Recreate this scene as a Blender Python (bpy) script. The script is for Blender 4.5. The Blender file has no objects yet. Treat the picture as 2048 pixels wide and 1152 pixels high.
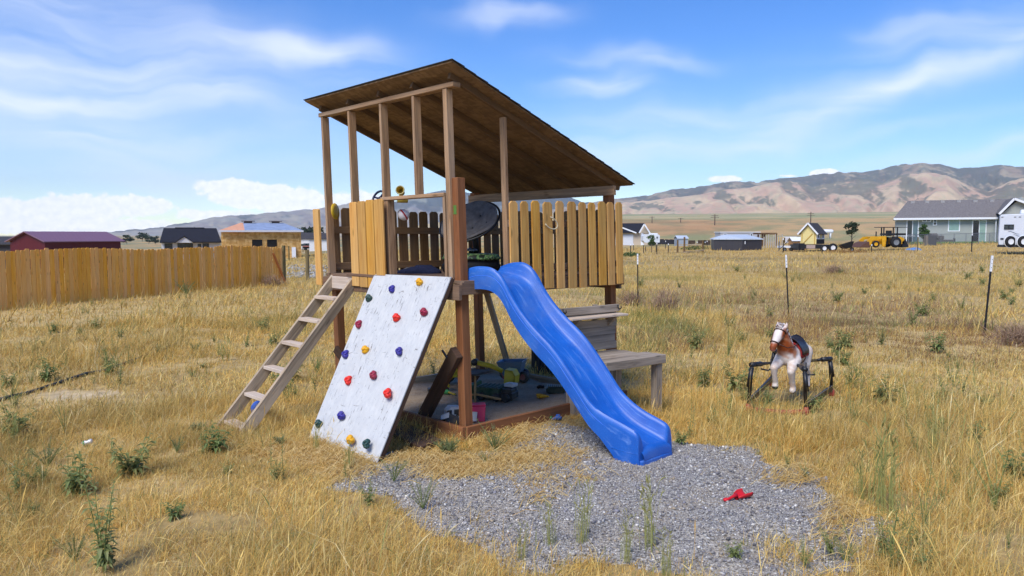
import bpy, math, random
import numpy as np
from mathutils import Vector, Matrix
R = math.radians
random.seed(7); rng = np.random.default_rng(11)
scene = bpy.context.scene
col = scene.collection
HCAM = 2.0; F = 1480.0
PIT = math.atan((576 - 470) / F); CP, SP = math.cos(PIT), math.sin(PIT)

# ------------------------------------------------------------------ terrain height and measuring helpers
def sstep(a, b, x):
    t = np.clip((x - a) / (b - a), 0, 1); return t * t * (3 - 2 * t)
def vhash(ix, iy, s):
    h = (ix.astype(np.int64) * 374761393 + iy.astype(np.int64) * 668265263 + s * 1442695041) & 0x7fffffff
    h = ((h ^ (h >> 13)) * 1274126177) & 0x7fffffff
    return ((h ^ (h >> 16)) & 0xffff) / 65535.0
def vnoise(x, y, s=0):
    x = np.asarray(x, float); y = np.asarray(y, float)
    ix = np.floor(x); iy = np.floor(y); fx = x - ix; fy = y - iy
    fx = fx * fx * (3 - 2 * fx); fy = fy * fy * (3 - 2 * fy)
    a = vhash(ix, iy, s); b = vhash(ix + 1, iy, s); c = vhash(ix, iy + 1, s); d = vhash(ix + 1, iy + 1, s)
    return a + (b - a) * fx + (c - a) * fy + (a - b - c + d) * fx * fy
def fbm(x, y, s=0, o=4):
    r = 0; amp = .5; tot = 0
    for i in range(o):
        r = r + amp * vnoise(x * 2 ** i + i * 17.3, y * 2 ** i - i * 9.1, s + i); tot += amp; amp *= .5
    return r / tot
def gz(x, y):
    x = np.asarray(x, float); y = np.asarray(y, float)
    rise = .024 * np.maximum(0, np.minimum(x, 75) - 12) - .036 * np.minimum(np.maximum(0, -x - 8), 48)
    g = rise * sstep(25, 75, y) * (1 - .0 * sstep(300, 700, y))
    d = np.hypot(x - .2, y - 8)
    g = g + (fbm(x * .55, y * .55, 3, 3) - .5) * .10 * sstep(3.2, 7, d)
    az = np.degrees(np.arctan2(x, np.maximum(y, 1e-3)))
    fan = np.maximum(0, np.minimum(np.hypot(x, y), 1700) - 170) * .031 * sstep(-2, 9, az) * (y > 0)
    return g + fan
def gzf(x, y): return float(gz(x, y))
def ray(px, py):
    x = (px - 1024) / F; y = (576 - py) / F
    return Vector((x, CP + y * SP, -SP + y * CP))
def onG(px, py):
    d = ray(px, py); z = 0.0
    if d.z < -.062:
        t = -HCAM / d.z
        for _ in range(3):
            p = d * t; t = (gzf(p.x, p.y) - HCAM) / d.z
        p = d * t; return Vector((p.x, p.y, gzf(p.x, p.y)))
    lo, hi = 1.0, 1.0
    while hi < 3000:
        p = d * hi
        if HCAM + p.z < gzf(p.x, p.y): break
        lo = hi; hi *= 1.03
    for _ in range(30):
        m = (lo + hi) / 2; p = d * m
        if HCAM + p.z < gzf(p.x, p.y): hi = m
        else: lo = m
    p = d * hi
    return Vector((p.x, p.y, gzf(p.x, p.y)))

# the playhouse stands square to its own axes: u to the left and back, v to the right and back, w up
PO = Vector((-.4614, 7.0884, 0)); _yaw = .7731
PA = Vector((-math.sin(_yaw), math.cos(_yaw), -.0067)); PB = Vector((math.cos(_yaw), math.sin(_yaw), -.0058)); PW = Vector((-.0283, -.0065, 1))
def L(u, v, w): return PO + PA * u + PB * v + PW * w

# ------------------------------------------------------------------ mesh builder
class MB:
    def __init__(s): s.v = []; s.f = []; s.uv = []; s.c = None
    def add(s, vs, fs, uvs=None):
        b = len(s.v); s.v += [tuple(p) for p in vs]
        for i, f in enumerate(fs):
            s.f.append([b + k for k in f]); s.uv.append(uvs[i] if uvs else [(0, 0)] * len(f))
    def hexa(s, c, uo=None):
        """8 corners: four round one end, four round the other; grain runs from the one to the other"""
        c = [Vector(p) for p in c]
        ln = (c[4] - c[0]).length; a = (c[1] - c[0]).length; b = (c[3] - c[0]).length
        ou, ov = random.uniform(0, 50), random.uniform(0, 50)
        fs = [(3, 2, 1, 0), (4, 5, 6, 7), (0, 1, 5, 4), (1, 2, 6, 5), (2, 3, 7, 6), (3, 0, 4, 7)]
        def q(w, o): return [(ou, ov + o), (ou, ov + o + w), (ou + ln, ov + o + w), (ou + ln, ov + o)]
        e = [(ou, ov), (ou + .02, ov), (ou + .02, ov + b), (ou, ov + b)]
        s.add(c, fs, [e, e, q(a, 0), q(b, a), q(a, a + b), q(b, 2 * a + b)])
    def bar(s, p0, p1, w, t, up=(0, 0, 1), side=None):
        """a board from p0 to p1 (centre line), w across, t along up"""
        p0 = Vector(p0); p1 = Vector(p1); d = (p1 - p0).normalized()
        if side is not None:
            sd = Vector(side); sd = (sd - d * sd.dot(d)).normalized(); u = sd.cross(d)
        else:
            up = Vector(up)
            if abs(d.dot(up.normalized())) > .98: up = Vector((0, 1, 0))
            sd = d.cross(up).normalized(); u = sd.cross(d)
        c = []
        for p in (p0, p1):
            for a, b in ((-1, -1), (1, -1), (1, 1), (-1, 1)): c.append(p + sd * (a * w / 2) + u * (b * t / 2))
        s.hexa(c)
    def box(s, c, sz, rz=0, grain=0):
        c = Vector(c); x, y, z = (k / 2 for k in sz); m = Matrix.Rotation(rz, 3, 'Z')
        if grain == 0: o = [(-x, -y, -z), (-x, y, -z), (-x, y, z), (-x, -y, z), (x, -y, -z), (x, y, -z), (x, y, z), (x, -y, z)]
        elif grain == 1: o = [(x, -y, -z), (-x, -y, -z), (-x, -y, z), (x, -y, z), (x, y, -z), (-x, y, -z), (-x, y, z), (x, y, z)]
        else: o = [(-x, -y, -z), (x, -y, -z), (x, y, -z), (-x, y, -z), (-x, -y, z), (x, -y, z), (x, y, z), (-x, y, z)]
        if grain == 0: o = [o[i] for i in (0, 1, 2, 3, 4, 5, 6, 7)]
        s.hexa([c + m @ Vector(p) for p in o])
    def prism(s, poly, ext, uvs=None):
        """a closed outline (list of 3d points) pushed along ext"""
        poly = [Vector(p) for p in poly]; ext = Vector(ext); n = len(poly)
        vs = poly + [p + ext for p in poly]
        ou, ov = random.uniform(0, 50), random.uniform(0, 50)
        if uvs is None:
            e0 = (poly[1] - poly[0]).normalized(); nn = ext.normalized(); e1 = nn.cross(e0)
            fl = [((p - poly[0]).dot(e0) + ou, (p - poly[0]).dot(e1) + ov) for p in poly]
        else: fl = [(a + ou, b + ov) for a, b in uvs]
        fs = [tuple(range(n - 1, -1, -1)), tuple(range(n, 2 * n))]; us = [fl[::-1], fl]
        for i in range(n):
            j = (i + 1) % n; fs.append((i, j, n + j, n + i))
            us.append([fl[i], fl[j], (fl[j][0] + .02, fl[j][1]), (fl[i][0] + .02, fl[i][1])])
        s.add(vs, fs, us)
    def tube(s, pts, rad, n=8, caps=True, sq=1.0):
        pts = [Vector(p) for p in pts]
        if not hasattr(rad, '__len__'): rad = [rad] * len(pts)
        rings = []; ref = None
        for i, p in enumerate(pts):
            d = (pts[min(i + 1, len(pts) - 1)] - pts[max(i - 1, 0)]).normalized()
            if ref is None:
                ref = Vector((0, 0, 1)) if abs(d.z) < .9 else Vector((1, 0, 0))
            a = d.cross(ref).normalized(); b = a.cross(d).normalized(); ref = b
            rings.append([p + (a * math.cos(2 * math.pi * k / n) + b * math.sin(2 * math.pi * k / n) * sq) * rad[i] for k in range(n)])
        vs = [q for r in rings for q in r]; fs = []; us = []; acc = random.uniform(0, 30); o = random.uniform(0, 30)
        for i in range(len(pts) - 1):
            ln = (pts[i + 1] - pts[i]).length
            for k in range(n):
                k2 = (k + 1) % n
                fs.append((i * n + k, i * n + k2, (i + 1) * n + k2, (i + 1) * n + k))
                w = 2 * math.pi * max(rad[i], 1e-4) / n
                us.append([(acc, o + k * w), (acc, o + (k + 1) * w), (acc + ln, o + (k + 1) * w), (acc + ln, o + k * w)])
            acc += ln
        if caps:
            fs.append(tuple(range(n - 1, -1, -1))); us.append([(0, 0)] * n)
            m = (len(pts) - 1) * n; fs.append(tuple(m + k for k in range(n))); us.append([(0, 0)] * n)
        s.add(vs, fs, us)
    def lathe(s, prof, c, ax=(0, 0, 1), n=20, caps=True):
        c = Vector(c); ax = Vector(ax).normalized(); ref = Vector((0, 0, 1)) if abs(ax.z) < .9 else Vector((1, 0, 0))
        a = ax.cross(ref).normalized(); b = ax.cross(a)
        vs = []
        for r, h in prof:
            for k in range(n):
                t = 2 * math.pi * k / n; vs.append(c + ax * h + (a * math.cos(t) + b * math.sin(t)) * max(r, 1e-4))
        fs = []
        for i in range(len(prof) - 1):
            for k in range(n): fs.append((i * n + k, (i + 1) * n + k, (i + 1) * n + (k + 1) % n, i * n + (k + 1) % n))
        if caps: fs.append(tuple(range(n))); m = (len(prof) - 1) * n; fs.append(tuple(m + k for k in range(n - 1, -1, -1)))
        s.add(vs, fs)
    def ball(s, c, r, n=12, m=8, rot=None, jit=0):
        if not hasattr(r, '__len__'): r = (r, r, r)
        c = Vector(c); vs = [Vector((0, 0, -1))]
        for i in range(1, m):
            ph = -math.pi / 2 + math.pi * i / m
            for k in range(n):
                t = 2 * math.pi * k / n; vs.append(Vector((math.cos(ph) * math.cos(t), math.cos(ph) * math.sin(t), math.sin(ph))))
        vs.append(Vector((0, 0, 1))); out = []
        for p in vs:
            j = 1 + random.uniform(-jit, jit); q = Vector((p.x * r[0] * j, p.y * r[1] * j, p.z * r[2] * j))
            if rot is not None: q = rot @ q
            out.append(c + q)
        fs = [(0, 1 + (k + 1) % n, 1 + k) for k in range(n)]
        for i in range(m - 2):
            for k in range(n): fs.append((1 + i * n + k, 1 + i * n + (k + 1) % n, 1 + (i + 1) * n + (k + 1) % n, 1 + (i + 1) * n + k))
        e = len(vs) - 1; b = 1 + (m - 2) * n
        fs += [(e, b + k, b + (k + 1) % n) for k in range(n)]
        s.add(out, fs)
    def torus(s, c, R_, r, ax=(0, 0, 1), n=24, m=8, a0=0, a1=2 * math.pi):
        c = Vector(c); ax = Vector(ax).normalized(); ref = Vector((0, 0, 1)) if abs(ax.z) < .9 else Vector((1, 0, 0))
        a = ax.cross(ref).normalized(); b = ax.cross(a)
        full = abs(a1 - a0 - 2 * math.pi) < 1e-6; k = n if full else n + 1; vs = []
        for i in range(k):
            t = a0 + (a1 - a0) * i / n; d = a * math.cos(t) + b * math.sin(t)
            for j in range(m):
                p = 2 * math.pi * j / m; vs.append(c + d * (R_ + r * math.cos(p)) + ax * r * math.sin(p))
        fs = []
        for i in range(n):
            i2 = (i + 1) % k
            for j in range(m): fs.append((i * m + j, i2 * m + j, i2 * m + (j + 1) % m, i * m + (j + 1) % m))
        s.add(vs, fs)
    def quad(s, a, b, c, d): s.add([a, b, c, d], [(0, 1, 2, 3)], [[(0, 0), ((Vector(b) - Vector(a)).length, 0), ((Vector(c) - Vector(d)).length, (Vector(d) - Vector(a)).length), (0, (Vector(d) - Vector(a)).length)]])
    def build(s, name, mat, parent=None, smooth=False, bevel=0, world=True, seg=1):
        """world=True: the numbers are world coordinates, moved into the parent's own frame"""
        me = bpy.data.meshes.new(name)
        v = s.v
        if parent is not None and world:
            o = parent; off = Vector()
            while o is not None: off += o.location; o = o.parent
            v = [tuple(Vector(p) - off) for p in v]
        me.from_pydata(v, [], s.f)
        ul = me.uv_layers.new(name='UVMap'); fl = [x for f in s.uv for p in f for x in p]
        ul.data.foreach_set('uv', fl)
        me.materials.append(mat)
        if smooth: me.shade_smooth()
        me.update()
        ob = bpy.data.objects.new(name, me); col.objects.link(ob)
        if parent is not None: ob.parent = parent
        if bevel:
            m = ob.modifiers.new('bevel', 'BEVEL'); m.width = bevel; m.segments = seg; m.limit_method = 'ANGLE'; m.angle_limit = R(40)
        return ob

def tag(o, label=None, cat=None, group=None, kind=None):
    if label: o['label'] = label
    if cat: o['category'] = cat
    if group: o['group'] = group
    if kind: o['kind'] = kind
    return o
def empty(name, loc, label=None, cat=None, group=None, rz=0):
    o = bpy.data.objects.new(name, None); col.objects.link(o); o.location = loc; o.rotation_euler = (0, 0, rz)
    o.empty_display_size = .1
    return tag(o, label, cat, group)
def copy_tree(o, parent=None):
    c = o.copy(); col.objects.link(c); c.parent = parent
    for ch in list(o.children): copy_tree(ch, c)
    return c
def bigmesh(name, verts, loop_idx, fsize, mat, colors=None, smooth=False):
    """arrays -> mesh; every face has fsize corners"""
    me = bpy.data.meshes.new(name); nf = len(loop_idx) // fsize
    me.vertices.add(len(verts)); me.vertices.foreach_set('co', np.ascontiguousarray(verts, np.float32).ravel())
    me.loops.add(len(loop_idx)); me.loops.foreach_set('vertex_index', np.ascontiguousarray(loop_idx, np.int32))
    me.polygons.add(nf); me.polygons.foreach_set('loop_start', np.arange(0, nf * fsize, fsize, dtype=np.int32))
    if smooth: me.polygons.foreach_set('use_smooth', np.ones(nf, bool))
    me.update(calc_edges=True)
    if colors is not None:
        a = me.color_attributes.new('col', 'FLOAT_COLOR', 'POINT')
        a.data.foreach_set('color', np.ascontiguousarray(np.c_[colors, np.ones(len(colors))], np.float32).ravel())
    me.materials.append(mat)
    o = bpy.data.objects.new(name, me); col.objects.link(o); return o

# ------------------------------------------------------------------ materials
def lin(r, g, b):
    f = lambda c: c / 12.92 if c <= .04045 else ((c + .055) / 1.055) ** 2.4
    return (f(r / 255), f(g / 255), f(b / 255), 1)
class NT:
    def __init__(s, name):
        s.m = bpy.data.materials.new(name); s.m.use_nodes = True; s.t = s.m.node_tree; s.b = s.t.nodes['Principled BSDF']
    def n(s, k, **kw):
        x = s.t.nodes.new(k)
        for a, b in kw.items():
            if a.startswith('i_'): x.inputs[a[2:].replace('_', ' ')].default_value = b
            else: setattr(x, a, b)
        return x
    def l(s, a, b): s.t.links.new(a, b)
    def mix(s, fac, a, b, mode='MIX'):
        x = s.t.nodes.new('ShaderNodeMix'); x.data_type = 'RGBA'; x.blend_type = mode
        for sk, v in ((x.inputs[0], fac), (x.inputs[6], a), (x.inputs[7], b)):
            if hasattr(v, 'is_linked'): s.l(v, sk)
            else: sk.default_value = v
        return x.outputs[2]
    def math(s, op, a, b=0, c=0):
        x = s.t.nodes.new('ShaderNodeMath'); x.operation = op
        for sk, v in zip(x.inputs, (a, b, c)):
            if hasattr(v, 'is_linked'): s.l(v, sk)
            else: sk.default_value = v
        return x.outputs[0]
    def ramp(s, fac, *stops):
        x = s.t.nodes.new('ShaderNodeValToRGB'); s.l(fac, x.inputs[0]); e = x.color_ramp.elements
        while len(e) < len(stops): e.new(.5)
        for k, (p, c) in enumerate(stops):
            e[k].position = p; e[k].color = c if hasattr(c, '__len__') else (c, c, c, 1)
        return x.outputs[0]
    def noise(s, vec, scale, detail=4, rough=.55, dist=0):
        x = s.n('ShaderNodeTexNoise'); x.inputs['Scale'].default_value = scale; x.inputs['Detail'].default_value = detail
        x.inputs['Roughness'].default_value = rough; x.inputs['Distortion'].default_value = dist
        if vec is not None: s.l(vec, x.inputs['Vector'])
        return x.outputs['Fac']
    def mapping(s, vec, sc=(1, 1, 1)):
        x = s.n('ShaderNodeMapping'); x.inputs['Scale'].default_value = sc; s.l(vec, x.inputs['Vector']); return x.outputs[0]
    def coord(s, k='Object'): return s.n('ShaderNodeTexCoord').outputs[k]
    def bump(s, h, strength=.3, dist=.01):
        x = s.n('ShaderNodeBump'); x.inputs['Strength'].default_value = strength; x.inputs['Distance'].default_value = dist
        s.l(h, x.inputs['Height']); s.l(x.outputs[0], s.b.inputs['Normal'])
    def island(s): return s.n('ShaderNodeNewGeometry').outputs['Random Per Island']
    def out(s, colr, rough=.6, spec=None, metal=0):
        if hasattr(colr, 'is_linked'): s.l(colr, s.b.inputs['Base Color'])
        else: s.b.inputs['Base Color'].default_value = colr
        if hasattr(rough, 'is_linked'): s.l(rough, s.b.inputs['Roughness'])
        else: s.b.inputs['Roughness'].default_value = rough
        if spec is not None: s.b.inputs['Specular IOR Level'].default_value = spec
        s.b.inputs['Metallic'].default_value = metal
        return s.m

def wood(name, c1, c2, vary=.25, weather=None, wamt=.5, knots=True, grain=(1.5, 28, 1), rough=.8):
    t = NT(name); uv = t.coord('UV')
    g = t.noise(t.mapping(uv, grain), 1, 7, .62, .6)
    c = t.mix(t.ramp(g, (.36, 0), (.62, 1)), c1, c2)
    big = t.noise(t.mapping(uv, (.9, 5, 1)), 1, 4, .5)
    if weather:
        c = t.mix(t.math('MULTIPLY', t.ramp(big, (.38, 0), (.66, 1)), wamt), c, weather)
    isl = t.island()
    v = t.math('ADD', t.math('MULTIPLY', isl, vary), 1 - vary / 2)
    hs = t.n('ShaderNodeHueSaturation'); t.l(c, hs.inputs['Color']); t.l(v, hs.inputs['Value'])
    t.l(t.math('ADD', t.math('MULTIPLY', t.math('FRACT', t.math('MULTIPLY', isl, 7.31)), .14), .93), hs.inputs['Saturation'])
    c = hs.outputs[0]
    if knots:
        vo = t.n('ShaderNodeTexVoronoi'); vo.inputs['Scale'].default_value = 1; t.l(t.mapping(uv, (2.6, 9, 1)), vo.inputs['Vector'])
        k = t.math('MULTIPLY', t.ramp(vo.outputs['Distance'], (.05, 1), (.16, 0)), .75)
        c = t.mix(k, c, tuple(x * .35 for x in c1[:3]) + (1,))
    cr = t.noise(t.mapping(uv, (1.2, 90, 1)), 1, 3, .5)
    c = t.mix(t.math('MULTIPLY', t.ramp(cr, (.66, 0), (.74, 1)), .55), c, tuple(x * .3 for x in c1[:3]) + (1,))
    t.bump(g, .35, .004)
    return t.out(c, rough, .25)
def plain(name, c, rough=.5, spec=.5, metal=0, vary=.12, scale=14, bump=0, isl=0):
    t = NT(name); o = t.coord()
    n = t.noise(o, scale, 5, .6)
    k = t.ramp(n, (.3, 0), (.7, 1))
    a = tuple(x * (1 - vary) for x in c[:3]) + (1,); b = tuple(min(1, x * (1 + vary)) for x in c[:3]) + (1,)
    cc = t.mix(k, a, b)
    if isl:
        hs = t.n('ShaderNodeHueSaturation'); t.l(cc, hs.inputs['Color'])
        t.l(t.math('ADD', t.math('MULTIPLY', t.island(), isl), 1 - isl / 2), hs.inputs['Value']); cc = hs.outputs[0]
    if bump: t.bump(n, bump, .004)
    return t.out(cc, t.math('ADD', t.math('MULTIPLY', n, .2), rough - .1), spec, metal)
def plastic(name, c, dust=.25, rough=.42):
    """weathered toy plastic: a film of dust and scuffs over the colour"""
    t = NT(name); o = t.coord()
    d = t.noise(o, 9, 6, .65); s = t.noise(o, 60, 3, .6)
    cc = t.mix(t.math('MULTIPLY', t.ramp(d, (.4, 0), (.75, 1)), dust), c, lin(176, 160, 132))
    cc = t.mix(t.math('MULTIPLY', t.ramp(s, (.58, 0), (.72, 1)), .18), cc, tuple(x * .55 for x in c[:3]) + (1,))
    t.bump(s, .08, .002)
    return t.out(cc, t.math('ADD', t.math('MULTIPLY', d, .35), rough - .1), .45)
def vcol(name, rough=.9, noise=None, nmul=.3, bump=0, bscale=30, spec=.2, trans=0, isl=0):
    t = NT(name); a = t.n('ShaderNodeVertexColor', layer_name='col').outputs[0]
    c = a
    if noise:
        n = t.noise(t.coord(), noise, 6, .65)
        c = t.mix(1.0, a, t.ramp(n, (.25, 1 - nmul), (.75, 1 + nmul * .6)), 'MULTIPLY')
        if bump: t.bump(t.noise(t.coord(), bscale, 6, .7), bump, .03)
    if isl:
        hs = t.n('ShaderNodeHueSaturation'); t.l(c, hs.inputs['Color'])
        t.l(t.math('ADD', t.math('MULTIPLY', t.island(), isl), 1 - isl / 2), hs.inputs['Value']); c = hs.outputs[0]
    m = t.out(c, rough, spec)
    if trans:
        tr = t.n('ShaderNodeBsdfTranslucent'); t.l(c, tr.inputs[0]); mx = t.n('ShaderNodeMixShader'); mx.inputs[0].default_value = trans
        t.l(t.b.outputs[0], mx.inputs[1]); t.l(tr.outputs[0], mx.inputs[2])
        t.l(mx.outputs[0], t.t.nodes['Material Output'].inputs[0])
    return m

M = {}
M['stud'] = wood('weathered_fir', lin(176, 138, 100), lin(120, 92, 66), .34, lin(156, 140, 120), .5)
M['picket'] = wood('yellow_treated_pine', lin(222, 172, 94), lin(194, 138, 68), .3, lin(186, 156, 106), .45)
M['picket_shade'] = wood('shade_toned_inner_boards', lin(156, 118, 76), lin(124, 92, 58), .3, lin(128, 112, 92), .5)  # weathered pine, darkened further by roof shade painted into the colour
M['rafter'] = wood('shaded_rafter_wood', lin(116, 88, 60), lin(92, 70, 48), .2, lin(106, 88, 68), .4)  # darker brown than the studs: shadow under the roof is put into the colour
M['stain'] = wood('red_brown_stained_post', lin(142, 90, 54), lin(114, 70, 40), .15, lin(152, 108, 74), .5, knots=False)
M['stain_dark'] = wood('dark_stained_timber', lin(84, 62, 48), lin(62, 46, 38), .2, lin(96, 78, 64), .5)
M['grey_wood'] = wood('grey_barn_wood', lin(166, 146, 120), lin(120, 104, 84), .5, lin(178, 162, 138), .6)
M['bench'] = wood('silvered_bench_wood', lin(150, 136, 120), lin(102, 92, 80), .5, lin(166, 154, 140), .6)
M['rung'] = wood('bleached_rung_wood', lin(206, 186, 164), lin(176, 154, 132), .15, lin(206, 196, 184), .5)
M['fence'] = wood('golden_cedar_fence', lin(242, 180, 90), lin(224, 156, 70), .18, lin(228, 182, 112), .4)
M['rail'] = wood('rim_board_wood', lin(128, 98, 74), lin(96, 72, 54), .25, lin(128, 114, 100), .5)

def osb(name, a, b, c_, sc=1.0, white=False):
    t = NT(name); o = t.coord('UV')
    v1 = t.n('ShaderNodeTexVoronoi'); v1.inputs['Scale'].default_value = 1; t.l(t.mapping(o, (16 * sc, 45 * sc, 1)), v1.inputs['Vector'])
    v2 = t.n('ShaderNodeTexVoronoi'); v2.inputs['Scale'].default_value = 1; t.l(t.mapping(o, (48 * sc, 18 * sc, 1)), v2.inputs['Vector'])
    s1 = t.n('ShaderNodeSeparateColor'); t.l(v1.outputs['Color'], s1.inputs[0]); s2 = t.n('ShaderNodeSeparateColor'); t.l(v2.outputs['Color'], s2.inputs[0])
    f = t.math('ADD', t.math('MULTIPLY', s1.outputs[0], .5), t.math('MULTIPLY', s2.outputs[1], .5))
    c = t.ramp(f, (.2, a), (.5, b), (.8, c_))
    n = t.noise(o, 2.2, 5, .6)
    c = t.mix(t.math('MULTIPLY', t.ramp(n, (.45, 0), (.7, 1)), .35), c, tuple(x * .6 for x in a[:3]) + (1,))
    t.bump(f, .2, .003)
    return t.out(c, .8, .2)
M['osb'] = osb('strand_board_sheathing', lin(116, 92, 66), lin(129, 103, 74), lin(145, 117, 86), .6)
M['osb_wall'] = osb('strand_board_wall', lin(178, 136, 76), lin(200, 158, 94), lin(214, 178, 118), .12)

def whiteboard():
    t = NT('flaking_white_paint'); o = t.coord('UV')
    a = t.noise(t.mapping(o, (9, 55, 1)), 1, 5, .6, .8); b = t.noise(t.mapping(o, (30, 9, 1)), 1, 5, .6, .8); d = t.noise(o, 3, 4, .6)
    m1 = t.ramp(t.math('ADD', a, t.math('MULTIPLY', d, .22)), (.735, 0), (.77, 1)); m2 = t.ramp(t.math('ADD', b, t.math('MULTIPLY', d, .2)), (.75, 0), (.78, 1))
    fl = t.math('MAXIMUM', m1, t.math('MULTIPLY', m2, .8))
    c = t.mix(t.ramp(t.noise(o, 6, 6, .7), (.3, 0), (.7, 1)), lin(206, 206, 202), lin(189, 190, 189))
    c = t.mix(t.math('MULTIPLY', t.ramp(a, (.45, 0), (.75, 1)), .35), c, lin(176, 184, 192))
    vs_ = t.n('ShaderNodeTexVoronoi'); vs_.inputs['Scale'].default_value = 1; t.l(t.mapping(o, (14, 44, 1)), vs_.inputs['Vector']); sc_ = t.n('ShaderNodeSeparateColor'); t.l(vs_.outputs['Color'], sc_.inputs[0])
    c = t.mix(t.math('MULTIPLY', sc_.outputs[0], .16), c, lin(150, 152, 156))
    ms = t.ramp(t.noise(o, 1.7, 6, .7), (.52, 0), (.7, 1)); c = t.mix(t.math('MULTIPLY', ms, .10), c, lin(182, 172, 154))
    c = t.mix(fl, c, lin(124, 120, 114))
    t.bump(a, .3, .004)
    return t.out(c, .6, .3)
M['white_panel'] = whiteboard()
M['blue'] = None
def slideblue():
    t = NT('sun_bleached_blue_plastic'); o = t.coord()
    n = t.noise(o, 4, 5, .6); s = t.noise(o, 120, 3, .7)
    sx = t.n('ShaderNodeSeparateXYZ'); t.l(o, sx.inputs[0])
    c = t.mix(t.ramp(n, (.35, 0), (.7, 1)), lin(18, 84, 172), lin(28, 100, 190))
    c = t.mix(t.math('MULTIPLY', t.ramp(s, (.56, 0), (.72, 1)), .25), c, lin(100, 156, 244))
    c = t.mix(t.math('MULTIPLY', t.ramp(t.noise(o, 2.1, 6, .7), (.5, 0), (.75, 1)), .2), c, lin(150, 160, 170))
    sc = t.noise(t.mapping(t.coord('UV'), (3, 60, 1)), 1, 5, .6); c = t.mix(t.math('MULTIPLY', t.ramp(sc, (.55, 0), (.72, 1)), .5), c, lin(128, 164, 220))
    t.bump(s, .12, .002)
    return t.out(c, .42, .5)
M['blue'] = slideblue()
M['black_metal'] = plain('black_powder_coat', lin(26, 26, 28), .45)
M['black_rubber'] = plain('black_rubber', lin(28, 28, 29), .75, .3)
M['steel'] = plain('dull_steel', lin(150, 152, 155), .35, .5, .9)
M['shingle'] = plain('charcoal_shingle', lin(66, 64, 66), .9, .2, 0, .35, 40, .3)
M['shingle_grey'] = plain('mid_grey_shingle', lin(118, 113, 110), .9, .2, 0, .3, 6, .3)
M['white'] = plain('white_paint', lin(226, 228, 230), .5, .4, 0, .05)
M['dark_fabric'] = plain('charcoal_canvas', lin(104, 100, 97), .9, .2, 0, .3, 14, .35)
# ------------------------------------------------------------------ camera, sun, sky
cam_d = bpy.data.cameras.new('camera'); cam = bpy.data.objects.new('camera', cam_d); col.objects.link(cam)
cam.location = (0, 0, HCAM); cam.rotation_euler = (R(90) - PIT, 0, 0)
cam_d.sensor_width = 36; cam_d.lens = F / 2048 * 36; cam_d.clip_start = .1; cam_d.clip_end = 60000
scene.camera = cam
SUN_EL = 50                        # degrees; the sun stands behind the camera to the left
sdir = Vector((-math.sin(R(30)) * math.cos(R(SUN_EL)), -math.cos(R(30)) * math.cos(R(SUN_EL)), math.sin(R(SUN_EL))))
sl = bpy.data.lights.new('sun', 'SUN'); so = bpy.data.objects.new('sun', sl); col.objects.link(so)
sl.energy = 2.0; sl.angle = R(30); sl.color = (1, .95, .88)
so.rotation_euler = (-sdir).to_track_quat('-Z', 'Y').to_euler(); so.location = (0, 0, 60)
scene.view_settings.view_transform = 'Standard'; scene.view_settings.look = 'None'
scene.view_settings.exposure = 1.12; scene.view_settings.gamma = 1

wd = bpy.data.worlds.new('World'); scene.world = wd; wd.use_nodes = True
W = NT.__new__(NT); W.m = wd; W.t = wd.node_tree; W.b = None
bg = W.t.nodes['Background']
sky = W.n('ShaderNodeTexSky'); sky.sky_type = 'NISHITA'; sky.sun_disc = False
sky.sun_elevation = R(SUN_EL); sky.sun_rotation = math.atan2(sdir.x, sdir.y)
sky.air_density = 1.0; sky.dust_density = .1; sky.ozone_density = 2.0; sky.altitude = 1400
hs = W.n('ShaderNodeHueSaturation'); hs.inputs['Saturation'].default_value = 1.38; hs.inputs['Value'].default_value = .63; hs.inputs['Hue'].default_value = .513
W.l(sky.outputs[0], hs.inputs['Color'])
tc = W.n('ShaderNodeTexCoord'); sx = W.n('ShaderNodeSeparateXYZ'); W.l(tc.outputs['Generated'], sx.inputs[0])
AZ = W.math('MULTIPLY', W.math('ARCTAN2', sx.outputs[0], sx.outputs[1]), 57.2958)
EL = W.math('MULTIPLY', W.math('ARCSINE', sx.outputs[2]), 57.2958)
def pxdeg(px, py):
    d = ray(px, py).normalized(); return math.degrees(math.atan2(d.x, d.y)), math.degrees(math.asin(d.z))
DEG = 57.2958 / F
cx = W.n('ShaderNodeCombineXYZ'); W.l(AZ, cx.inputs[0]); W.l(EL, cx.inputs[1])
AE = cx.outputs[0]
wrp = W.n('ShaderNodeTexNoise'); wrp.inputs['Scale'].default_value = .12; wrp.inputs['Detail'].default_value = 3; W.l(AE, wrp.inputs['Vector'])
wv = W.n('ShaderNodeVectorMath', operation='SUBTRACT'); W.l(wrp.outputs['Color'], wv.inputs[0]); wv.inputs[1].default_value = (.5, .5, .5)
ws = W.n('ShaderNodeVectorMath', operation='MULTIPLY_ADD'); W.l(wv.outputs[0], ws.inputs[0]); ws.inputs[1].default_value = (7, 5, 0); W.l(AE, ws.inputs[2])
AEW = ws.outputs[0]
def blob(px, py, rx, ry, ang, src):
    """soft ellipse of directions round one place in the sky, radii given in photo pixels"""
    a, e = pxdeg(px, py)
    m = W.n('ShaderNodeMapping'); m.vector_type = 'TEXTURE'
    m.inputs['Location'].default_value = (a, e, 0); m.inputs['Rotation'].default_value = (0, 0, R(ang)); m.inputs['Scale'].default_value = (rx * DEG, ry * DEG, 1)
    W.l(src, m.inputs['Vector'])
    d = W.n('ShaderNodeVectorMath', operation='DOT_PRODUCT'); W.l(m.outputs[0], d.inputs[0]); W.l(m.outputs[0], d.inputs[1])
    return W.math('EXPONENT', W.math('MULTIPLY', d.outputs['Value'], -1))
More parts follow.
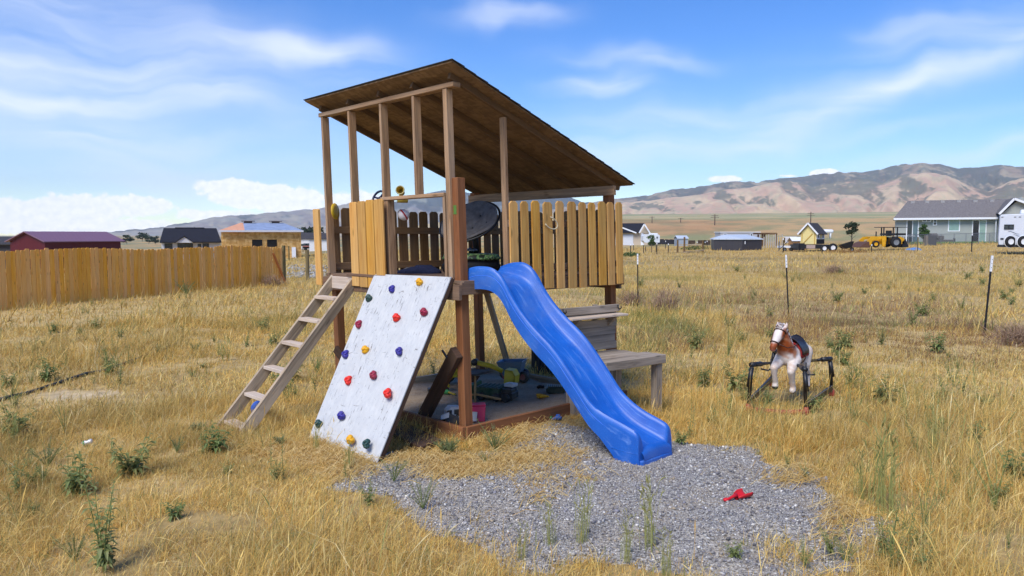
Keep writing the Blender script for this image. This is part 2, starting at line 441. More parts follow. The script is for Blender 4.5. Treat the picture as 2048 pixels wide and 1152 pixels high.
def streak(ang, sc, seed):
    m = W.n('ShaderNodeMapping'); m.inputs['Rotation'].default_value = (0, 0, R(-ang)); m.inputs['Scale'].default_value = sc
    m.inputs['Location'].default_value = (seed * 13.7, seed * 5.1, 0); W.l(AEW, m.inputs['Vector'])
    return W.ramp(W.noise(m.outputs[0], 1, 5, .52, .3), (.28, 0), (.72, 1))
S1 = streak(-13, (.06, .42, 1), 1); S2 = streak(14, (.05, .5, 1), 2); S3 = streak(2, (.07, .6, 1), 3)
cir = None
for px, py, rx, ry, ang, st, k in [
    (70, 190, 360, 110, -16, S1, .9), (230, 60, 380, 95, -13, S1, .5), (560, 105, 230, 46, -10, S1, .42), (650, 112, 110, 26, 12, S1, .42), (150, 205, 230, 17, 4, S3, .65),
    (400, 180, 220, 30, -14, S1, .45), (280, 268, 130, 14, 0, S3, .4), (1010, 32, 95, 20, 2, S3, .75), (1270, 113, 130, 20, -5, S3, .8), (1195, 172, 75, 20, 0, S3, .8),
    (1840, 170, 330, 22, 17, S2, .75), (1560, 240, 330, 40, 10, S2, .5), (1240, 270, 220, 55, 8, S2, .5), (1950, 60, 200, 45, 10, S2, .45), (1800, 72, 90, 16, 0, S3, .4),
    (1960, 308, 240, 16, 3, S3, .55), (1800, 265, 260, 14, 5, S2, .25), (1300, 330, 300, 50, 0, S2, .28), (500, 330, 520, 60, 0, S3, .22)]:
    v = W.math('MULTIPLY', W.math('MULTIPLY', blob(px, py, rx, ry, ang, AEW), W.math('ADD', W.math('MULTIPLY', st, .85), .15)), k)
    cir = v if cir is None else W.math('ADD', cir, v)
cir = W.math('MINIMUM', W.math('MULTIPLY', cir, .70), .75)
c1 = W.mix(cir, hs.outputs[0], (3.9, 4.02, 4.25, 1))
# low heaped clouds over the horizon
puff = W.noise(AE, .8, 7, .6); pf2 = W.noise(AE, 2.3, 6, .6)
cum = None
for px, py, rx, ry, ang, k in [(60, 425, 110, 24, 0, 1), (165, 418, 75, 26, 0, 1.05), (265, 412, 70, 19, 0, 1), (110, 452, 260, 16, 0, .85), (520, 392, 95, 25, 0, 1.05), (460, 372, 60, 13, 0, 1), (590, 402, 75, 26, 0, 1),
                               (440, 430, 110, 13, 0, .7), (700, 400, 90, 24, 0, .7), (1452, 358, 34, 7, 0, .95), (1646, 346, 26, 8, 0, 1.05), (1580, 352, 20, 4, 0, .6), (-160, 430, 180, 30, 0, .9)]:
    v = W.math('MULTIPLY', blob(px, py, rx, ry, ang, AE), k)
    cum = v if cum is None else W.math('MAXIMUM', cum, v)
cm = W.math('ADD', cum, W.math('MULTIPLY', W.math('SUBTRACT', W.math('ADD', W.math('MULTIPLY', puff, .65), W.math('MULTIPLY', pf2, .35)), .5), 1.5))
cm = W.ramp(cm, (.33, 0), (.47, 1))
cm = W.math('MULTIPLY', cm, W.ramp(cum, (.05, 0), (.25, 1)))
cc = W.mix(W.ramp(pf2, (.35, 0), (.65, 1)), (4.4, 4.55, 4.8, 1), (5.3, 5.3, 5.3, 1))
c2 = W.mix(W.math('MULTIPLY', cm, .94), c1, cc)
W.l(c2, bg.inputs['Color']); bg.inputs['Strength'].default_value = .15

# ------------------------------------------------------------------ ground and hills
def lc(r, g, b): return np.array(lin(r, g, b)[:3])
def mixc(a, b, t): return a * (1 - t[..., None]) + b * t[..., None]
# gravel bed and worn patches, outlined on the ground
GRAV = [onG(*p) for p in [(682, 918), (706, 948), (760, 985), (800, 1015), (880, 1050), (950, 1075), (1030, 1110), (1080, 1135), (1200, 1152), (1380, 1165), (1520, 1165), (1660, 1140), (1735, 1090), (1700, 1045), (1655, 990), (1570, 935),
        (1490, 905), (1400, 893), (1345, 888), (1270, 880), (1210, 862), (1180, 838), (1110, 826), (1050, 842), (1030, 870), (1010, 890), (960, 905), (880, 925), (800, 925), (752, 928), (700, 915)]]
GRAV = [(p.x, p.y) for p in GRAV]
def inpoly(x, y, P):
    ins = np.zeros(np.shape(x), bool); n = len(P)
    for i in range(n):
        x1, y1 = P[i]; x2, y2 = P[(i + 1) % n]
        c = ((y1 > y) != (y2 > y)) & (x < (x2 - x1) * (y - y1) / (y2 - y1 + 1e-12) + x1); ins ^= c
    return ins
def polydist(x, y, P):
    d = np.full(np.shape(x), 1e9); n = len(P)
    for i in range(n):
        x1, y1 = P[i]; x2, y2 = P[(i + 1) % n]; dx, dy = x2 - x1, y2 - y1
        t = np.clip(((x - x1) * dx + (y - y1) * dy) / (dx * dx + dy * dy), 0, 1)
        d = np.minimum(d, np.hypot(x - x1 - t * dx, y - y1 - t * dy))
    return np.where(inpoly(x, y, P), -d, d)
def plan(x, y):
    """ground position -> (u, v) of the playhouse"""
    dx = x - PO.x; dy = y - PO.y
    return dx * PA.x + dy * PA.y, dx * PB.x + dy * PB.y
def patchiness(x, y):
    g = fbm(x * .16 + 3, y * .16, 21, 4); gr = fbm(x * .45 + 9, y * .3 + 4, 31, 3)
    return g, gr
_azs = np.radians(np.concatenate([np.arange(-180, -48, 4), np.arange(-48, 48, .22), np.arange(48, 180, 4)]))
_rs = np.concatenate([np.array([.02]), 1.0 * 1.036 ** np.arange(0, 244)])
AZg, RRg = np.meshgrid(_azs, _rs); GX = np.sin(AZg) * RRg; GY = np.cos(AZg) * RRg
GZ = gz(GX, GY)
GZ = GZ - .03 * (np.abs(GX - 1.3) < 9) * 0
na = len(_azs); nr = len(_rs)
idx = np.arange(na * nr).reshape(nr, na)
nxt = np.roll(idx, -1, axis=1)
quads = np.stack([idx[:-1], nxt[:-1], nxt[1:], idx[1:]], -1)[:, :, ::-1].reshape(-1)
azd = np.degrees(AZg); g1 = fbm(GX * .16 + 3, GY * .16, 21, 4); w = fbm(azd * .5, np.log(RRg) * 6, 51, 4); w2 = fbm(azd * .22 + 7, np.log(RRg) * 9, 61, 4)
C = mixc(lc(200, 172, 116) + 0 * GX[..., None], lc(174, 148, 98), sstep(.4, .62, g1))
C = mixc(C, lc(186, 156, 102), sstep(18, 60, RRg) * .6)
C = mixc(C, lc(128, 116, 74), sstep(.5, .66, w2) * sstep(25, 60, RRg) * .6)
far = sstep(70, 190, RRg)
FC = mixc(lc(196, 164, 112) + 0 * GX[..., None], lc(150, 146, 100), sstep(.42, .6, w))
right = sstep(0, 8, azd)
red = sstep(190, 230, RRg) * (1 - sstep(430, 620, RRg)) * right * (1 - sstep(14, 22, azd + 6 * (w - .5)))
FC = mixc(FC, mixc(lc(176, 112, 76) + 0 * GX[..., None], lc(186, 140, 100), sstep(.4, .62, w2)), red * .38)
olive = sstep(480, 700, RRg) * right * (1 - sstep(1300, 2000, RRg))
FC = mixc(FC, mixc(lc(158, 160, 112) + 0 * GX[..., None], lc(190, 176, 130), sstep(.42, .6, w2)), olive * .8)
pinkf = sstep(150, 220, RRg) * (1 - sstep(380, 520, RRg)) * sstep(16, 24, azd)
FC = mixc(FC, lc(196, 156, 110), pinkf * .6 * sstep(.4, .6, w2))
lf = sstep(-4, -9, azd); FC = mixc(FC, mixc(lc(190, 158, 108) + 0 * GX[..., None], lc(136, 138, 104), sstep(.44, .58, fbm(azd * .4, np.log(RRg) * 16, 71, 3))), lf * .9)
C = mixc(C, FC, far)
# pale worn patch on the left and bare trodden soil round the ladder's foot
dp = onG(165, 790); d2 = np.hypot((GX - dp.x) / .62, (GY - dp.y - .0) / .26)
C = mixc(C, lc(206, 184, 146), sstep(1.25, .7, d2 + .5 * (fbm(GX * 3, GY * 3, 5, 3) - .5)))
M['ground'] = vcol('dry_field_soil', .95, 5, .45, .5, 26)
ground = bigmesh('ground', np.stack([GX, GY, GZ], -1).reshape(-1, 3), quads, 4, M['ground'], C.reshape(-1, 3), True)
tag(ground, kind='structure')

def hillrange(name, pts, r0, r1, foot, gfreq, gamp, seed, pal, forest, nt=90, step=.12, back=1.07):
    pts = sorted((pxdeg(px, py) for px, py in pts)); a = np.arange(pts[0][0], pts[-1][0], step)
    el = np.interp(a, [p[0] for p in pts], [p[1] for p in pts])
    el = el + (fbm(a * 2.2, a * 0, seed + 5, 3) - .5) * .16
    ridge = np.tan(np.radians(el)) * r1 + HCAM
    foot = np.minimum(foot, ridge * .55)[None, :]
    t = np.concatenate([np.linspace(0, 1, nt), np.linspace(1.02, back, 14)])
    A, T = np.meshgrid(a, t); RG = np.broadcast_to(ridge, A.shape)
    wa = A + (fbm(A * .25, T * 1.5, seed, 3) - .5) * 5 + T * 1.6
    n1 = np.abs(fbm(wa * gfreq, T * .9 + seed, seed + 1, 3) - .5) * 4; n1 = np.clip(n1, 0, 1)
    n2 = np.clip(np.abs(fbm(wa * gfreq * 2.7 + 5, T * 2.2, seed + 2, 3) - .5) * 4, 0, 1)
    gul = 1 - (n1 * .68 + n2 * .32)
    Tc = np.clip(T, 0, 1)
    prof = .25 * Tc + .75 * sstep(-.12, 1.12, Tc); prof = (prof - prof.min()) / (prof.max() - prof.min())
    h = foot + (RG - foot) * (prof - gamp * gul * np.sin(np.pi * Tc ** .85) ** .8)
    h = np.where(T > 1, foot + (RG - foot) * (1 - (T - 1) * 2.2), h)
    edge = sstep(pts[0][0], pts[0][0] + 1.0, A)
    h = np.where(T <= 0, -7.0, h)                                # the foot runs down into the plain
    RR = r0 + (r1 - r0) * T
    X = np.sin(np.radians(A)) * RR; Y = np.cos(np.radians(A)) * RR
    nz = fbm(wa * 1.3, T * 7, seed + 9, 4); nz2 = fbm(A * 2.2, T * 16, seed + 12, 4)
    base = mixc(pal[0] + 0 * A[..., None], pal[1], sstep(.36, .64, nz)); base = mixc(base, pal[2], sstep(.5, .72, nz2) * .6)
    base = mixc(base, pal[4], sstep(.28, 0, T) * .7)
    fm = forest(T, gul, nz, nz2, A)
    fm = .72 * sstep(.44, .62, fm + (fbm(A * 9, T * 40, seed + 15, 4) - .5) * .42)
    colr = mixc(base, pal[3], fm)
    n = len(a); m = len(t); ix = np.arange(n * m).reshape(m, n)
    q = np.stack([ix[:-1, :-1], ix[:-1, 1:], ix[1:, 1:], ix[1:, :-1]], -1)[:, :, ::-1].reshape(-1)
    h = h + fm * (r1 / 3000) * 3.5
    o = bigmesh(name, np.stack([X, Y, h], -1).reshape(-1, 3), q, 4, M['hill'], colr.reshape(-1, 3), True)
    return tag(o, kind='structure')
M['hill'] = vcol('dry_hillside', .95, .012, .22)
PAL = [lc(214, 188, 150), lc(204, 170, 140), lc(188, 178, 142), lc(88, 98, 84), lc(204, 182, 132)]
PALK = [lc(178, 162, 130), lc(164, 142, 116), lc(150, 146, 118), lc(76, 88, 78), lc(186, 168, 126)]
hillrange('hills', [(820, 452), (900, 440), (1000, 430), (1100, 420), (1160, 410), (1218, 399), (1290, 393), (1340, 380), (1390, 376), (1440, 367), (1480, 364), (1520, 365), (1560, 358), (1600, 354), (1640, 350), (1690, 345), (1730, 345), (1770, 338),
    (1800, 331), (1845, 325), (1880, 330), (1915, 338), (1960, 337), (2000, 331), (2048, 333), (2120, 322), (2250, 330), (2450, 318), (2700, 340), (2900, 360)], 2300, 4000, 70, .40, .26, 140, PALK,
    lambda T, g, n, n2, A: (.36 * sstep(.3, .75, T) + .30 * sstep(.15, .8, g) + .5 * (n2 - .44)) * sstep(4, 9, A))
hillrange('hills', [(900, 462), (1100, 436), (1218, 408), (1290, 402), (1340, 396), (1400, 390), (1450, 378), (1500, 376), (1540, 366), (1580, 363), (1630, 374), (1670, 366), (1720, 360), (1760, 366), (1800, 352), (1850, 345), (1900, 352), (1940, 372), (1975, 384), (2020, 364), (2060, 350), (2150, 338), (2300, 352), (2500, 340), (2700, 360), (2900, 380)],
    1500, 2750, 38, .34, .24, 100, PAL,
    lambda T, g, n, n2, A: (.34 * sstep(.3, .85, T) * sstep(.1, .6, g) + .34 * sstep(.35, .85, g) * sstep(.25, .5, T) + .60 * (n2 - .36) * sstep(.2, .4, T)) * sstep(4, 8, A))
PALL = [lc(176, 166, 144), lc(152, 142, 132), lc(144, 148, 138), lc(62, 72, 66), lc(196, 172, 128)]
hillrange('hills', [(60, 478), (150, 478), (190, 475), (205, 468), (225, 464), (250, 462), (300, 458), (350, 450), (400, 440), (450, 432), (500, 430), (540, 425), (580, 422), (630, 418), (690, 408), (760, 404), (830, 408), (900, 418), (1000, 436), (1100, 450)],
    2400, 4300, -1.5, .4, .24, 200, PALL, lambda T, g, n, n2, A: .55 * sstep(.5, .9, T) * sstep(.35, .7, g) + .4 * sstep(.75, .95, T) * sstep(-16, -12, A) + .25 * (n2 - .45), 60, .16)
PALB = [lc(150, 150, 128), lc(128, 130, 110), lc(120, 122, 104), lc(52, 64, 62), lc(170, 160, 124)]
hillrange('hills', [(560, 450), (640, 436), (720, 420), (790, 404), (840, 391), (890, 381), (925, 385), (960, 392), (1000, 394), (1050, 391), (1100, 389), (1135, 394), (1165, 406), (1220, 404), (1290, 399), (1360, 410), (1450, 425)],
    3600, 5200, 30, .5, .24, 300, PALB, lambda T, g, n, n2, A: .7 * sstep(.3, .7, T) * sstep(.2, .6, g) + .25 * (n2 - .4) + .2, 50, .16)

# gravel: a thin sheet of grit with the loose stones lying on it
def gravel():
    xs = np.arange(-2.6, 3.4, .04); ys = np.arange(3.4, 7.6, .04)
    X, Y = np.meshgrid(xs, ys); d = polydist(X, Y, GRAV) + (fbm(X * 2.2, Y * 2.2, 41, 5) - .5) * 1.05
    keep = d < .08
    Z = gz(X, Y) + .004 + .05 * sstep(.05, -.6, d) + (fbm(X * 1.4, Y * 1.4, 43, 3) - .5) * .07 * sstep(0, -.5, d) - .012 * sstep(-.03, .08, d)
    ix = np.arange(X.size).reshape(X.shape); k = keep[:-1, :-1] & keep[1:, :-1] & keep[:-1, 1:] & keep[1:, 1:]
    q = np.stack([ix[:-1, :-1], ix[:-1, 1:], ix[1:, 1:], ix[1:, :-1]], -1)[k].reshape(-1)
    return X, Y, Z, d, q
_GX, _GY, _GZ, _GD, _gq = gravel()
def gravel_top(x, y):
    i = int(round((y - 3.4) / .04)); j = int(round((x + 2.6) / .04)); return float(_GZ[i, j])
def gravmat():
    t = NT('crushed_grey_gravel'); o = t.coord()
    v = t.n('ShaderNodeTexVoronoi'); v.inputs['Scale'].default_value = 75; t.l(o, v.inputs['Vector'])
    s = t.n('ShaderNodeSeparateColor'); t.l(v.outputs['Color'], s.inputs[0])
    c = t.ramp(s.outputs[0], (0, lin(104, 101, 97)), (.35, lin(144, 140, 134)), (.7, lin(170, 165, 156)), (1, lin(210, 204, 193)))
    c = t.mix(t.math('MULTIPLY', t.ramp(t.noise(o, 2.4, 5, .6), (.42, 0), (.66, 1)), .55), c, lin(168, 152, 126))
    t.bump(v.outputs['Distance'], .9, .012); return t.out(c, .9, .25)
M['gravel'] = gravmat()
gravel_bed = bigmesh('gravel_bed', np.stack([_GX, _GY, _GZ], -1).reshape(-1, 3), _gq, 4, M['gravel'], None, True)
tag(gravel_bed, kind='structure')
def stones():
    n = 60000
    cells = np.argwhere(_GD < .04); pick = cells[rng.integers(0, len(cells), n)]
    x = _GX[pick[:, 0], pick[:, 1]] + rng.uniform(-.02, .02, n); y = _GY[pick[:, 0], pick[:, 1]] + rng.uniform(-.02, .02, n); z = _GZ[pick[:, 0], pick[:, 1]]
    uu, vv = plan(x, y)
    r = rng.lognormal(math.log(.0052), .46, n); r = np.clip(r, .004, .022)
    octv = np.array([[1, 0, 0], [-1, 0, 0], [0, 1, 0], [0, -1, 0], [0, 0, 1], [0, 0, -1]], float)
    of = np.array([[0, 2, 4], [2, 1, 4], [1, 3, 4], [3, 0, 4], [2, 0, 5], [1, 2, 5], [3, 1, 5], [0, 3, 5]])
    j = rng.uniform(.65, 1.25, (n, 6, 3)) * rng.uniform(.6, 1.25, (n, 1, 3)); V = octv[None] * j
    V = V + rng.uniform(-.25, .25, (n, 6, 3))
    a = rng.uniform(0, 6.28, n); b = rng.uniform(0, 6.28, n); ca, sa, cb, sb = np.cos(a), np.sin(a), np.cos(b), np.sin(b)
    X = V[..., 0] * ca[:, None] - V[..., 1] * sa[:, None]; Y = V[..., 0] * sa[:, None] + V[..., 1] * ca[:, None]; Z = V[..., 2]
    X, Z = X * cb[:, None] - Z * sb[:, None], X * sb[:, None] + Z * cb[:, None]
    P = np.stack([X, Y, Z * .75], -1) * r[:, None, None] + np.stack([x, y, z + r * .35], -1)[:, None, :]
    fi = (of[None] + (np.arange(n) * 6)[:, None, None]).reshape(-1)
    pal = np.array([lc(162, 158, 153), lc(130, 127, 128), lc(182, 178, 170), lc(216, 211, 201), lc(100, 97, 96), lc(170, 154, 130), lc(148, 144, 148)])
    c = pal[rng.choice(7, n, p=[.26, .2, .18, .09, .12, .07, .08])] * rng.uniform(.8, 1.15, (n, 1))
    o = bigmesh('gravel', P.reshape(-1, 3), fi, 3, vcol('loose_stones', .85, None, spec=.3), np.repeat(c, 6, 0))
    return tag(o, 'loose blue grey crushed stones spread in front of the slide', 'gravel', kind='stuff')
stones()

# the dry summer air over the valley
def haze():
    b = MB(); lo, hi = (-5750, -5750, -9), (5750, 5750, 440)
    b.hexa([(lo[0], lo[1], lo[2]), (lo[0], hi[1], lo[2]), (lo[0], hi[1], hi[2]), (lo[0], lo[1], hi[2]), (hi[0], lo[1], lo[2]), (hi[0], hi[1], lo[2]), (hi[0], hi[1], hi[2]), (hi[0], lo[1], hi[2])])
    m = bpy.data.materials.new('thin_haze'); m.use_nodes = True; t = m.node_tree; t.nodes.remove(t.nodes['Principled BSDF'])
    v = t.nodes.new('ShaderNodeVolumePrincipled'); v.inputs['Color'].default_value = (.90, .95, 1, 1); v.inputs['Density'].default_value = 1.2e-4; v.inputs['Anisotropy'].default_value = .2
    t.links.new(v.outputs[0], t.nodes['Material Output'].inputs['Volume'])
    tag(b.build('haze', m), kind='stuff')
haze()
# ------------------------------------------------------------------ the playhouse
MI = Matrix((PA, PB, PW)).transposed().inverted()
def locP(px, py, ax, val):
    d = ray(px, py); o = MI @ (Vector((0, 0, HCAM)) - PO); dd = MI @ d; return o + dd * ((val - o[ax]) / dd[ax])
def hitP(px, py, p0, nrm):
    d = ray(px, py); o = Vector((0, 0, HCAM)); return o + d * ((Vector(p0) - o).dot(nrm) / d.dot(nrm))
UU, VV, DK = 2.46, 2.52, 1.555
house = empty('playhouse', PO, 'raised wooden playhouse with slanted open roof and yellow picket rails', 'playhouse')
def post(u, v, w0, w1, s=.098, mat='stain'):
    b = MB(); h = s / 2
    b.hexa([L(u - h, v - h, w0), L(u + h, v - h, w0), L(u + h, v + h, w0), L(u - h, v + h, w0), L(u - h, v - h, w1), L(u + h, v - h, w1), L(u + h, v + h, w1), L(u - h, v + h, w1)])
    return b.build('post', M[mat], house, bevel=.004)
post(.07, .085, -.25, 2.55); post(UU - .09, .09, -.25, DK - .03); post(.09, VV - .09, -.25, 2.555); post(UU - .04, VV - .14, -.25, 2.62)
pm = MB(); p0 = L(.02, .033, 2.235)     # a dab of green paint on the corner post
for k in range(5):
    a = .012 + .006 * (k % 2); z = 2.20 + k * .017
    c0, c1, c2_, c3 = L(.105 - a, .0335, z), L(.038 + a * .6, .0335, z), L(.038 + a * .5, .0335, z + .017), L(.105 - a, .0335, z + .017)
    pm.quad(c0, c1, c2_, c3)
pm.build('paint_patch', plain('green_paint', lin(84, 128, 52), .6), house)
# rim boards
for a, b_, nm in ((L(-.04, -.022, DK - .105), L(UU + .04, -.022, DK - .105), 0), (L(-.02, -.002, DK - .07), L(-.02, VV + .02, DK - .07), 1),
                  (L(UU + .02, 0, DK - .105), L(UU + .02, VV, DK - .105), 1), (L(0, VV + .0, DK - .105), L(UU, VV + .0, DK - .105), 0)):
    m = MB(); m.bar(a, b_, .038, .15 if nm == 0 or a.x > 9 else .12); m.build('rim_board', M['rail'], house, bevel=.003)
dk = MB()
for k in range(17):
    v = .02 + k * .148
    dk.bar(L(-.04, v + .07, DK - .012), L(UU + .03, v + .07, DK - .012), .14, .036)
dk.build('deck', M['rail'], house, bevel=.003)
m = MB(); m.bar(L(.11, -.02, DK + .0), L(1.9, -.02, DK + .012), .10, .034); m.build('door_sill', M['rail'], house, bevel=.003)
# studs, header, window bar
def stud(u, v, w0, w1, du=.038, dv=.089, sh=0):
    b = MB(); a, c = du / 2, dv / 2
    b.hexa([L(u - a, v - c, w0), L(u + a, v - c, w0), L(u + a, v + c, w0), L(u - a, v + c, w0), L(u + sh - a, v - c, w1), L(u + sh + a, v - c, w1), L(u + sh + a, v + c, w1), L(u + sh - a, v + c, w1)])
    return b.build('stud', M['stud'], house, bevel=.003)
stud(2.405, .05, DK + .006, 3.392); stud(1.83, .05, DK + .006, 3.392); stud(1.213, .05, DK + .03, 3.392); stud(.638, .05, 2.413, 3.392)
stud(.135, .045, DK + .03, 3.392, .062, .075); stud(.205, .05, DK + .03, 2.376, .034); stud(1.165, .05, DK + .03, 2.376, .05)
stud(.05, .69, DK + .006, 3.19, .07, .038)
m = MB(); m.bar(L(1.262, .046, 2.394), L(.19, .046, 2.394), .098, .036); m.build('window_bar', M['stud'], house, bevel=.003)
m = MB(); m.bar(L(2.47, .05, 3.422), L(-.0, .05, 3.418), .095, .046); m.build('header_beam', M['stud'], house, bevel=.003)
SLP = .36
def roofw(v): return 3.515 - SLP * (v - .05)
for u in (.045, .64, 1.23, 1.83, 2.42):
    m = MB(); m.bar(L(u, .0, roofw(0) - .033), L(u, VV + .05, roofw(VV + .05) - .033), .04, .064); m.build('rafter', M['rafter'], house, bevel=.003)
m = MB(); m.bar(L(-.07, VV - .17, 2.532), L(UU + .05, VV - .17, 2.532), .04, .11); m.build('low_beam', M['stud'], house, bevel=.003)
for u in (.35, .95, 1.55, 2.1):
    m = MB(); m.bar(L(u, VV + .045, roofw(VV + .045) - .032), L(u + .09, VV + .045, roofw(VV + .045) - .032), .038, .06); m.build('blocking', M['stud'], house, bevel=.003)
def slab(name, c, t, mat):
    """four corners of the underside, in playhouse axes"""
    b = MB(); up = (L(0, 0, 1) - PO) * t
    c = [L(*p) for p in c]
    ln = (c[1] - c[0]).length; wd_ = (c[3] - c[0]).length
    b.prism(c, up, [(0, 0), (ln, 0), (ln, wd_), (0, wd_)]); return b.build(name, M[mat], house)
def rc(u, v): return (u, v, roofw(v))
seam = [-.135, 1.10, 2.56]
for k in range(2):
    for v0, v1 in ((-.115, 1.19), (1.196, 2.60)):
        u0, u1 = (-.14, 1.196) if k == 0 else (1.20, 2.55)
        slab('roof_sheathing', [rc(u0, v0), rc(u1, v0), rc(u1, v1), rc(u0, v1)], .013, 'osb')
sh = MB()
for k in range(19):                        # courses of shingles, each lapping the one below
    v1 = 2.625 - k * .145; v0 = max(v1 - .175, -.13)
    if v1 < -.05: break
    n = 9; us = np.linspace(-.16, 2.57, n + 1)
    for i in range(n):
        o = random.uniform(-.006, .006)
        a = [(us[i], v0, roofw(v0) + .0135 + .001 + .0), (us[i + 1] - .004, v0, roofw(v0) + .0145), (us[i + 1] - .004, v1 + o, roofw(v1) + .0225), (us[i], v1 + o, roofw(v1) + .0225)]
        pts = [L(*p) for p in a]; sh.prism(pts, PW * .006)
sh.build('shingles', M['shingle'], house)

def picket(b, a0, a1, top, thick, n, lean=0, ear=.028, UPV=None):
    """one dog-eared board between two bottom points, thickness along n"""
    a0 = Vector(a0); a1 = Vector(a1); w = a1 - a0; W1 = w.normalized(); PW_ = UPV or PW; up = PW_ * top + W1 * lean
    e0 = W1 * ear; poly = [a0, a1, a1 + up - PW_ * ear, a1 + up - e0, a0 + up + e0, a0 + up - PW_ * ear]
    ww = w.length; b.prism(poly, Vector(n).normalized() * thick, [(0, 0), (0, ww), (top - ear, ww), (top, ww - ear), (top, ear), (top - ear, 0)])
nu = (L(-1, 0, 0) - PO)
pb = MB(); edges = [(1017.5, 1037.5), (1041, 1059.5), (1063, 1082.5), (1086, 1107), (1110.5, 1129), (1134, 1153), (1156, 1173), (1176.5, 1193), (1195.5, 1212.5), (1213.8, 1229.5), (1231, 1246)]
for k, (x0, x1) in enumerate(edges):
    v0 = locP(x0, 480, 0, -.06).y + .006; v1 = locP(x1, 480, 0, -.06).y - .022; t = (v0 - .66) / 1.88
    bt = 1.436 + random.uniform(-.012, .006); tp = 2.345 + .055 * t + random.uniform(-.008, .008)
    picket(pb, L(-.058, v0, bt), L(-.058, v1, bt), tp - bt, .019, nu, random.uniform(-.008, .008))
pb.build('picket_panel', M['picket'], house, bevel=.0025)
for w in (2.12, 1.66):
    m = MB(); m.bar(L(-.02, .66, w), L(-.02, VV + .0, w + .02), .038, .07); m.build('picket_rail', M['rail'], house, bevel=.003)
pa = MB(); nv = (L(0, -1, 0) - PO)
eu = [1.80, 1.638, 1.475, 1.312, 1.128]
for k in range(4):
    bt = 1.435 + (.006, 0, -.003, .004)[k]; tp = 2.375 + (0, .004, .012, .012)[k]
    picket(pa, L(eu[k] - .008, -.048, bt), L(eu[k + 1] + .008, -.048, bt), tp - bt, .019, nv, (-.012, -.012, -.010, -.006)[k] * -1, .018)
pa.build('picket_panel', M['picket'], house, bevel=.0025)
pa = MB(); picket(pa, L(2.60, -.03, 1.42), L(2.475, -.03, 1.42), .905, .03, nv, .0, .012); pa.build('picket', M['picket'], house, bevel=.0025)
ps = MB()
for k in range(14):
    v0 = .10 + k * .17; bt = 1.44; tp = 2.335 + random.uniform(-.012, .015)
    picket(ps, L(UU + .042, v0, bt), L(UU + .042, v0 + .138, bt), tp - bt, .018, L(1, 0, 0) - PO, random.uniform(-.006, .006))
ps.build('picket_panel', M['picket_shade'], house, bevel=.0025)
pr = MB()
for k in range(14):
    u0 = .10 + k * .17; bt = 1.44; tp = 2.335 + random.uniform(-.012, .015)
    picket(pr, L(u0, VV + .022, bt), L(u0 + .138, VV + .022, bt), tp - bt, .018, L(0, 1, 0) - PO, random.uniform(-.006, .006))
pr.build('picket_panel', M['picket_shade'], house, bevel=.0025)
for a, b_ in ((L(UU + .02, .1, 2.08), L(UU + .02, VV, 2.08)), (L(.1, VV + .003, 2.08), L(UU, VV + .003, 2.08)), (L(UU + .02, .1, 1.64), L(UU + .02, VV, 1.64))):
    m = MB(); m.bar(a, b_, .038, .088); m.build('picket_rail', M['picket_shade'], house, bevel=.003)
# braces
tb = locP(908, 703, 1, -.035); bb = locP(826, 836, 1, -.035)
m = MB(); d_ = (L(*tb) - L(*bb)).normalized(); m.bar(L(bb.x, .09, bb.z - .03), L(tb.x, -.0, tb.z - .01), .07, .14, side=PB); m.build('brace', M['stain_dark'], house, bevel=.004)
m = MB(); q = L(*tb) + Vector((-.07, .0, -.06)); m.tube([q, q + Vector((-.045, 0, .075))], .012, 6); m.build('bolt', M['black_metal'], house)
m = MB(); m.bar(L(UU - .10, VV - .06, 1.30), onG(1020, 737) + Vector((0, 0, -.05)), .09, .04); m.build('brace', M['grey_wood'], house, bevel=.003)
m = MB(); m.bar(L(UU - .10, .02, .66), L(UU - .55, .10, .28), .04, .10, side=PB); m.build('brace', M['stain_dark'], house, bevel=.003)
# play fittings screwed to the rails
sw = MB(); c = L(1.55, .95, 2.62); ax = Vector((-.25, -.8, .55)); s_c = L(*locP(757, 396, 1, .32))
sw.torus(s_c, .088, .013, (-.55, -.72, .42), 28, 8)
x1 = Vector((-.55, -.72, .42)).normalized(); e1 = x1.cross(Vector((0, 0, 1))).normalized(); e2 = x1.cross(e1)
for k in range(3):
    t = R(90 + 120 * k + 20); sw.tube([s_c - x1 * .02, s_c + (e1 * math.cos(t) + e2 * math.sin(t)) * .086], [.014, .010], 8)
sw.lathe([(0, 0), (.026, .002), (.026, .02), (0, .028)], s_c - x1 * .03, x1, 14)
sw.tube([s_c - x1 * .02, s_c - x1 * .10 + Vector((0, 0, -.10)), s_c - x1 * .12 + Vector((0, 0, -.28))], .014, 8)
tag(sw.build('steering_wheel', plain('navy_plastic', lin(28, 36, 66), .45), house, True), 'dark navy toy steering wheel')
yl = plastic('faded_yellow_toy', lin(206, 170, 30), .2)
ts = MB(); c = L(*locP(801, 381, 1, .30)); axs = Vector((.02, -.97, .12)).normalized()
ts.lathe([(.030, .14), (.034, .02), (.047, -.03), (.050, -.04), (.044, -.04), (.040, -.03), (.028, .0), (.026, .1), (.001, .1)], c, -axs, 24)
ts.tube([c - Vector((0, 0, .03)) - axs * .05, c - Vector((.0, 0, .075)) - axs * .05], [.022, .03], 10)
ts.box(c - Vector((-.015, 0, .098)) - axs * .05, (.11, .08, .055), .3)
tag(ts.build('telescope', yl, house, True), 'yellow toy telescope')
tr_ = MB(); tr_.torus(c - axs * -.036, .045, .006, axs, 24, 6); tr_.build('eyepiece_ring', plain('cream_plastic', lin(214, 206, 150), .5), house, True)
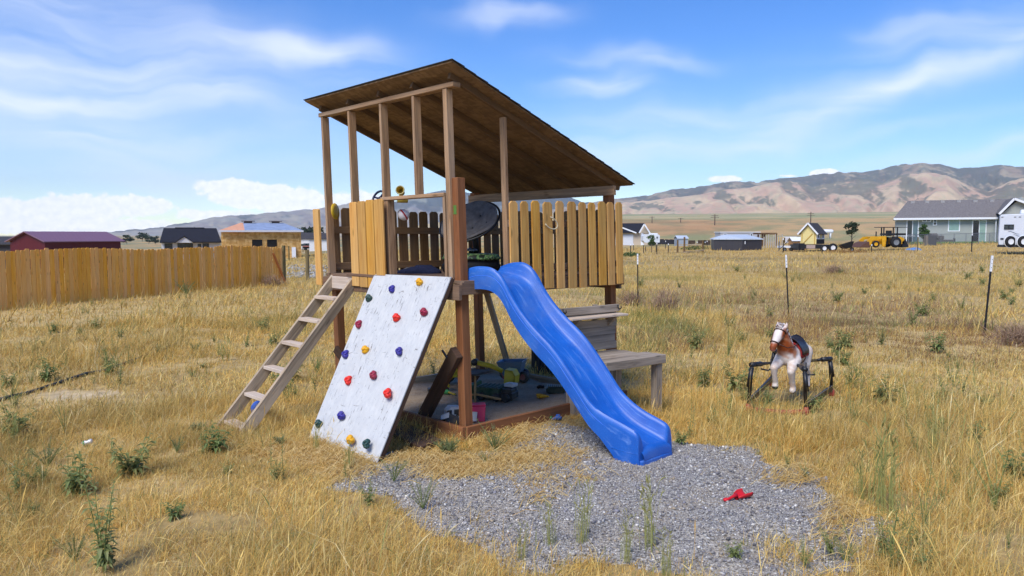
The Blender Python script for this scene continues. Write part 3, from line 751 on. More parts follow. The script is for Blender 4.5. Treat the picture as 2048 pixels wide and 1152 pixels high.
yd = MB(); c = L(*locP(670, 423, 0, 2.36)); yd.lathe([(0, -.012), (.07, -.016), (.095, -.004), (.10, .008), (.05, .014), (0, .014)], c, (.93, -.22, .1), 24); tag(yd.build('sign_disc', yl, house, True), 'round yellow plastic disc')

# ------------------------------------------------------------------ things on the deck and rails
ball = empty('beach_ball', L(1.16, .16, 2.22), 'white and red toy ball wedged behind the window stud', 'ball')
b = MB(); b.ball(L(1.085, .17, 2.225), .062, 20, 14); b.build('body', plain('white_vinyl', lin(214, 208, 208), .4), ball, True)
b = MB(); b.torus(L(1.085, .17, 2.225), .0605, .009, (.7, .2, .5), 24, 6); b.build('stripe', plain('red_vinyl', lin(176, 30, 42), .4), ball, True)
rope = MB(); rc_ = L(*locP(1101, 446, 0, -.085)); pts = []
for k in range(15):
    t = math.pi * (1.15 + 1.35 * k / 14) ; pts.append(rc_ + PB * (.09 * math.cos(t)) + Vector((0, 0, .062 * math.sin(t) - .02 * math.cos(t))) - PA * .02 * math.sin(k / 14 * math.pi))
rope.tube(pts, .007, 8); tag(rope.build('rope_loop', plain('pale_rope', lin(196, 182, 150), .8, bump=.3, scale=90), None, True), 'thin pale rope handle looped over the yellow pickets', 'rope')
chair = empty('bowl_chair', L(1.3, 1.3, DK), 'dark grey round padded bowl chair tilted on the playhouse deck', 'chair')
cc_ = L(*locP(945, 456, 0, 1.25)); nx = Vector((-.30, -.60, .80)).normalized()
e1_ = nx.cross(Vector((0, 0, 1))).normalized(); e2_ = nx.cross(e1_)
cu = MB(); nr_, nt_ = 14, 60; tv = []
tuft = [(0, 0)] + [(.19 * math.cos(2 * math.pi * k / 6 + .3), .19 * math.sin(2 * math.pi * k / 6 + .3)) for k in range(6)]
for sd in (1, -1):
    for i in range(nr_ + 1):
        for k in range(nt_):
            r = .36 * i / nr_; t = 2 * math.pi * k / nt_; x, y = r * math.cos(t), r * math.sin(t)
            dip = min(math.hypot(x - a, y - c) for a, c in tuft); f = i / nr_
            h = 1.05 * r * r + sd * (.045 * math.sqrt(max(0, 1 - f ** 6)) * (1 - .62 * math.exp(-(dip / .045) ** 2)) ) + .012 * math.sin(5 * t + 7 * r) * f
            tv.append(cc_ + nx * (h - .02) + (e1_ * x + e2_ * y) * (1 + .03 * math.sin(3 * t)))
N_ = (nr_ + 1) * nt_; cf = []
for i in range(nr_):
    for k in range(nt_):
        a, c = i * nt_ + k, i * nt_ + (k + 1) % nt_; cf.append((a, c, c + nt_, a + nt_)); cf.append((N_ + a, N_ + a + nt_, N_ + c + nt_, N_ + c))
cf += [(nr_ * nt_ + k, nr_ * nt_ + (k + 1) % nt_, N_ + nr_ * nt_ + (k + 1) % nt_, N_ + nr_ * nt_ + k) for k in range(nt_)]
cu.add(tv, cf); cu.build('cushion', M['dark_fabric'], chair, True)
TUFT = plain('dark_tuft_cloth', lin(50, 49, 50), .9)  # buttons in a darker grey than the cushion
for a, c in tuft:
    bt_ = MB(); bt_.ball(cc_ + nx * (1.05 * (a * a + c * c) + .001) + e1_ * a + e2_ * c, .011, 10, 6); bt_.build('tuft_button', TUFT, chair, True)
st_ = MB(); st_.torus(cc_ + nx * .10, .372, .014, nx, 36, 8); st_.build('rim', M['black_metal'], chair, True)
st_ = MB(); st_.tube([cc_ - nx * .06, cc_ - nx * .16 + Vector((0, 0, -.16)), L(1.35, 1.35, DK + .24)], [.04, .035, .035], 10); st_.build('stem', M['black_metal'], chair, True)
drum = empty('round_tub', L(1.35, 1.35, DK + .006), 'low round black tub with a green camouflage rim on the deck', 'tub')
d_c = L(*locP(946, 532, 2, DK + .01)); d_c = L(1.22, 1.22, DK + .006)
b = MB(); b.lathe([(.30, 0), (.335, .02), (.345, .07), (.35, .10), (.335, .125), (.325, .155), (.34, .165)], d_c, (0, 0, 1), 36); b.build('body', M['black_rubber'], drum, True)
def camo():
    t = NT('camouflage_print'); o = t.coord()
    n = t.noise(o, 16, 2, .4, .8); c = t.ramp(n, (.40, lin(34, 40, 30)), (.43, lin(82, 122, 66)), (.52, lin(150, 168, 108)), (.56, lin(44, 62, 44)), (.64, lin(30, 32, 28)))
    c.node.color_ramp.interpolation = 'CONSTANT'; return t.out(c, .5, .4)
M['camo'] = camo()
b = MB(); b.lathe([(.345, .165), (.35, .185), (.325, .222), (.26, .236), (0, .24)], d_c, (0, 0, 1), 36); b.build('lid', M['camo'], drum, True)
b = MB(); b.lathe([(.03, .238), (.028, .262), (.075, .266), (.072, .285), (.03, .298), (0, .30)], d_c, (0, 0, 1), 24); b.build('knob', M['steel'], drum, True)
# a heap of dark blue clothes
def heap(name, c, sz, mat, seed, n=26, m=14):
    b = MB(); vs = []; fs = []
    for i in range(m + 1):
        ph = math.pi / 2 * i / m
        for k in range(n):
            t = 2 * math.pi * k / n; x, y = math.cos(t) * math.cos(ph), math.sin(t) * math.cos(ph)
            f = .62 + .75 * float(fbm(x * 2.3 + seed, y * 2.3, seed, 3)); vs.append(Vector(c) + Vector((x * sz[0] * f, y * sz[1] * f, max(.0, math.sin(ph) * sz[2] * (.45 + 1.1 * float(fbm(x * 3 + 5, y * 3 + seed, seed + 3, 3)))))))
    for i in range(m):
        for k in range(n): fs.append((i * n + k, i * n + (k + 1) % n, (i + 1) * n + (k + 1) % n, (i + 1) * n + k))
    b.add(vs, fs); return b.build(name, mat, None, True)
h_c = L(*locP(842, 546, 2, DK + .008)); tag(heap('clothing', h_c, (.27, .16, .085), plain('navy_cloth', lin(34, 40, 66), .9, .2, 0, .3, 30, .3), 3), 'crumpled navy blue clothing lying on the playhouse deck', 'clothing')
h_c = L(*locP(818, 545, 2, DK + .008)); tag(heap('cap', h_c, (.085, .07, .06), plain('grey_cloth', lin(84, 84, 92), .9, .2, 0, .2, 30, .2), 5), 'small grey cloth cap beside the navy clothes on the deck', 'cap')  # a round wad of grey cloth, its kind not known

# ------------------------------------------------------------------ ladder
ladder = empty('ladder', L(2.1, -1.4, 0), 'grey wooden ladder with six rungs leaning on the playhouse deck', 'ladder')
lt0, lt1 = Vector(locP(664, 553, 1, -.035)), Vector(locP(706, 556, 1, -.035))
lb0, lb1 = onG(449, 850), onG(489, 868); lt0 = L(lt0.x, -.035, lt0.z + .01); lt1 = L(lt1.x, -.035, lt1.z + .01)
sdv = (lt1 - lt0).normalized()
for p0_, p1_ in ((lb0, lt0), (lb1, lt1)):
    m = MB(); d = (p1_ - p0_).normalized()
    n_ = sdv.cross(d).normalized()
    a = .07
    # plumb-cut ends: a parallelogram seen from the side
    q = [p0_ + Vector((0, 0, -.03)) - PB * .07 * 0, p0_ + PB * .15 + Vector((0, 0, -.03)), p1_ + PB * .0 + Vector((0, 0, -.15)), p1_ + Vector((0, 0, .0))]
    q = [p0_ - PB * .09, p0_ + PB * .08, p1_ + Vector((0, 0, -.16)), p1_ + Vector((0, 0, .01))]
    m.prism([x - sdv * .019 for x in q], sdv * .038, [(0, 0), (0, .14), (2.1, .14), (2.1, 0)]); m.build('side_rail', M['grey_wood'], ladder, bevel=.003)
for k, t in enumerate((.035, .205, .375, .54, .70, .855)):
    m = MB(); a = lb0.lerp(lt0, t) + sdv * .019; b_ = lb1.lerp(lt1, t) - sdv * .019; off = Vector((0, 0, -.015))
    m.bar(a + off, b_ + off, .115, .036, side=PB); m.build('rung', M['rung'], ladder, bevel=.003)
m = MB(); m.bar(lt0 + sdv * .019 + Vector((0, 0, -.075)) + PB * .0, lt1 - sdv * .019 + Vector((0, 0, -.075)), .03, .14); m.build('top_board', M['rung'], ladder, bevel=.003)

# ------------------------------------------------------------------ climbing wall
wallc = empty('climbing_wall', L(.6, -1.04, 0), 'white painted climbing board with coloured holds leaning on the playhouse', 'climbing wall')
TL = L(*locP(749, 548, 1, -.06)); TR = L(*locP(902, 554, 1, -.06)); BL = onG(614, 879); BR = onG(752, 926)
BL.z -= .02; BR.z -= .02
pn = (TR - TL).cross(BL - TL).normalized()
if pn.y > 0: pn = -pn
m = MB(); m.prism([TL, TR, BR, BL], -pn * .010, [(2.0, 0), (2.0, 1.25), (0, 1.25), (0, 0)]); m.build('board', M['white_panel'], wallc)
em = MB()
for a, b_ in ((TL, TR), (TR, BR), (BR, BL), (BL, TL)):
    ii = ((TL + TR + BL + BR) / 4 - (a + b_) / 2).normalized() * .02
    em.bar(a.lerp(b_, .002) - pn * .0325 + ii * .93, a.lerp(b_, .998) - pn * .0325 + ii * .93, .036, .044, up=pn)
em.build('frame', M['stain_dark'], wallc)
HC = {'green': plastic('dark_green_hold', lin(26, 66, 62), .12), 'purple': plastic('purple_hold', lin(48, 44, 140), .12), 'yellow': plastic('yellow_hold', lin(226, 166, 16), .08), 'crimson': plastic('crimson_hold', lin(146, 24, 58), .1), 'red': plastic('red_hold', lin(222, 42, 30), .06)}
dirr = (TR - TL).normalized(); dird = pn.cross(dirr).normalized()
if dird.z < 0: dird = -dird
for px, py, cn, a in [(740, 597, 'green', .3), (786, 579.5, 'purple', -.4), (841, 565, 'yellow', .2), (850, 625, 'crimson', .1), (795.5, 636, 'red', .35), (719.7, 650, 'crimson', -.5), (693.4, 710, 'purple', -.35), (733, 700, 'yellow', .5), (800, 704, 'purple', -.4),
                      (699, 762, 'red', -.5), (749, 751.5, 'crimson', -.1), (777.6, 788, 'red', -.25), (685, 832, 'purple', .2), (640, 848, 'green', .5), (703.6, 880, 'yellow', .25), (735.4, 889, 'green', -.45)]:
    c = hitP(px, py, TL, pn); b = MB()
    ex = dirr * math.cos(a) + dird * math.sin(a); ey = -dirr * math.sin(a) + dird * math.cos(a)
    HSC = 1.1; rot = Matrix((ex, ey, pn)).transposed()
    K = HSC * random.uniform(.92, 1.08)
    b.ball(c - ey * .008 * K + pn * .010, (.042 * K, .031 * K, .026 * K), 16, 9, rot, .06)
    b.ball(c + ey * .018 * K + ex * -.012 * K + pn * .012, (.020 * K, .024 * K, .028 * K), 10, 6, rot, .06)
    b.ball(c - ey * .012 * K + ex * .026 * K + pn * .020 * K, (.022 * K, .015 * K, .020 * K), 10, 6, rot, .06)
    b.torus(c + ey * .006 * K + pn * .031 * K, .020 * K, .0095 * K, (pn * .9 + ey * .4), 18, 6)
    h = b.build('climbing_hold', HC[cn], wallc, True); h['label'] = cn + ' climbing hold'
    bb_ = MB(); bb_.lathe([(.009, 0), (.009, .008), (0, .008)], c + pn * .030 - ey * .002, pn, 10); off = Vector()
    bb_.build('bolt', M['black_metal'], h)
# ------------------------------------------------------------------ slide
slide = empty('slide', L(-1.6, .68, 0), 'blue plastic wave slide running from the playhouse deck to the gravel', 'slide')
RP = [(.04, 1.685), (-.05, 1.708), (-.15, 1.716), (-.235, 1.708), (-.32, 1.662), (-.385, 1.585), (-.44, 1.49), (-.52, 1.375), (-.62, 1.262), (-.74, 1.15), (-.86, 1.05), (-.96, .945), (-1.065, .815), (-1.16, .69), (-1.26, .56), (-1.36, .475), (-1.48, .412), (-1.59, .37), (-1.67, .338), (-1.718, .312), (-1.738, .27), (-1.742, .20)]
from mathutils import geometry
def spl(P, n):
    out = []
    P = [P[0]] + P + [P[-1]]
    for i in range(1, len(P) - 2):
        for k in range(n):
            t = k / n; o = []
            for j in range(2):
                a, b, c, d = P[i - 1][j], P[i][j], P[i + 1][j], P[i + 2][j]
                o.append(.5 * (2 * b + (c - a) * t + (2 * a - 5 * b + 4 * c - d) * t * t + (3 * b - a - 3 * c + d) * t ** 3))
            out.append(tuple(o))
    out.append(P[-2]); return out
rails = spl(RP, 3)
def bedz(u, r):
    """bed height under the rail height r"""
    k = float(sstep(-1.25, -1.62, u)); d0 = float(sstep(.1, -.25, u))
    return r - (.07 + .085 * d0) - .0 * k
half = .236
def cv(u): return .505 - .105 * u * -1 * -1 if False else .392 + .175 * (-u)
secs = []
for i, (u, r) in enumerate(rails):
    b_ = bedz(u, r)
    fl = float(sstep(-1.30, -1.60, u))                           # flared foot
    low = b_ - .055 - fl * .15
    if u < -1.70: b_ = min(b_, .17)
    wd2 = half + .006 * fl
    skirt = max(.006, min(r - .22 - .02 * fl, low)) if fl < .5 else max(.0, (1 - fl) * .3)
    tl = .042 * math.sin(math.pi * min(1, max(0, (.1 - u) / 1.8)))
    sec = []
    prof = [(-wd2 - .004, skirt), (-wd2 - .006, r - .055), (-wd2 + .002, r - .016), (-wd2 + .018, r - .001), (-wd2 + .034, r - .006), (-wd2 + .050, r - .035), (-wd2 + .064, b_ + .035), (-wd2 + .085, b_ + .009), (-wd2 + .12, b_),
            (0, b_ - .004)]
    full = [(x, z) for x, z in prof] + [(-x, z) for x, z in prof[-2::-1]]
    under = [(wd2 - .022, skirt + .0), (wd2 - .05, b_ - .03), (0, b_ - .034), (-wd2 + .05, b_ - .03), (-wd2 + .022, skirt)]
    secs.append([L(u, cv(u) + x, max(z, -.01) + (tl * (x / wd2)) * (1 - fl)) for x, z in full + under])
b = MB(); n = len(secs[0]); vs = [p for s in secs for p in s]; fs = []; cu = []
for i in range(len(secs) - 1):
    for k in range(n): fs.append((i * n + k, i * n + (k + 1) % n, (i + 1) * n + (k + 1) % n, (i + 1) * n + k)); cu.append([(i * .045, k * .05), (i * .045, k * .05 + .05), (i * .045 + .045, k * .05 + .05), (i * .045 + .045, k * .05)])
fs.append(tuple(range(n))); fs.append(tuple((len(secs) - 1) * n + k for k in range(n - 1, -1, -1))); cu += [[(0, 0)] * n] * 2
b.add(vs, fs, cu); so_ = b.build('chute', M['blue'], slide, True)
ed = so_.modifiers.new('e', 'EDGE_SPLIT'); ed.split_angle = R(50)
# exit lip, foot step and the moulded band round the foot
b = MB()
def ring(u, hw, z0, z1, t): return [L(u, cv(u) - hw, z0), L(u, cv(u) + hw, z0), L(u, cv(u) + hw, z1), L(u, cv(u) - hw, z1)]
uf = -1.745
# a rounded nose rolled down from the bed end
nose = []
for k in range(9):
    t = k / 8 * math.pi / 2
    nose.append((uf + .03 - .05 * math.sin(t), .155 - .07 * (1 - math.cos(t))))
nose += [(uf - .022, .055), (uf + .0, .05)]
for k in range(len(nose) - 1):
    pass
nv_ = []; nf = []
for (u, w) in nose:
    for s_ in np.linspace(-1, 1, 9):
        arch = -.035 * (1 - s_ * s_) * 0
        nv_.append(L(u, cv(u) + s_ * (half - .03), w + .03 * (1 - abs(s_) ** 2) * (1 if w > .1 else 0)))
for i in range(len(nose) - 1):
    for k in range(8): nf.append((i * 9 + k, i * 9 + k + 1, (i + 1) * 9 + k + 1, (i + 1) * 9 + k))
b.add(nv_, nf); b.build('exit_lip', M['blue'], slide, True)
b = MB()
b.prism([L(uf + .012, cv(uf) - half + .000, -.02), L(uf - .022, cv(uf) - half + .012, -.02), L(uf - .030, cv(uf), -.02), L(uf - .022, cv(uf) + half - .012, -.02), L(uf + .012, cv(uf) + half - .000, -.02), L(uf + .26, cv(uf + .26) + half - .004, -.02), L(uf + .26, cv(uf + .26) - half + .004, -.02)], PW * .095)
b.build('foot', M['blue'], slide, bevel=.012, seg=3)
for s_ in (-1, 1):
    b = MB(); pts = [L(u, cv(u) + s_ * (half + .007), w) for u, w in ((uf + .26, .15), (uf + .12, .135), (uf + .005, .13))]; b.tube(pts, .006, 6); b.build('moulded_band', M['blue'], slide, True)
# moulded seam lines on the side walls
SEAM = plain('lighter_blue_seam', lin(60, 120, 230), .5)
for s_ in (-1, 1):
    b = MB(); pts = [L(u, cv(u) + s_ * (half + .0055), r - .105) for u, r in rails if -1.5 < u < .1]; b.tube(pts, .0028, 5); b.build('seam_line', SEAM, slide, True)
# ------------------------------------------------------------------ sandbox under the deck
box = empty('sandbox', PO, 'sand pit with low brown timber edging under the playhouse', 'sandbox')
SW = .055
for a, b_ in ((L(-.02, -.022, .035), L(UU + .03, -.022, .035)), (L(-.022, -.0, .035), L(-.022, VV + .04, .035)), (L(UU + .02, 0, .03), L(UU + .02, VV, .03)), (L(0, VV + .022, .03), L(UU, VV + .022, .03))):
    m = MB(); m.bar(a, b_, .042, .21); m.build('edging', M['stain'] if a.z > .02 else M['grey_wood'], box, bevel=.004)
def sandmat():
    t = NT('dusty_pit_sand'); o = t.coord(); n = t.noise(o, 3, 6, .65); f = t.noise(o, 110, 3, .7)
    v = t.n('ShaderNodeTexVoronoi'); v.inputs['Scale'].default_value = 90; t.l(o, v.inputs['Vector']); s = t.n('ShaderNodeSeparateColor'); t.l(v.outputs['Color'], s.inputs[0])
    c = t.mix(t.ramp(n, (.35, 0), (.65, 1)), lin(180, 154, 122), lin(148, 126, 100)); c = t.mix(t.math('MULTIPLY', s.outputs[0], .45), c, lin(200, 188, 170)); c = t.mix(t.ramp(f, (.56, 0), (.7, .6)), c, lin(74, 64, 58))
    t.bump(v.outputs['Distance'], .7, .01); return t.out(c, .95, .15)
M['sand'] = sandmat()
us = np.linspace(.0, UU, 60); X_, Y_ = np.meshgrid(us, np.linspace(.0, VV, 60))
Zs = SW + (fbm(X_ * 2.5, Y_ * 2.5, 81, 4) - .5) * .10
def sandw(u, v): return SW + (float(fbm(u * 2.5, v * 2.5, 81, 4)) - .5) * .10
b = MB(); vs = [L(u, v, w) - PO for u, v, w in zip(X_.ravel(), Y_.ravel(), Zs.ravel())]; ix = np.arange(3600).reshape(60, 60)
b.add(vs, [tuple(q) for q in np.stack([ix[:-1, :-1], ix[1:, :-1], ix[1:, 1:], ix[:-1, 1:]], -1).reshape(-1, 4).tolist()]); b.build('sand', M['sand'], box, True, world=False)
def onS(px, py, dw=0):
    p = locP(px, py, 2, SW)
    for _ in range(3): p = locP(px, py, 2, sandw(p.x, p.y) + dw)
    return L(*p)
Y = plastic('yellow_toy_plastic', lin(214, 186, 28), .25); G_ = plastic('green_toy_plastic', lin(34, 70, 42), .3); G2 = plastic('bright_green_toy', lin(60, 160, 76), .2)
BK = plastic('black_toy_plastic', lin(30, 30, 32), .3); WH = plastic('white_toy_plastic', lin(206, 206, 204), .25); PK = plastic('pink_red_plastic', lin(196, 34, 84), .15); BG = plastic('slate_blue_plastic', lin(100, 124, 146), .25)
BL_ = plastic('blue_toy_plastic', lin(34, 110, 200), .15); RD = plastic('red_toy_plastic', lin(206, 24, 36), .05); RW = plastic('faded_red_wheel', lin(150, 70, 72), .3)
CAMX = Vector((1, 0, 0)); CY = Vector((0, 1, 0)); CZ = Vector((0, 0, 1))
def wheel(name, c, ax, r, w, tm, hm, parent):
    b = MB(); b.lathe([(r * .55, -w / 2), (r * .9, -w / 2), (r, -w * .3), (r, w * .3), (r * .9, w / 2), (r * .55, w / 2), (r * .55, -w / 2)], c, ax, 20, False); t = b.build(name, tm, parent, True)
    b = MB(); b.lathe([(0, -w * .42), (r * .5, -w * .40), (r * .58, -w * .45), (r * .58, w * .45), (r * .5, w * .40), (r * .15, w * .46), (0, w * .46)], c, ax, 16); b.build('hub', hm, t, True); return t
# yellow digger
c = onS(905, 768); dg = empty('toy_digger', c, 'yellow toy digger with a long arm and scoop in the sand', 'toy digger')
b = MB(); b.box(c + Vector((.02, .02, .13)), (.26, .20, .06), .2); b.box(c + Vector((.0, .02, .18)), (.12, .16, .05), .2); b.tube([c + Vector((-.06, .02, .17)), c + Vector((-.02, .02, .28)), c + Vector((.05, .02, .27)), c + Vector((.06, .02, .17))], .02, 8); b.build('body', Y, dg, bevel=.012, seg=2)
for dx, dy in ((-.08, -.10), (-.05, .14), (.12, .16)): wheel('wheel', c + Vector((dx, dy, .065)), (.35, -.94, 0), .065, .05, BK, Y, dg)
b = MB(); a0 = c + Vector((.13, -.02, .19)); a1 = onS(1000, 772) + Vector((0, 0, .25)); a1 = c + Vector((.30, -.06, .30)); a2 = c + Vector((.66, -.16, .20)); a3 = c + Vector((.78, -.20, .13))
b.tube([a0, a0.lerp(a1, .5) + Vector((0, 0, .04)), a1], [.028, .03, .032], 8); b.tube([a1, a1.lerp(a2, .6) + Vector((0, 0, .02)), a2], [.034, .032, .03], 8); b.tube([a0 + Vector((.05, .05, -.03)), a1 + Vector((-.04, .03, -.02))], .016, 8); b.build('arm', Y, dg, True)
b = MB(); w2 = Vector((.35, .94, 0)) * .085; base = a2 + Vector((.06, -.03, -.02))
out_ = [(0, .06), (.10, .05), (.14, -.02), (.13, -.12), (.07, -.165), (-.02, -.15)]; inn = [(-.02, -.135), (.06, -.145), (.11, -.11), (.12, -.02), (.09, .03), (0, .04)]
dxv = Vector((.94, -.35, 0)); b.prism([base - w2 + dxv * x + CZ * z for x, z in out_ + inn], w2 * 2); b.prism([base - w2 + dxv * x + CZ * z for x, z in out_], w2 * .12); b.prism([base + w2 * .88 + dxv * x + CZ * z for x, z in out_], w2 * .12); b.build('scoop', Y, dg)
b = MB(); b.lathe([(.035, -.04), (.045, -.03), (.045, .03), (.035, .04)], a1, (.35, .94, 0), 14); b.build('joint', BK, dg, True)
# green tipper
c = onS(985, 797); gt = empty('toy_tipper_truck', c, 'dark green toy tipper truck with ribbed bed beside the yellow digger', 'toy truck'); rz = -.38
rm = Matrix.Rotation(rz, 3, 'Z'); P = lambda x, y, z: c + rm @ Vector((x, y, z))
b = MB(); b.hexa([P(-.17, -.10, .03), P(-.17, .14, .03), P(-.19, .15, .15), P(-.19, -.11, .15), P(.12, -.10, .03), P(.12, .14, .03), P(.12, .15, .15), P(.12, -.11, .15)])
for k in range(5): b.box(P(-.13 + k * .055, .02, .157), (.018, .24, .014), rz)
b.build('bed', G_, gt, bevel=.006)
b = MB(); b.prism([P(-.20, -.13, .0), P(-.20, .17, .0), P(-.23, .19, .17), P(-.23, -.15, .17)], P(-.02, 0, .01) - P(0, 0, 0)); b.build('tailgate', plastic('mid_green_toy', lin(40, 96, 50), .2), gt)
b = MB(); b.box(P(.20, .02, .06), (.18, .22, .08), rz); b.box(P(.21, .02, .115), (.13, .18, .05), rz); b.build('chassis', BK, gt, bevel=.008)
for dx in (-.1, .1, .22): wheel('wheel', P(dx, -.12, .045), rm @ Vector((0, 1, 0)), .05, .045, BK, BK, gt)
b = MB(); b.box(P(.20, .10, .165), (.13, .12, .04), rz - .2); b.box(P(.20, .10, .188), (.05, .05, .012), rz); b.build('cab', WH, gt, bevel=.008)
# slate blue dump cart
c = onS(1025, 762); dc = empty('dump_cart', c, 'slate blue toy dump cart with a deep open hopper', 'toy cart'); rz = -.25; rm = Matrix.Rotation(rz, 3, 'Z'); P = lambda x, y, z: c + rm @ Vector((x, y, z))
b = MB(); o = [(-.19, -.14), (.17, -.14), (.17, .14), (-.19, .14)]; lo = [(-.10, -.10), (.11, -.10), (.11, .10), (-.10, .10)]
vs = [P(x, y, .27 + (.02 if x > 0 else 0)) for x, y in o] + [P(x, y, .08) for x, y in lo] + [P(x * .88, y * .86, .265 + (.02 if x > 0 else 0)) for x, y in o] + [P(x * .86, y * .86, .10) for x, y in lo]
fs = [(4, 5, 6, 7)[::-1]] + [(i, (i + 1) % 4, 4 + (i + 1) % 4, 4 + i)[::-1] for i in range(4)] + [(8, 9, 10, 11)] and [(7, 6, 5, 4)] + [(4 + i, 4 + (i + 1) % 4, (i + 1) % 4, i) for i in range(4)] + [(12, 13, 14, 15)] + [(8 + i, 8 + (i + 1) % 4, 12 + (i + 1) % 4, 12 + i) for i in range(4)] + [(i, (i + 1) % 4, 8 + (i + 1) % 4, 8 + i) for i in range(4)]
b.add(vs, fs); b.build('hopper', BG, dc, bevel=.004)
for dx, dy in ((.17, -.06), (.13, .14), (-.14, .12)): wheel('wheel', P(dx, dy, .075), rm @ Vector((.3, 1, 0)), .075, .06, BK, RW, dc)
b = MB(); b.bar(P(-.12, 0, .06), P(.16, 0, .06), .16, .05); b.build('chassis', RW, dc, bevel=.006)
# pink box with a white badge
c = onS(950, 842); pb_ = empty('toy_box', c, 'pink plastic box with a torn white panel behind the corner post', 'toy box'); rz = .12; rm = Matrix.Rotation(rz, 3, 'Z'); P = lambda x, y, z: c + rm @ Vector((x, y, z))
b = MB(); b.hexa([P(-.12, -.06, 0), P(-.12, .07, 0), P(-.12, .08, .16), P(-.12, -.04, .16), P(.10, -.06, 0), P(.10, .07, 0), P(.11, .08, .165), P(.11, -.04, .165)]); b.build('body', PK, pb_, bevel=.012, seg=2)
b = MB(); b.bar(P(-.125, .02, .168), P(.112, .02, .172), .13, .014); b.build('lid', PK, pb_, bevel=.005)
b = MB(); b.prism([P(-.10, -.075, .03), P(.01, -.075, .015), P(.02, -.065, .11), P(-.03, -.06, .115), P(-.05, -.063, .08), P(-.07, -.06, .11), P(-.11, -.06, .10)], rm @ Vector((0, -.008, 0))); b.build('panel', WH, pb_)
# white toy lorry lying by the edging
c = onS(903, 842); wt = empty('toy_lorry', c, 'white and black toy lorry left of the corner post', 'toy truck'); rz = .35; rm = Matrix.Rotation(rz, 3, 'Z'); P = lambda x, y, z: c + rm @ Vector((x, y, z))
b = MB(); b.prism([P(-.07, -.05, .03), P(.09, -.05, .03), P(.09, -.05, .15), P(-.02, -.05, .16), P(-.06, -.05, .12)], rm @ Vector((0, .12, 0))); b.build('cab', WH, wt, bevel=.01, seg=2)
b = MB(); b.box(P(-.035, -.052, .105), (.05, .006, .045), rz); b.box(P(.04, -.052, .105), (.05, .006, .05), rz); b.build('window', BK, wt)
for dx in (-.04, .06): wheel('wheel', P(dx, -.06, .04), rm @ Vector((0, 1, 0)), .04, .03, BK, WH, wt)
b = MB(); b.prism([P(-.14, -.10, .05), P(-.06, -.12, .07), P(-.05, -.10, .11), P(-.13, -.08, .08)], P(0, .01, .008) - P(0, 0, 0)); b.build('plough_blade', WH, wt)
b = MB(); b.prism([P(-.10, -.11, .0), P(.05, -.13, .0), P(.06, -.09, .05), P(-.03, -.09, .10), P(-.07, -.10, .08)], P(0, .015, 0) - P(0, 0, 0)); b.build('bumper', BK, wt)
tag(heap('rag', L(.55, .10, .03), (.22, .10, .06), plain('black_rag', lin(32, 30, 30), .9, .2, 0, .3, 30, .3), 9), 'crumpled black rag lying along the sandbox edge', 'rag')
# digger seat on a stick frame
c = onS(950, 812); ds = empty('stick_seat', c, 'black flat seat on a pale wooden stick frame in the sand', 'toy seat')
t = onS(957, 746) if False else c + Vector((.0, .05, .37)); WD = wood('pale_dowel', lin(196, 156, 100), lin(170, 128, 78), .1, knots=False)
b = MB(); b.tube([c, c + Vector((0, .05, .37))], .014, 10); b.build('upright', WD, ds, True)
b = MB(); b.tube([c + Vector((-.16, .06, .11)), c + Vector((.02, .03, .13)), c + Vector((.30, -.03, .085))], .014, 10); b.build('crossbar', WD, ds, True)
b = MB(); b.prism([c + Vector((-.12, .04, .27)), c + Vector((.01, .04, .27)), c + Vector((.06, .04, .345)), c + Vector((-.12, .04, .345))], Vector((0, .02, 0))); b.build('bracket', M['stain_dark'], ds)
b = MB(); b.prism([c + Vector(p) for p in ((-.20, -.06, .36), (.02, -.09, .365), (.17, .03, .385), (.16, .10, .39), (.0, .14, .39), (-.19, .08, .37))], Vector((0, 0, .022))); b.build('seat', BK, ds, bevel=.008, seg=2)
def scoop(name, head, dirv, hl, ml, r, ll, mh, mhd, label, cat):
    e = empty(name, head, label, cat); d = Vector(dirv).normalized(); s = d.cross(CZ).normalized()
    b = MB(); n = 12; prof = []
    vs = []; rows = 7
    for i in range(rows):                                            # a half shell, open at the top and the front
        f = i / (rows - 1); rr = r * (.55 + .45 * math.sin(min(1, f * 1.6) * math.pi / 2))
        for k in range(n + 1):
            t = math.pi * (1 + k / n); vs.append(head + d * (ll * (.5 - f)) * -1 * -1 + s * math.cos(t) * rr + CZ * (rr * .8 + math.sin(t) * rr * .8))
    m_ = len(vs)
    vs += [v + CZ * .006 + (head + CZ * r - v) * .06 for v in vs]
    fs = []
    for i in range(rows - 1):
        for k in range(n):
            a = i * (n + 1) + k; q = (a, a + 1, a + n + 2, a + n + 1); fs.append(q); fs.append(tuple(m_ + x for x in q[::-1]))
    for k in range(n):
        fs.append((k + 1, k, m_ + k, m_ + k + 1)); a = (rows - 1) * (n + 1) + k; fs.append((a, a + 1, m_ + a + 1, m_ + a))
    for i in range(rows - 1):
        a = i * (n + 1); fs.append((a, a + n + 1, m_ + a + n + 1, m_ + a)); a += n; fs.append((a + n + 1, a, m_ + a, m_ + a + n + 1))
    fs.append(tuple(range(0, n + 1)))
    b.add(vs, fs); b.build('scoop_head', mh, e, True)
    h0 = head + d * ll * .5 + CZ * r * .5; h1 = h0 + d * hl + CZ * -r * .2
    b = MB(); b.tube([h0 - d * .01, h0 + d * hl * .3, h1 - d * .03, h1], [r * .35, r * .20, r * .20, r * .30], 8); b.ball(h1, (r * .38, r * .38, r * .25), 10, 6); b.build('handle', mhd, e, True)
    return e
scoop('sand_scoop', onS(891, 788), (.75, -.5, 0), .08, 0, .05, .12, G2, Y, 'green toy scoop with a yellow handle in the sand', 'toy scoop')
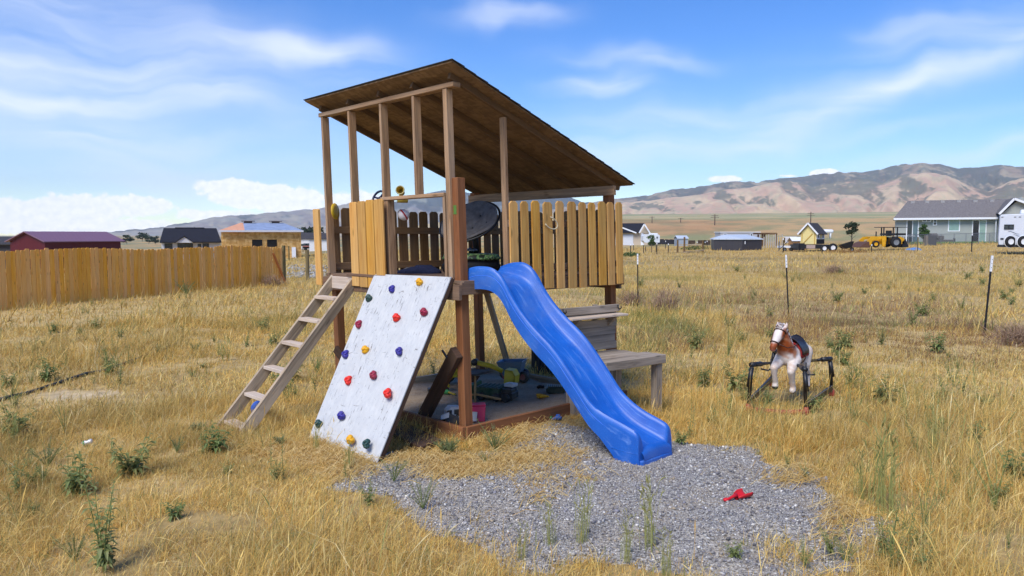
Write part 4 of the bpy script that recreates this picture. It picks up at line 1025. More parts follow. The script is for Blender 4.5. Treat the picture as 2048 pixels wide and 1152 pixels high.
scoop('sand_scoop', onS(1083, 796), (.9, .3, 0), .03, 0, .05, .10, plastic('orange_yellow_toy', lin(232, 170, 24), .1), plastic('orange_yellow_toy_b', lin(232, 170, 24), .1), 'orange yellow toy scoop beside the slide', 'toy scoop')
p = onG(1112, 840); scoop('sand_shovel', p, (-1, -.12, 0), .13, 0, .055, .11, BL_, G2, 'blue toy shovel with green handle outside the sandbox edging', 'toy shovel')
p = onG(1483, 1012); p.z = gravel_top(p.x, p.y) + .004; scoop('sand_shovel', p, (-.86, -.5, 0), .10, 0, .052, .13, RD, RD, 'bright red toy shovel lying alone on the gravel', 'toy shovel')
c = onS(1110, 786); cr = empty('toy_crawler', c, 'dark green toy crawler track with pale studs near the slide', 'toy track')
b = MB(); b.prism([c + Vector((x, -.05, z)) for x, z in ((-.11, .02), (-.08, 0), (.08, 0), (.12, .02), (.12, .06), (.09, .085), (-.08, .085), (-.115, .06))], Vector((0, .12, 0))); b.build('body', plastic('blackish_green_toy', lin(24, 48, 34), .2), cr, bevel=.006)
b = MB()
for k in range(9): b.box(c + Vector((-.09 + k * .0235, .01, .093)), (.010, .10, .014))
b.build('studs', plastic('pale_grey_toy', lin(150, 160, 150), .2), cr)
c = onS(1144, 792); b = MB(); b.ball(c + CZ * .012, (.055, .035, .02), 12, 7, Matrix.Rotation(.2, 3, 'Z'), .15); tag(b.build('toy_boat_hull', plastic('pale_yellow_toy', lin(214, 206, 130), .2), None, True), 'pale yellow toy piece half hidden under the slide', 'toy')
c = onS(1080, 777); b = MB(); 
for k in range(6): b.ball(c + Vector((random.uniform(-.04, .04), random.uniform(-.02, .02), .015 + random.uniform(0, .02))), (.022, .018, .018), 8, 5, None, .25)
tag(b.build('dirt_clod', plain('dark_clod', lin(52, 42, 36), .95)), 'small dark clod of earth on the sandbox sand', 'clod')
c = onS(884, 783); yt = empty('toy_lorry', c, 'small yellow and black toy truck behind the dark brace', 'toy truck')
b = MB(); b.box(c + Vector((0, 0, .075)), (.18, .10, .05), .3); b.box(c + Vector((.03, .01, .115)), (.08, .085, .04), .3); b.build('body', Y, yt, bevel=.008)
for dx in (-.06, .06): wheel('wheel', c + Vector((dx, -.055 + dx * .3, .035)), (-.29, .95, 0), .036, .03, BK, BK, yt)
b = MB(); b.box(c + Vector((-.13, -.05, .03)), (.08, .10, .05), .3); b.build('blade', BK, yt, bevel=.006)
def striped():
    t = NT('black_white_stripes'); s = t.n('ShaderNodeSeparateXYZ'); t.l(t.coord('UV'), s.inputs[0]); f = t.math('FRACT', t.math('MULTIPLY', s.outputs[0], 20)); return t.out(t.mix(t.math('GREATER_THAN', f, .5), lin(28, 28, 30), lin(208, 206, 200)), .6)
ST = striped()
for (a, z0), (b_, z1) in (((onS(874, 777), .04), (onS(908, 764), .14)), ((onS(884, 757), .10), (onS(908, 746), .20))):
    m = MB(); m.bar(a + CZ * z0, b_ + CZ * z1, .03, .012); tag(m.build('striped_strap', ST), 'black and white striped toy strap behind the dark brace', 'strap', 'striped straps in the sandbox')
# plank, stones and paver on the ground
m = MB(); a0, a1, a2, a3 = onG(770, 872), onG(843, 906), onG(882, 889), onG(803, 851)
for q in (a0, a1, a2, a3): q.z = .055
m.hexa([a0 - CZ * .05, a3 - CZ * .05, a3, a0, a1 - CZ * .05, a2 - CZ * .05, a2, a1]); tag(m.build('plank', M['stain_dark'], None, bevel=.004), 'weathered wide plank on the ground behind the climbing board', 'plank')
c = onG(1196, 942); b = MB(); b.ball(c + CZ * .02, (.055, .04, .035), 7, 5, Matrix.Rotation(.5, 3, 'Z'), .18); tag(b.build('rock', plain('brown_rock', lin(120, 100, 84), .9, .2, 0, .2, 20, .4)), 'small brown rock on the gravel left of the slide foot', 'rock')
c = onG(1332, 936); b = MB(); b.box(c + Vector((-.02, .04, .012)), (.34, .26, .05), .45); tag(b.build('paver', plain('sandy_concrete', lin(186, 170, 148), .9, .2, 0, .15, 12, .3), None, bevel=.008), 'flat tan paving slab under the end of the slide', 'paver')
# ------------------------------------------------------------------ small things in the grass
c = onG(519, 832); b = MB(); b.ball(c + CZ * .085, .09, 24, 16); tag(b.build('ball', plastic('blue_ball', lin(30, 92, 190), .15), None, True), 'blue ball in the weeds behind the ladder', 'ball')
c = onG(175, 893); cn = empty('drink_can', c, 'crumpled white and green drink can lying in the dry grass', 'can'); b = MB()
b.lathe([(.0, -.045), (.018, -.045), (.024, -.038), (.024, -.015), (.016, .0), (.022, .015), (.024, .038), (.018, .045), (0, .045)], c + CZ * .04, (.9, .25, .25), 16); b.build('body', plain('white_can', lin(216, 220, 222), .3, .6, .3, .1, 30), cn, True)
b = MB(); b.lathe([(.0246, -.036), (.0248, -.02)], c + CZ * .04, (.9, .25, .25), 16); b.build('printed_band', plain('green_print', lin(60, 130, 70), .4), cn, True)
pp = [onG(x, y) for x, y in ((-60, 822), (0, 803), (60, 787), (120, 768), (170, 752), (215, 742), (262, 725), (310, 707), (352, 690))]
b = MB(); b.tube([p + CZ * (.022 + .008 * math.sin(i * 2.1)) for i, p in enumerate(pp)], .024, 8); tag(b.build('irrigation_pipe', plain('black_poly_pipe', lin(48, 54, 56), .6, .4, 0, .2, 5), None, True), 'black irrigation pipe lying across the dry grass on the left', 'pipe')

# ------------------------------------------------------------------ potting bench with a shelf
FR = Vector((1.697, 8.18, 0)); e = Vector((-.80, -.60, 0)); bk = Vector((-.60, .80, 0))
bench = empty('potting_bench', FR, 'grey weathered potting bench with plank back and shelf behind the slide', 'bench')
B_ = lambda l, d, z: FR + e * (l * .87) + bk * (d * .87) + CZ * (.26 + .87 * z)
tp = MB()
for k, (d0, d1, l0) in enumerate(((.02, .15, .0), (.16, .29, .03), (.30, .42, .17), (.43, .56, .16), (.57, .69, .2))): tp.bar(B_(l0, (d0 + d1) / 2, .455), B_(1.04, (d0 + d1) / 2, .455 + (k % 2) * .008), d1 - d0 - .012, .036)
tp.build('tabletop', M['bench'], bench, bevel=.004)
m = MB(); m.bar(B_(-.015, .0, .42), B_(1.04, .0, .42), .038, .095); m.build('apron', M['bench'], bench, bevel=.004)
m = MB(); m.bar(B_(.02, .02, .405), B_(.18, .62, .405), .038, .07); m.build('apron', M['bench'], bench, bevel=.004)
for l, d in ((.07, .06), (.46, .40), (.96, .06), (.96, .64)):
    m = MB(); m.bar(B_(l, d, -.42), B_(l, d, .435), .09, .09, up=e); m.build('leg', M['bench'], bench, bevel=.004)
for k, (z, l0, l1) in enumerate(((.54, -.0, 1.08), (.64, .03, 1.08), (.74, .02, 1.06), (.84, .0, 1.06), (.95, .03, 1.05))):
    m = MB(); m.bar(B_(.17 + l0, .70, z), B_(.17 + l1, .70 + (k % 2) * .008, z + .003), .03, .086); m.build('back_plank', M['bench'], bench, bevel=.004)
m = MB(); m.bar(B_(.165, .665, 1.035), B_(1.26, .665, 1.03), .038, .085); m.build('hook_rail', M['bench'], bench, bevel=.004)
for l in (.35, .80):
    m = MB(); m.bar(B_(.17 + l, .74, -.4), B_(.17 + l, .74, 1.09 if l < .5 else 1.07), .06, .04); m.build('back_post', M['bench'], bench, bevel=.003)
m = MB(); m.bar(B_(.15, .60, .955), B_(1.14, .60, .95), .19, .022); m.build('shelf', M['rung'], bench, bevel=.003)
for l in (.30, .92):
    m = MB(); m.prism([B_(l, .68, .94), B_(l, .53, .94), B_(l, .68, .80)], e * .036); m.build('shelf_bracket', M['bench'], bench, bevel=.002)
for l in (.20, 1.16):
    m = MB(); q = B_(l, .645, 1.04); m.tube([q + CZ * .03, q - bk * .01, q - bk * .04 - CZ * .02, q - bk * .06 + CZ * .0, q - bk * .055 + CZ * .02], .007, 6); m.build('hook', M['black_metal'], bench, True)
# black ribbed bin
c = onG(1062, 746); d = Vector((.86, -.51, 0)); bk2 = Vector((.51, .86, 0)); bn = empty('storage_bin', c, 'black ribbed storage bin behind the sandbox and slide', 'bin')
b = MB(); b.hexa([c, c + bk2 * .45, c + bk2 * .45 + CZ * .53, c + CZ * .53, c + d * .75, c + d * .75 + bk2 * .45, c + d * .75 + bk2 * .45 + CZ * .53, c + d * .75 + CZ * .53]); b.build('body', plain('black_bin_plastic', lin(24, 23, 25), .6), bn, bevel=.01)
b = MB()
for k in range(8): b.bar(c + d * (.05 + k * .09) - bk2 * .006 + CZ * .02, c + d * (.05 + k * .09) - bk2 * .006 + CZ * .5, .03, .014, up=bk2)
b.build('ribs', plain('black_bin_rib', lin(34, 33, 35), .6), bn, bevel=.004)
# ------------------------------------------------------------------ spring horse
def one_surface(name, parts_mb, voxel, smooth=6):
    tmp = parts_mb.build('tmp_shape', M['white'], None, False)
    r = tmp.modifiers.new('r', 'REMESH'); r.mode = 'VOXEL'; r.voxel_size = voxel
    s = tmp.modifiers.new('s', 'SMOOTH'); s.factor = .5; s.iterations = smooth
    dg_ = bpy.context.evaluated_depsgraph_get(); dg_.update()
    me = bpy.data.meshes.new_from_object(tmp.evaluated_get(dg_)); me.name = name
    bpy.data.objects.remove(tmp, do_unlink=True); return me
HB = Vector((3.36, 8.78, 0)); hf = Vector((-.594, -.805, 0)); hs_ = Vector((.805, -.594, 0))
HP = lambda x, y, z: HB + hf * x + hs_ * y + CZ * (z + .01)
horse = empty('spring_horse', HB, 'brown and white spring rocking horse on a black tube frame in the grass', 'toy horse')
hb = MB()
def chain(P, n=12):
    for i in range(len(P) - 1):
        a, c = P[i], P[i + 1]; pts = [HP(*[a[k] + (c[k] - a[k]) * t for k in range(3)]) for t in np.linspace(0, 1, 5)]
        hb.tube(pts, [a[3] + (c[3] - a[3]) * t for t in np.linspace(0, 1, 5)], n)
    for p in P: hb.ball(HP(*p[:3]), p[3], 14, 10)
chain([(-.30, 0, .60, .105), (-.2, 0, .60, .135), (0, 0, .58, .125), (.15, 0, .575, .135), (.23, 0, .58, .115)])
chain([(.22, 0, .61, .12), (.31, -.01, .72, .088), (.375, -.02, .83, .066), (.395, -.025, .895, .055)])
chain([(.41, -.03, .885, .064), (.455, -.045, .83, .060), (.505, -.06, .765, .043), (.535, -.07, .715, .040), (.540, -.072, .695, .037)])
hb.ball(HP(.43, -.035, .835), (.05, .06, .06), 12, 8)
for s_ in (1, -1):
    chain([(.385, -.02 + s_ * .040, .93, .022), (.380, -.02 + s_ * .050, .965, .016), (.385, -.02 + s_ * .052, .990, .006)], 8)
    chain([(-.26, s_ * .07, .57, .095), (-.22, s_ * .09, .43, .062), (-.24, s_ * .09, .36, .045), (-.35, s_ * .09, .29, .034), (-.345, s_ * .09, .19, .030), (-.325, s_ * .09, .15, .038)], 10)
chain([(.19, .075, .53, .08), (.32, .085, .46, .056), (.38, .09, .42, .043), (.315, .09, .305, .032), (.275, .09, .225, .034), (.29, .09, .185, .038)], 10)
chain([(.19, -.075, .53, .08), (.34, -.085, .48, .056), (.425, -.09, .455, .043), (.385, -.09, .345, .032), (.345, -.09, .265, .034), (.355, -.09, .225, .038)], 10)
hme = one_surface('body', hb, .009, 5)
vco = np.empty(len(hme.vertices) * 3); hme.vertices.foreach_get('co', vco); vco = vco.reshape(-1, 3)
lx = (vco - np.array(HB)) @ np.array(hf); ly = (vco - np.array(HB)) @ np.array(hs_); lz = vco[:, 2]
wht, brn, dkb, hoof, pink = lc(216, 204, 192), lc(150, 72, 28), lc(96, 48, 26), lc(34, 30, 30), lc(180, 120, 108)
nzv = (fbm(lx * 22, lz * 22 + ly * 9, 91, 3) - .5)
neckm = sstep(.56, .66, lz + nzv * .12 - .0 * lx) * sstep(.22, .31, lx + .25 * (lz - .6) + nzv * .08) * sstep(.98, .90, lz)
hc = mixc(wht + 0 * lx[:, None], brn, neckm)
hc = mixc(hc, dkb, sstep(.86, .92, lz) * sstep(.40, .30, lx) * .5)
blz = sstep(.052, .034, np.abs(ly + .03 + .12 * np.maximum(0, lx - .41))) * sstep(.42, .455, lx + .35 * (lz - .83)) * sstep(.755, .80, lz)
hc = mixc(hc, lc(226, 214, 206), blz); hc = mixc(hc, lc(214, 196, 186), sstep(.93, .95, lz))
hc = mixc(hc, dkb, sstep(.745, .72, lz) * sstep(.50, .53, lx) * .5); hc = mixc(hc, pink, sstep(.705, .685, lz) * sstep(.52, .55, lx) * .7)
hoofm = sstep(.205, .180, lz) * (lx > 0) * sstep(.33, .30, lx) + sstep(.25, .23, lz) * (lx > .33) + sstep(.165, .145, lz) * (lx < 0); hc = mixc(hc, hoof, np.clip(hoofm, 0, 1))
hc = mixc(hc, lc(196, 150, 116), sstep(.60, .5, lz) * 0 + .35 * sstep(.55, .7, nzv + .5))
at = hme.color_attributes.new('col', 'FLOAT_COLOR', 'POINT'); at.data.foreach_set('color', np.c_[hc, np.ones(len(hc))].astype(np.float32).ravel())
hme.materials.clear(); hme.materials.append(vcol('painted_horse_plastic', .5, 40, .12, spec=.4)); hme.shade_smooth()
hme.transform(Matrix.Translation(-HB)); ho = bpy.data.objects.new('body', hme); col.objects.link(ho); ho.parent = horse
b = MB()
for s_ in (1, -1): b.ball(HP(.452, -.045 + s_ * .052, .848), (.012, .012, .015), 10, 7); b.ball(HP(.556, -.074 + s_ * .024, .712), (.009, .007, .011), 8, 5)
b.build('eye', plain('black_gloss', lin(16, 12, 12), .2, .6), horse, True)
LE = plain('black_leather', lin(38, 36, 40), .45, .4, 0, .2, 20); BR_ = plain('brown_strap', lin(64, 36, 26), .6)
b = MB()
def hring(cx, cy, cz, rx, ry, ax, tilt=0):
    c = HP(cx, cy, cz); d = Vector(hf * ax[0] + hs_ * ax[1] + CZ * ax[2]).normalized(); s2 = d.cross(hs_).normalized(); s1 = s2.cross(d)
    b.tube([c + s1 * math.cos(2 * math.pi * k / 20) * rx + s2 * math.sin(2 * math.pi * k / 20) * ry for k in range(21)], .0065, 6)
hring(.512, -.062, .757, .048, .047, (.55, -.15, -.8)); hring(.415, -.03, .875, .068, .070, (.6, -.1, -.75)); 
for s_ in (1, -1): b.tube([HP(.50, -.06 + s_ * .048, .765), HP(.45, -.045 + s_ * .062, .82), HP(.40, -.03 + s_ * .062, .88)], .006, 6); b.tube([HP(.515, -.06 + s_ * .047, .75), HP(.42, -.03 + s_ * .085, .70), HP(.30, s_ * .10, .70), HP(.14, s_ * .085, .72)], .006, 6)
b.build('bridle', BR_, horse, True)
b = MB()
for k in range(26):                                                   # tufts of mane from the poll down the crest
    t = k / 25; x = .405 - .20 * t; z = .965 - .235 * t; sd = random.choice((1, -1)); y0 = -.025 * (1 - t)
    b.tube([HP(x, y0, z - .012), HP(x - .02, y0 + sd * .02, z + .012), HP(x - .03, y0 + sd * .045, z - .025), HP(x - .02, y0 + sd * .055, z - .075)], [.014, .017, .014, .004], 6)
for k in range(8): b.tube([HP(.40, -.03 + .006 * k - .02, .965), HP(.44, -.035 + .008 * k - .028, .955), HP(.455, -.04 + .009 * k - .03, .915)], [.012, .012, .003], 6)
mm_ = NT('pale_mottled_mane'); o_ = mm_.coord(); mm_.out(mm_.mix(mm_.ramp(mm_.noise(o_, 26, 3, .6), (.45, 0), (.58, 1)), lin(206, 196, 190), lin(92, 70, 62)), .8, .2)
b.build('mane', mm_.m, horse, True)
b = MB()
for k in range(12):
    dx, dy = random.uniform(-.02, .02), random.uniform(-.025, .025); b.tube([HP(-.39, 0, .66), HP(-.45 + dx, dy, .63), HP(-.49 + dx, dy * 1.8, .52), HP(-.47 + dx * 2, dy * 2, .36)], [.018, .018, .014, .003], 6)
b.build('tail', plain('cream_tail', lin(214, 196, 168), .8), horse, True)
def drape(x0, x1, r, z0, a, mat, name, lift=0, nx_=9, na_=14, dip=0, cant=0, horn=0):
    b = MB(); vs = []
    for i in range(nx_):
        t = i / (nx_ - 1); x = x0 + (x1 - x0) * t
        for k in range(na_ + 1):
            ang = math.pi / 2 + (k / na_ - .5) * 2 * R(a); side = abs(k / na_ - .5) * 2
            rr = r + lift + (cant * max(0, (.25 - t)) * 4 + horn * max(0, (t - .78)) * 4) * max(0, 1 - side * 1.8) - dip * math.sin(math.pi * t) * max(0, 1 - side * 1.5)
            vs.append(HP(x, math.cos(ang) * rr, z0 + math.sin(ang) * rr))
    m_ = len(vs); vs += [HB + CZ * z0 + (v - HB - CZ * z0) * .96 + hf * 0 for v in vs]; w_ = na_ + 1; fs = []
    for i in range(nx_ - 1):
        for k in range(na_): q = (i * w_ + k, i * w_ + k + 1, (i + 1) * w_ + k + 1, (i + 1) * w_ + k); fs.append(q); fs.append(tuple(m_ + z for z in q[::-1]))
    for k in range(na_): fs.append((k + 1, k, m_ + k, m_ + k + 1)); q = (nx_ - 1) * w_ + k; fs.append((q, q + 1, m_ + q + 1, m_ + q))
    for i in range(nx_ - 1): q = i * w_; fs.append((q, q + w_, m_ + q + w_, m_ + q)); q += na_; fs.append((q + w_, q, m_ + q, m_ + q + w_))
    b.add(vs, fs); return b.build(name, mat, horse, True)
drape(-.19, .16, .142, .585, 108, plain('red_blanket', lin(150, 46, 44), .8, .2, 0, .25, 30), 'saddle_blanket')
drape(-.14, .13, .150, .59, 92, LE, 'saddle', .004, dip=.006, cant=.05, horn=.05)
b = MB(); hring(.0, 0, .575, .155, .14, (1, 0, 0)); b.build('girth', BR_, horse, True)
BM = M['black_metal']; RDP = plain('faded_red_foot', lin(158, 62, 56), .6, .4, 0, .25)
FL, FRt, BRt, BLt = onG(1496, 822), onG(1612, 829), onG(1664, 792), onG(1543, 773)
for nm, p, hgt in (('fl', FL, .53), ('fr', FRt, .50), ('br', BRt, .47), ('bl', BLt, .49)):
    ctr = HP(.33 if nm[0] == 'f' else -.33, 0, .50); inn = (ctr - p); inn.z = 0; inn.normalize()
    hd = HP(.28 if nm[0] == 'f' else -.28, .13 if nm[1] == 'r' else -.13, .49 if nm != 'br' else .46)
    top = p + inn * .04 + CZ * hgt
    b = MB(); b.tube([p + CZ * .01, top - CZ * .03, top - CZ * .008 + inn * .015, top + inn * .04], .021, 10); b.tube([p + CZ * (hgt * .52), top - CZ * .035], .026, 10); b.tube([top - inn * .015, top + (hd - top) * .42], .028, 10); b.tube([top + (hd - top) * .40, top + (hd - top) * .62], .018, 10)
    b.build('frame_leg', BM, horse, True)
    b = MB(); n_ = 60; a_ = top + (hd - top) * .6; d_ = (hd - a_); s1 = d_.normalized().cross(CZ).normalized(); s2 = s1.cross(d_.normalized())
    b.tube([a_ + d_ * (k / n_) + (s1 * math.cos(k * .9) + s2 * math.sin(k * .9)) * .014 for k in range(n_ + 1)], .0035, 5); b.build('spring', M['black_metal'], horse, True)
    b = MB(); b.tube([p - CZ * .02, p + CZ * .05, p + CZ * .085], [.034, .030, .022], 10); b.build('foot_cap', RDP, horse, True)
for a_, c_ in ((FL, BLt), (FRt, BRt)):
    b = MB(); b.bar(a_ + CZ * .095, c_ + CZ * .105, .026, .075); b.build('side_rail', BM, horse, bevel=.004)
b = MB(); m0 = (FL + FRt) / 2 + hf * .10; b.tube([FL + CZ * .03, FL.lerp(m0, .6) + CZ * .025, m0 + CZ * .03, FRt.lerp(m0, .6) + CZ * .025, FRt + CZ * .03], .028, 10); b.build('front_bar', RDP, horse, True)
for s_ in (1, -1):
    b = MB(); c = HP(.20, s_ * .20, .44); b.tube([c + CZ * .07 - hf * .03, c - hf * .03 - CZ * .04, c - CZ * .065 + hs_ * s_ * .02, c + hs_ * s_ * .11 - CZ * .055], .010, 8); b.build('foot_rest', BM, horse, True)

# ------------------------------------------------------------------ steel fence posts
def tposts():
    proto = None
    for i, (x, y0, y1, lean) in enumerate(((1276, 507, 614, -.02), (1577.5, 509, 637, -.07), (1969, 510, 670, .055))):
        p = onG(x, y1); h = (y1 - y0) / F * p.y + .0
        lab = ('black steel fence post with white tip nearest the yellow picket rail', 'black steel fence post with white tip standing behind the rocking horse', 'black steel fence post with white tip at the right edge of the field')[i]
        o = empty('fence_post', p, lab, 'fence post', 'steel posts across the dry field'); s = Vector((lean, 0, 1))
        P = lambda z, dx=0: p + s * z + Vector((dx, 0, 0))
        b = MB(); b.bar(P(-.1), P(h * .80), .030, .006, up=(0, 1, 0)); b.bar(P(-.1) + Vector((0, .02, 0)), P(h * .80) + Vector((0, .02, 0)), .008, .04, up=(0, 1, 0))
        for k in range(14): b.box(P(h * .78 * k / 14 + .05) - Vector((0, .006, 0)), (.014, .012, .02))
        b.build('shaft', BM, o)
        b = MB(); b.bar(P(h * .80), P(h), .040, .010, up=(0, 1, 0)); b.bar(P(h * .80) + Vector((0, .022, 0)), P(h) + Vector((0, .022, 0)), .009, .042, up=(0, 1, 0))
        b.build('tip', M['white'], o)
        b = MB()
        for k in range(3): b.box(P(h * (.85 + .05 * k)) - Vector((0, .0065, 0)), (.010, .004, .014))
        b.build('stud', BM, o)
tposts()
# ------------------------------------------------------------------ cedar privacy fence on the left
fa = onG(0, 621); fb = onG(566, 569); fdir = (fb - fa); fdir.z = 0; flen = fdir.length; fdir.normalize()
fnm = Vector((fdir.y, -fdir.x, 0))
fen = empty('privacy_fence', fa, 'long golden wooden privacy fence along the left of the field', 'fence')
s0, s1 = -4.5, flen; secs_ = [(-4.5, -2.0), (-2.0, .75), (.75, 3.3), (3.3, 5.05), (5.05, 7.7), (7.7, flen - .75), (flen - .75, flen)]
for q, (a, c_) in enumerate(secs_):
    b = MB(); n_ = max(2, round((c_ - a) / .138)); wdt = (c_ - a) / n_; tilt = (0, .01, 0, .03, -.012, .005, .02)[q]
    for k in range(n_):
        s = a + k * wdt; p = fa + fdir * s; p.z = gzf(p.x, p.y); gap = .010 if q < 6 else .028
        top = 1.60 + .035 * math.sin(s * .9) + random.uniform(-.018, .018) - .03 * max(0, s / flen)
        z0 = p.z - .03 + random.uniform(-.01, .02)
        a0 = Vector((p.x, p.y, z0)); a1 = a0 + fdir * (wdt - gap - random.uniform(0, .008)); picket(b, a0, a1, top, .017, fnm, tilt + random.uniform(-.012, .012), .025, CZ)
    b.build('picket_panel', M['fence'], fen)
    for z in (.35, .95, 1.38):
        m = MB(); p = fa + fdir * a; r_ = fa + fdir * c_; m.bar(p - fnm * .022 + CZ * (gzf(p.x, p.y) + z), r_ - fnm * .022 + CZ * (gzf(r_.x, r_.y) + z), .038, .085, up=CZ); m.build('rail', M['fence'], fen)
PG = wood('green_treated_post', lin(116, 106, 68), lin(92, 84, 54), .2)
for s in [x[0] for x in secs_]:
    m = MB(); p = fa + fdir * s - fnm * .09; p.z = gzf(p.x, p.y); m.bar(p - CZ * .2, p + CZ * 1.5, .09, .09, up=fdir); m.build('fence_upright', PG, fen)
m = MB(); p = fb + fdir * .09; p.z = gzf(p.x, p.y); m.bar(p - CZ * .2, p + CZ * 1.60, .10, .10, up=fdir); m.build('end_post', PG, fen)
m = MB(); q = onG(573, 569); m.bar(q - CZ * .03, fa + fdir * (flen - .62) + fnm * .05 + CZ * 1.28, .04, .09, up=fnm); m.build('brace', wood('orange_brace', lin(196, 122, 60), lin(170, 100, 46), .1), fen)
for i, (x, y0, y1, lab) in enumerate(((615, 500, 561, 'grey wooden post standing beyond the end of the golden fence'), (578, 492, 522, 'thin dark wooden post just past the golden fence end'), (606, 492, 504, 'short thin post far behind the grey wooden post'))):
    p = onG(x, y1); h = (y1 - y0) / F * p.y; b = MB(); b.tube([p - CZ * .2, p + CZ * h * .5 + Vector((.01, 0, 0)), p + CZ * h], [.085 if i == 0 else .06] * 3, 10)
    tag(b.build('wooden_post', PG if i else wood('silver_post', lin(128, 112, 76), lin(104, 92, 64), .1)), lab, 'post', 'wooden posts past the left fence')

# ------------------------------------------------------------------ buildings and things far off
def glassmat(name, c): return plain(name, c, .12, .6, 0, .15, 1.5)
M['glass'] = glassmat('dark_window_glass', lin(44, 52, 58)); M['glass_g'] = glassmat('greenish_blind_glass', lin(140, 168, 158)); M['glass_b'] = glassmat('grey_blue_glass', lin(96, 116, 122))
class Site:
    """a place far off: x to the right, y away, z up, metres, from a foot point seen in the photo"""
    def __init__(s, px, py, rz=0, dz=0):
        s.o = onG(px, py) + CZ * dz; s.k = s.o.y / F; s.m = Matrix.Rotation(rz, 3, 'Z')
    def __call__(s, x, y, z): return s.o + s.m @ Vector((x, y, z))
    def box(s, b, x0, x1, y0, y1, z0, z1): b.hexa([s(x0, y0, z0), s(x0, y1, z0), s(x0, y1, z1), s(x0, y0, z1), s(x1, y0, z0), s(x1, y1, z0), s(x1, y1, z1), s(x1, y0, z1)])
def at_depth(px, y):
    """ground point y metres out on the bearing of one photo column"""
    x = (px - 1024) / F * y; o = Vector((x, y, gzf(x, y))); return o
def site(px, y, rz=0):
    s = Site.__new__(Site); s.o = at_depth(px, y); s.k = y / F; s.m = Matrix.Rotation(rz, 3, 'Z'); return s
def SX(S, px):
    q = (px - 1024) / F; c, s = S.m[0][0], S.m[1][0]; return (q * S.o.y - S.o.x) / (c - q * s)
def zat(py, y): return HCAM - (py - 470) / F * y         # height of a photo row at a distance
def gable_roof(S, x0, x1, y0, y1, z0, zr, t, along='x', oh=.35):
    """closed roof slabs over a rectangle; ridge along x or y"""
    b = MB()
    if along == 'x':
        ym = (y0 + y1) / 2; sl = (zr - z0) / (ym - y0)
        for ya, s_ in ((y0, 1), (y1, -1)):
            e = ya - s_ * oh; ze = z0 - oh * sl
            b.prism([S(x0 - oh, e, ze), S(x1 + oh, e, ze), S(x1 + oh, ym, zr), S(x0 - oh, ym, zr)], CZ * t)
    else:
        xm = (x0 + x1) / 2; sl = (zr - z0) / (xm - x0)
        for xa, s_ in ((x0, 1), (x1, -1)):
            e = xa - s_ * oh; ze = z0 - oh * sl
            b.prism([S(e, y0 - oh, ze), S(e, y1 + oh, ze), S(xm, y1 + oh, zr), S(xm, y0 - oh, zr)], CZ * t)
    return b
def walls(S, x0, x1, y0, y1, z1, gable=None, zr=0):
    b = MB(); S.box(b, x0, x1, y0, y1, -.6, z1)
    if gable == 'y':
        for y in (y0, y1 - .02): b.prism([S(x0, y, z1), S(x1, y, z1), S((x0 + x1) / 2, y, zr)], S(0, .02, 0) - S(0, 0, 0))
    if gable == 'x':
        for x in (x0, x1 - .02): b.prism([S(x, y0, z1), S(x, y1, z1), S(x, (y0 + y1) / 2, zr)], S(.02, 0, 0) - S(0, 0, 0))
    return b
def window(S, par, x0, x1, z0, z1, y, gm, fm=None, fw=.09, cols=1, name='window'):
    fm = fm or M['white']; b = MB()
    S.box(b, x0 - fw, x0, y - .06, y + .02, z0 - fw, z1 + fw); S.box(b, x1, x1 + fw, y - .06, y + .02, z0 - fw, z1 + fw)
    S.box(b, x0, x1, y - .058, y + .02, z1, z1 + fw); S.box(b, x0, x1, y - .058, y + .02, z0 - fw, z0)
    for c in range(1, cols):
        xm = x0 + (x1 - x0) * c / cols; S.box(b, xm - .04, xm + .04, y - .056, y + .02, z0, z1)
    f = b.build(name, fm, par)
    gms = gm if isinstance(gm, (list, tuple)) else [gm]
    for c in range(cols):
        b = MB(); S.box(b, x0 + (x1 - x0) * c / cols, x0 + (x1 - x0) * (c + 1) / cols, y - .022, y + .01, z0, z1); b.build('pane', gms[c % len(gms)], f)
    return f
def siding(name, c, sc=5, rough=.8):
    t = NT(name); o = t.coord(); s = t.n('ShaderNodeSeparateXYZ'); t.l(o, s.inputs[0]); f = t.math('FRACT', t.math('MULTIPLY', s.outputs[2], sc))
    cc = t.mix(t.ramp(f, (.0, .0), (.1, 1)), tuple(x * .82 for x in c[:3]) + (1,), c); cc = t.mix(t.math('MULTIPLY', t.ramp(t.noise(o, .8, 5, .6), (.35, 0), (.7, 1)), .18), cc, tuple(x * .7 for x in c[:3]) + (1,))
    t.bump(f, .2, .02); return t.out(cc, rough, .3)
def ribbed(name, c, sc=4, rough=.5):
    t = NT(name); o = t.coord(); s = t.n('ShaderNodeSeparateXYZ'); t.l(o, s.inputs[0]); f = t.math('FRACT', t.math('MULTIPLY', t.math('ADD', s.outputs[0], s.outputs[1]), sc))
    cc = t.mix(t.math('MULTIPLY', t.ramp(f, (.0, 1), (.16, 0)), .5), c, tuple(x * .45 for x in c[:3]) + (1,)); cc = t.mix(t.math('MULTIPLY', t.noise(o, 1.3, 5, .6), .3), cc, tuple(x * .75 for x in c[:3]) + (1,))
    return t.out(cc, rough, .4)
# red barn
barn = empty('red_barn', site(76, 60).o, 'dark red metal barn with pale purple roof behind the left fence', 'barn')
S = site(76, 60, 0); gl = S.o.z; zl = zat(482, 60) - gl; zr = zat(464.5, 60) - gl; k = S.k
RB = ribbed('dark_red_steel', lin(88, 16, 24), 3.3); PR = ribbed('plum_metal_roof', lin(132, 98, 112), 2.2, .4)
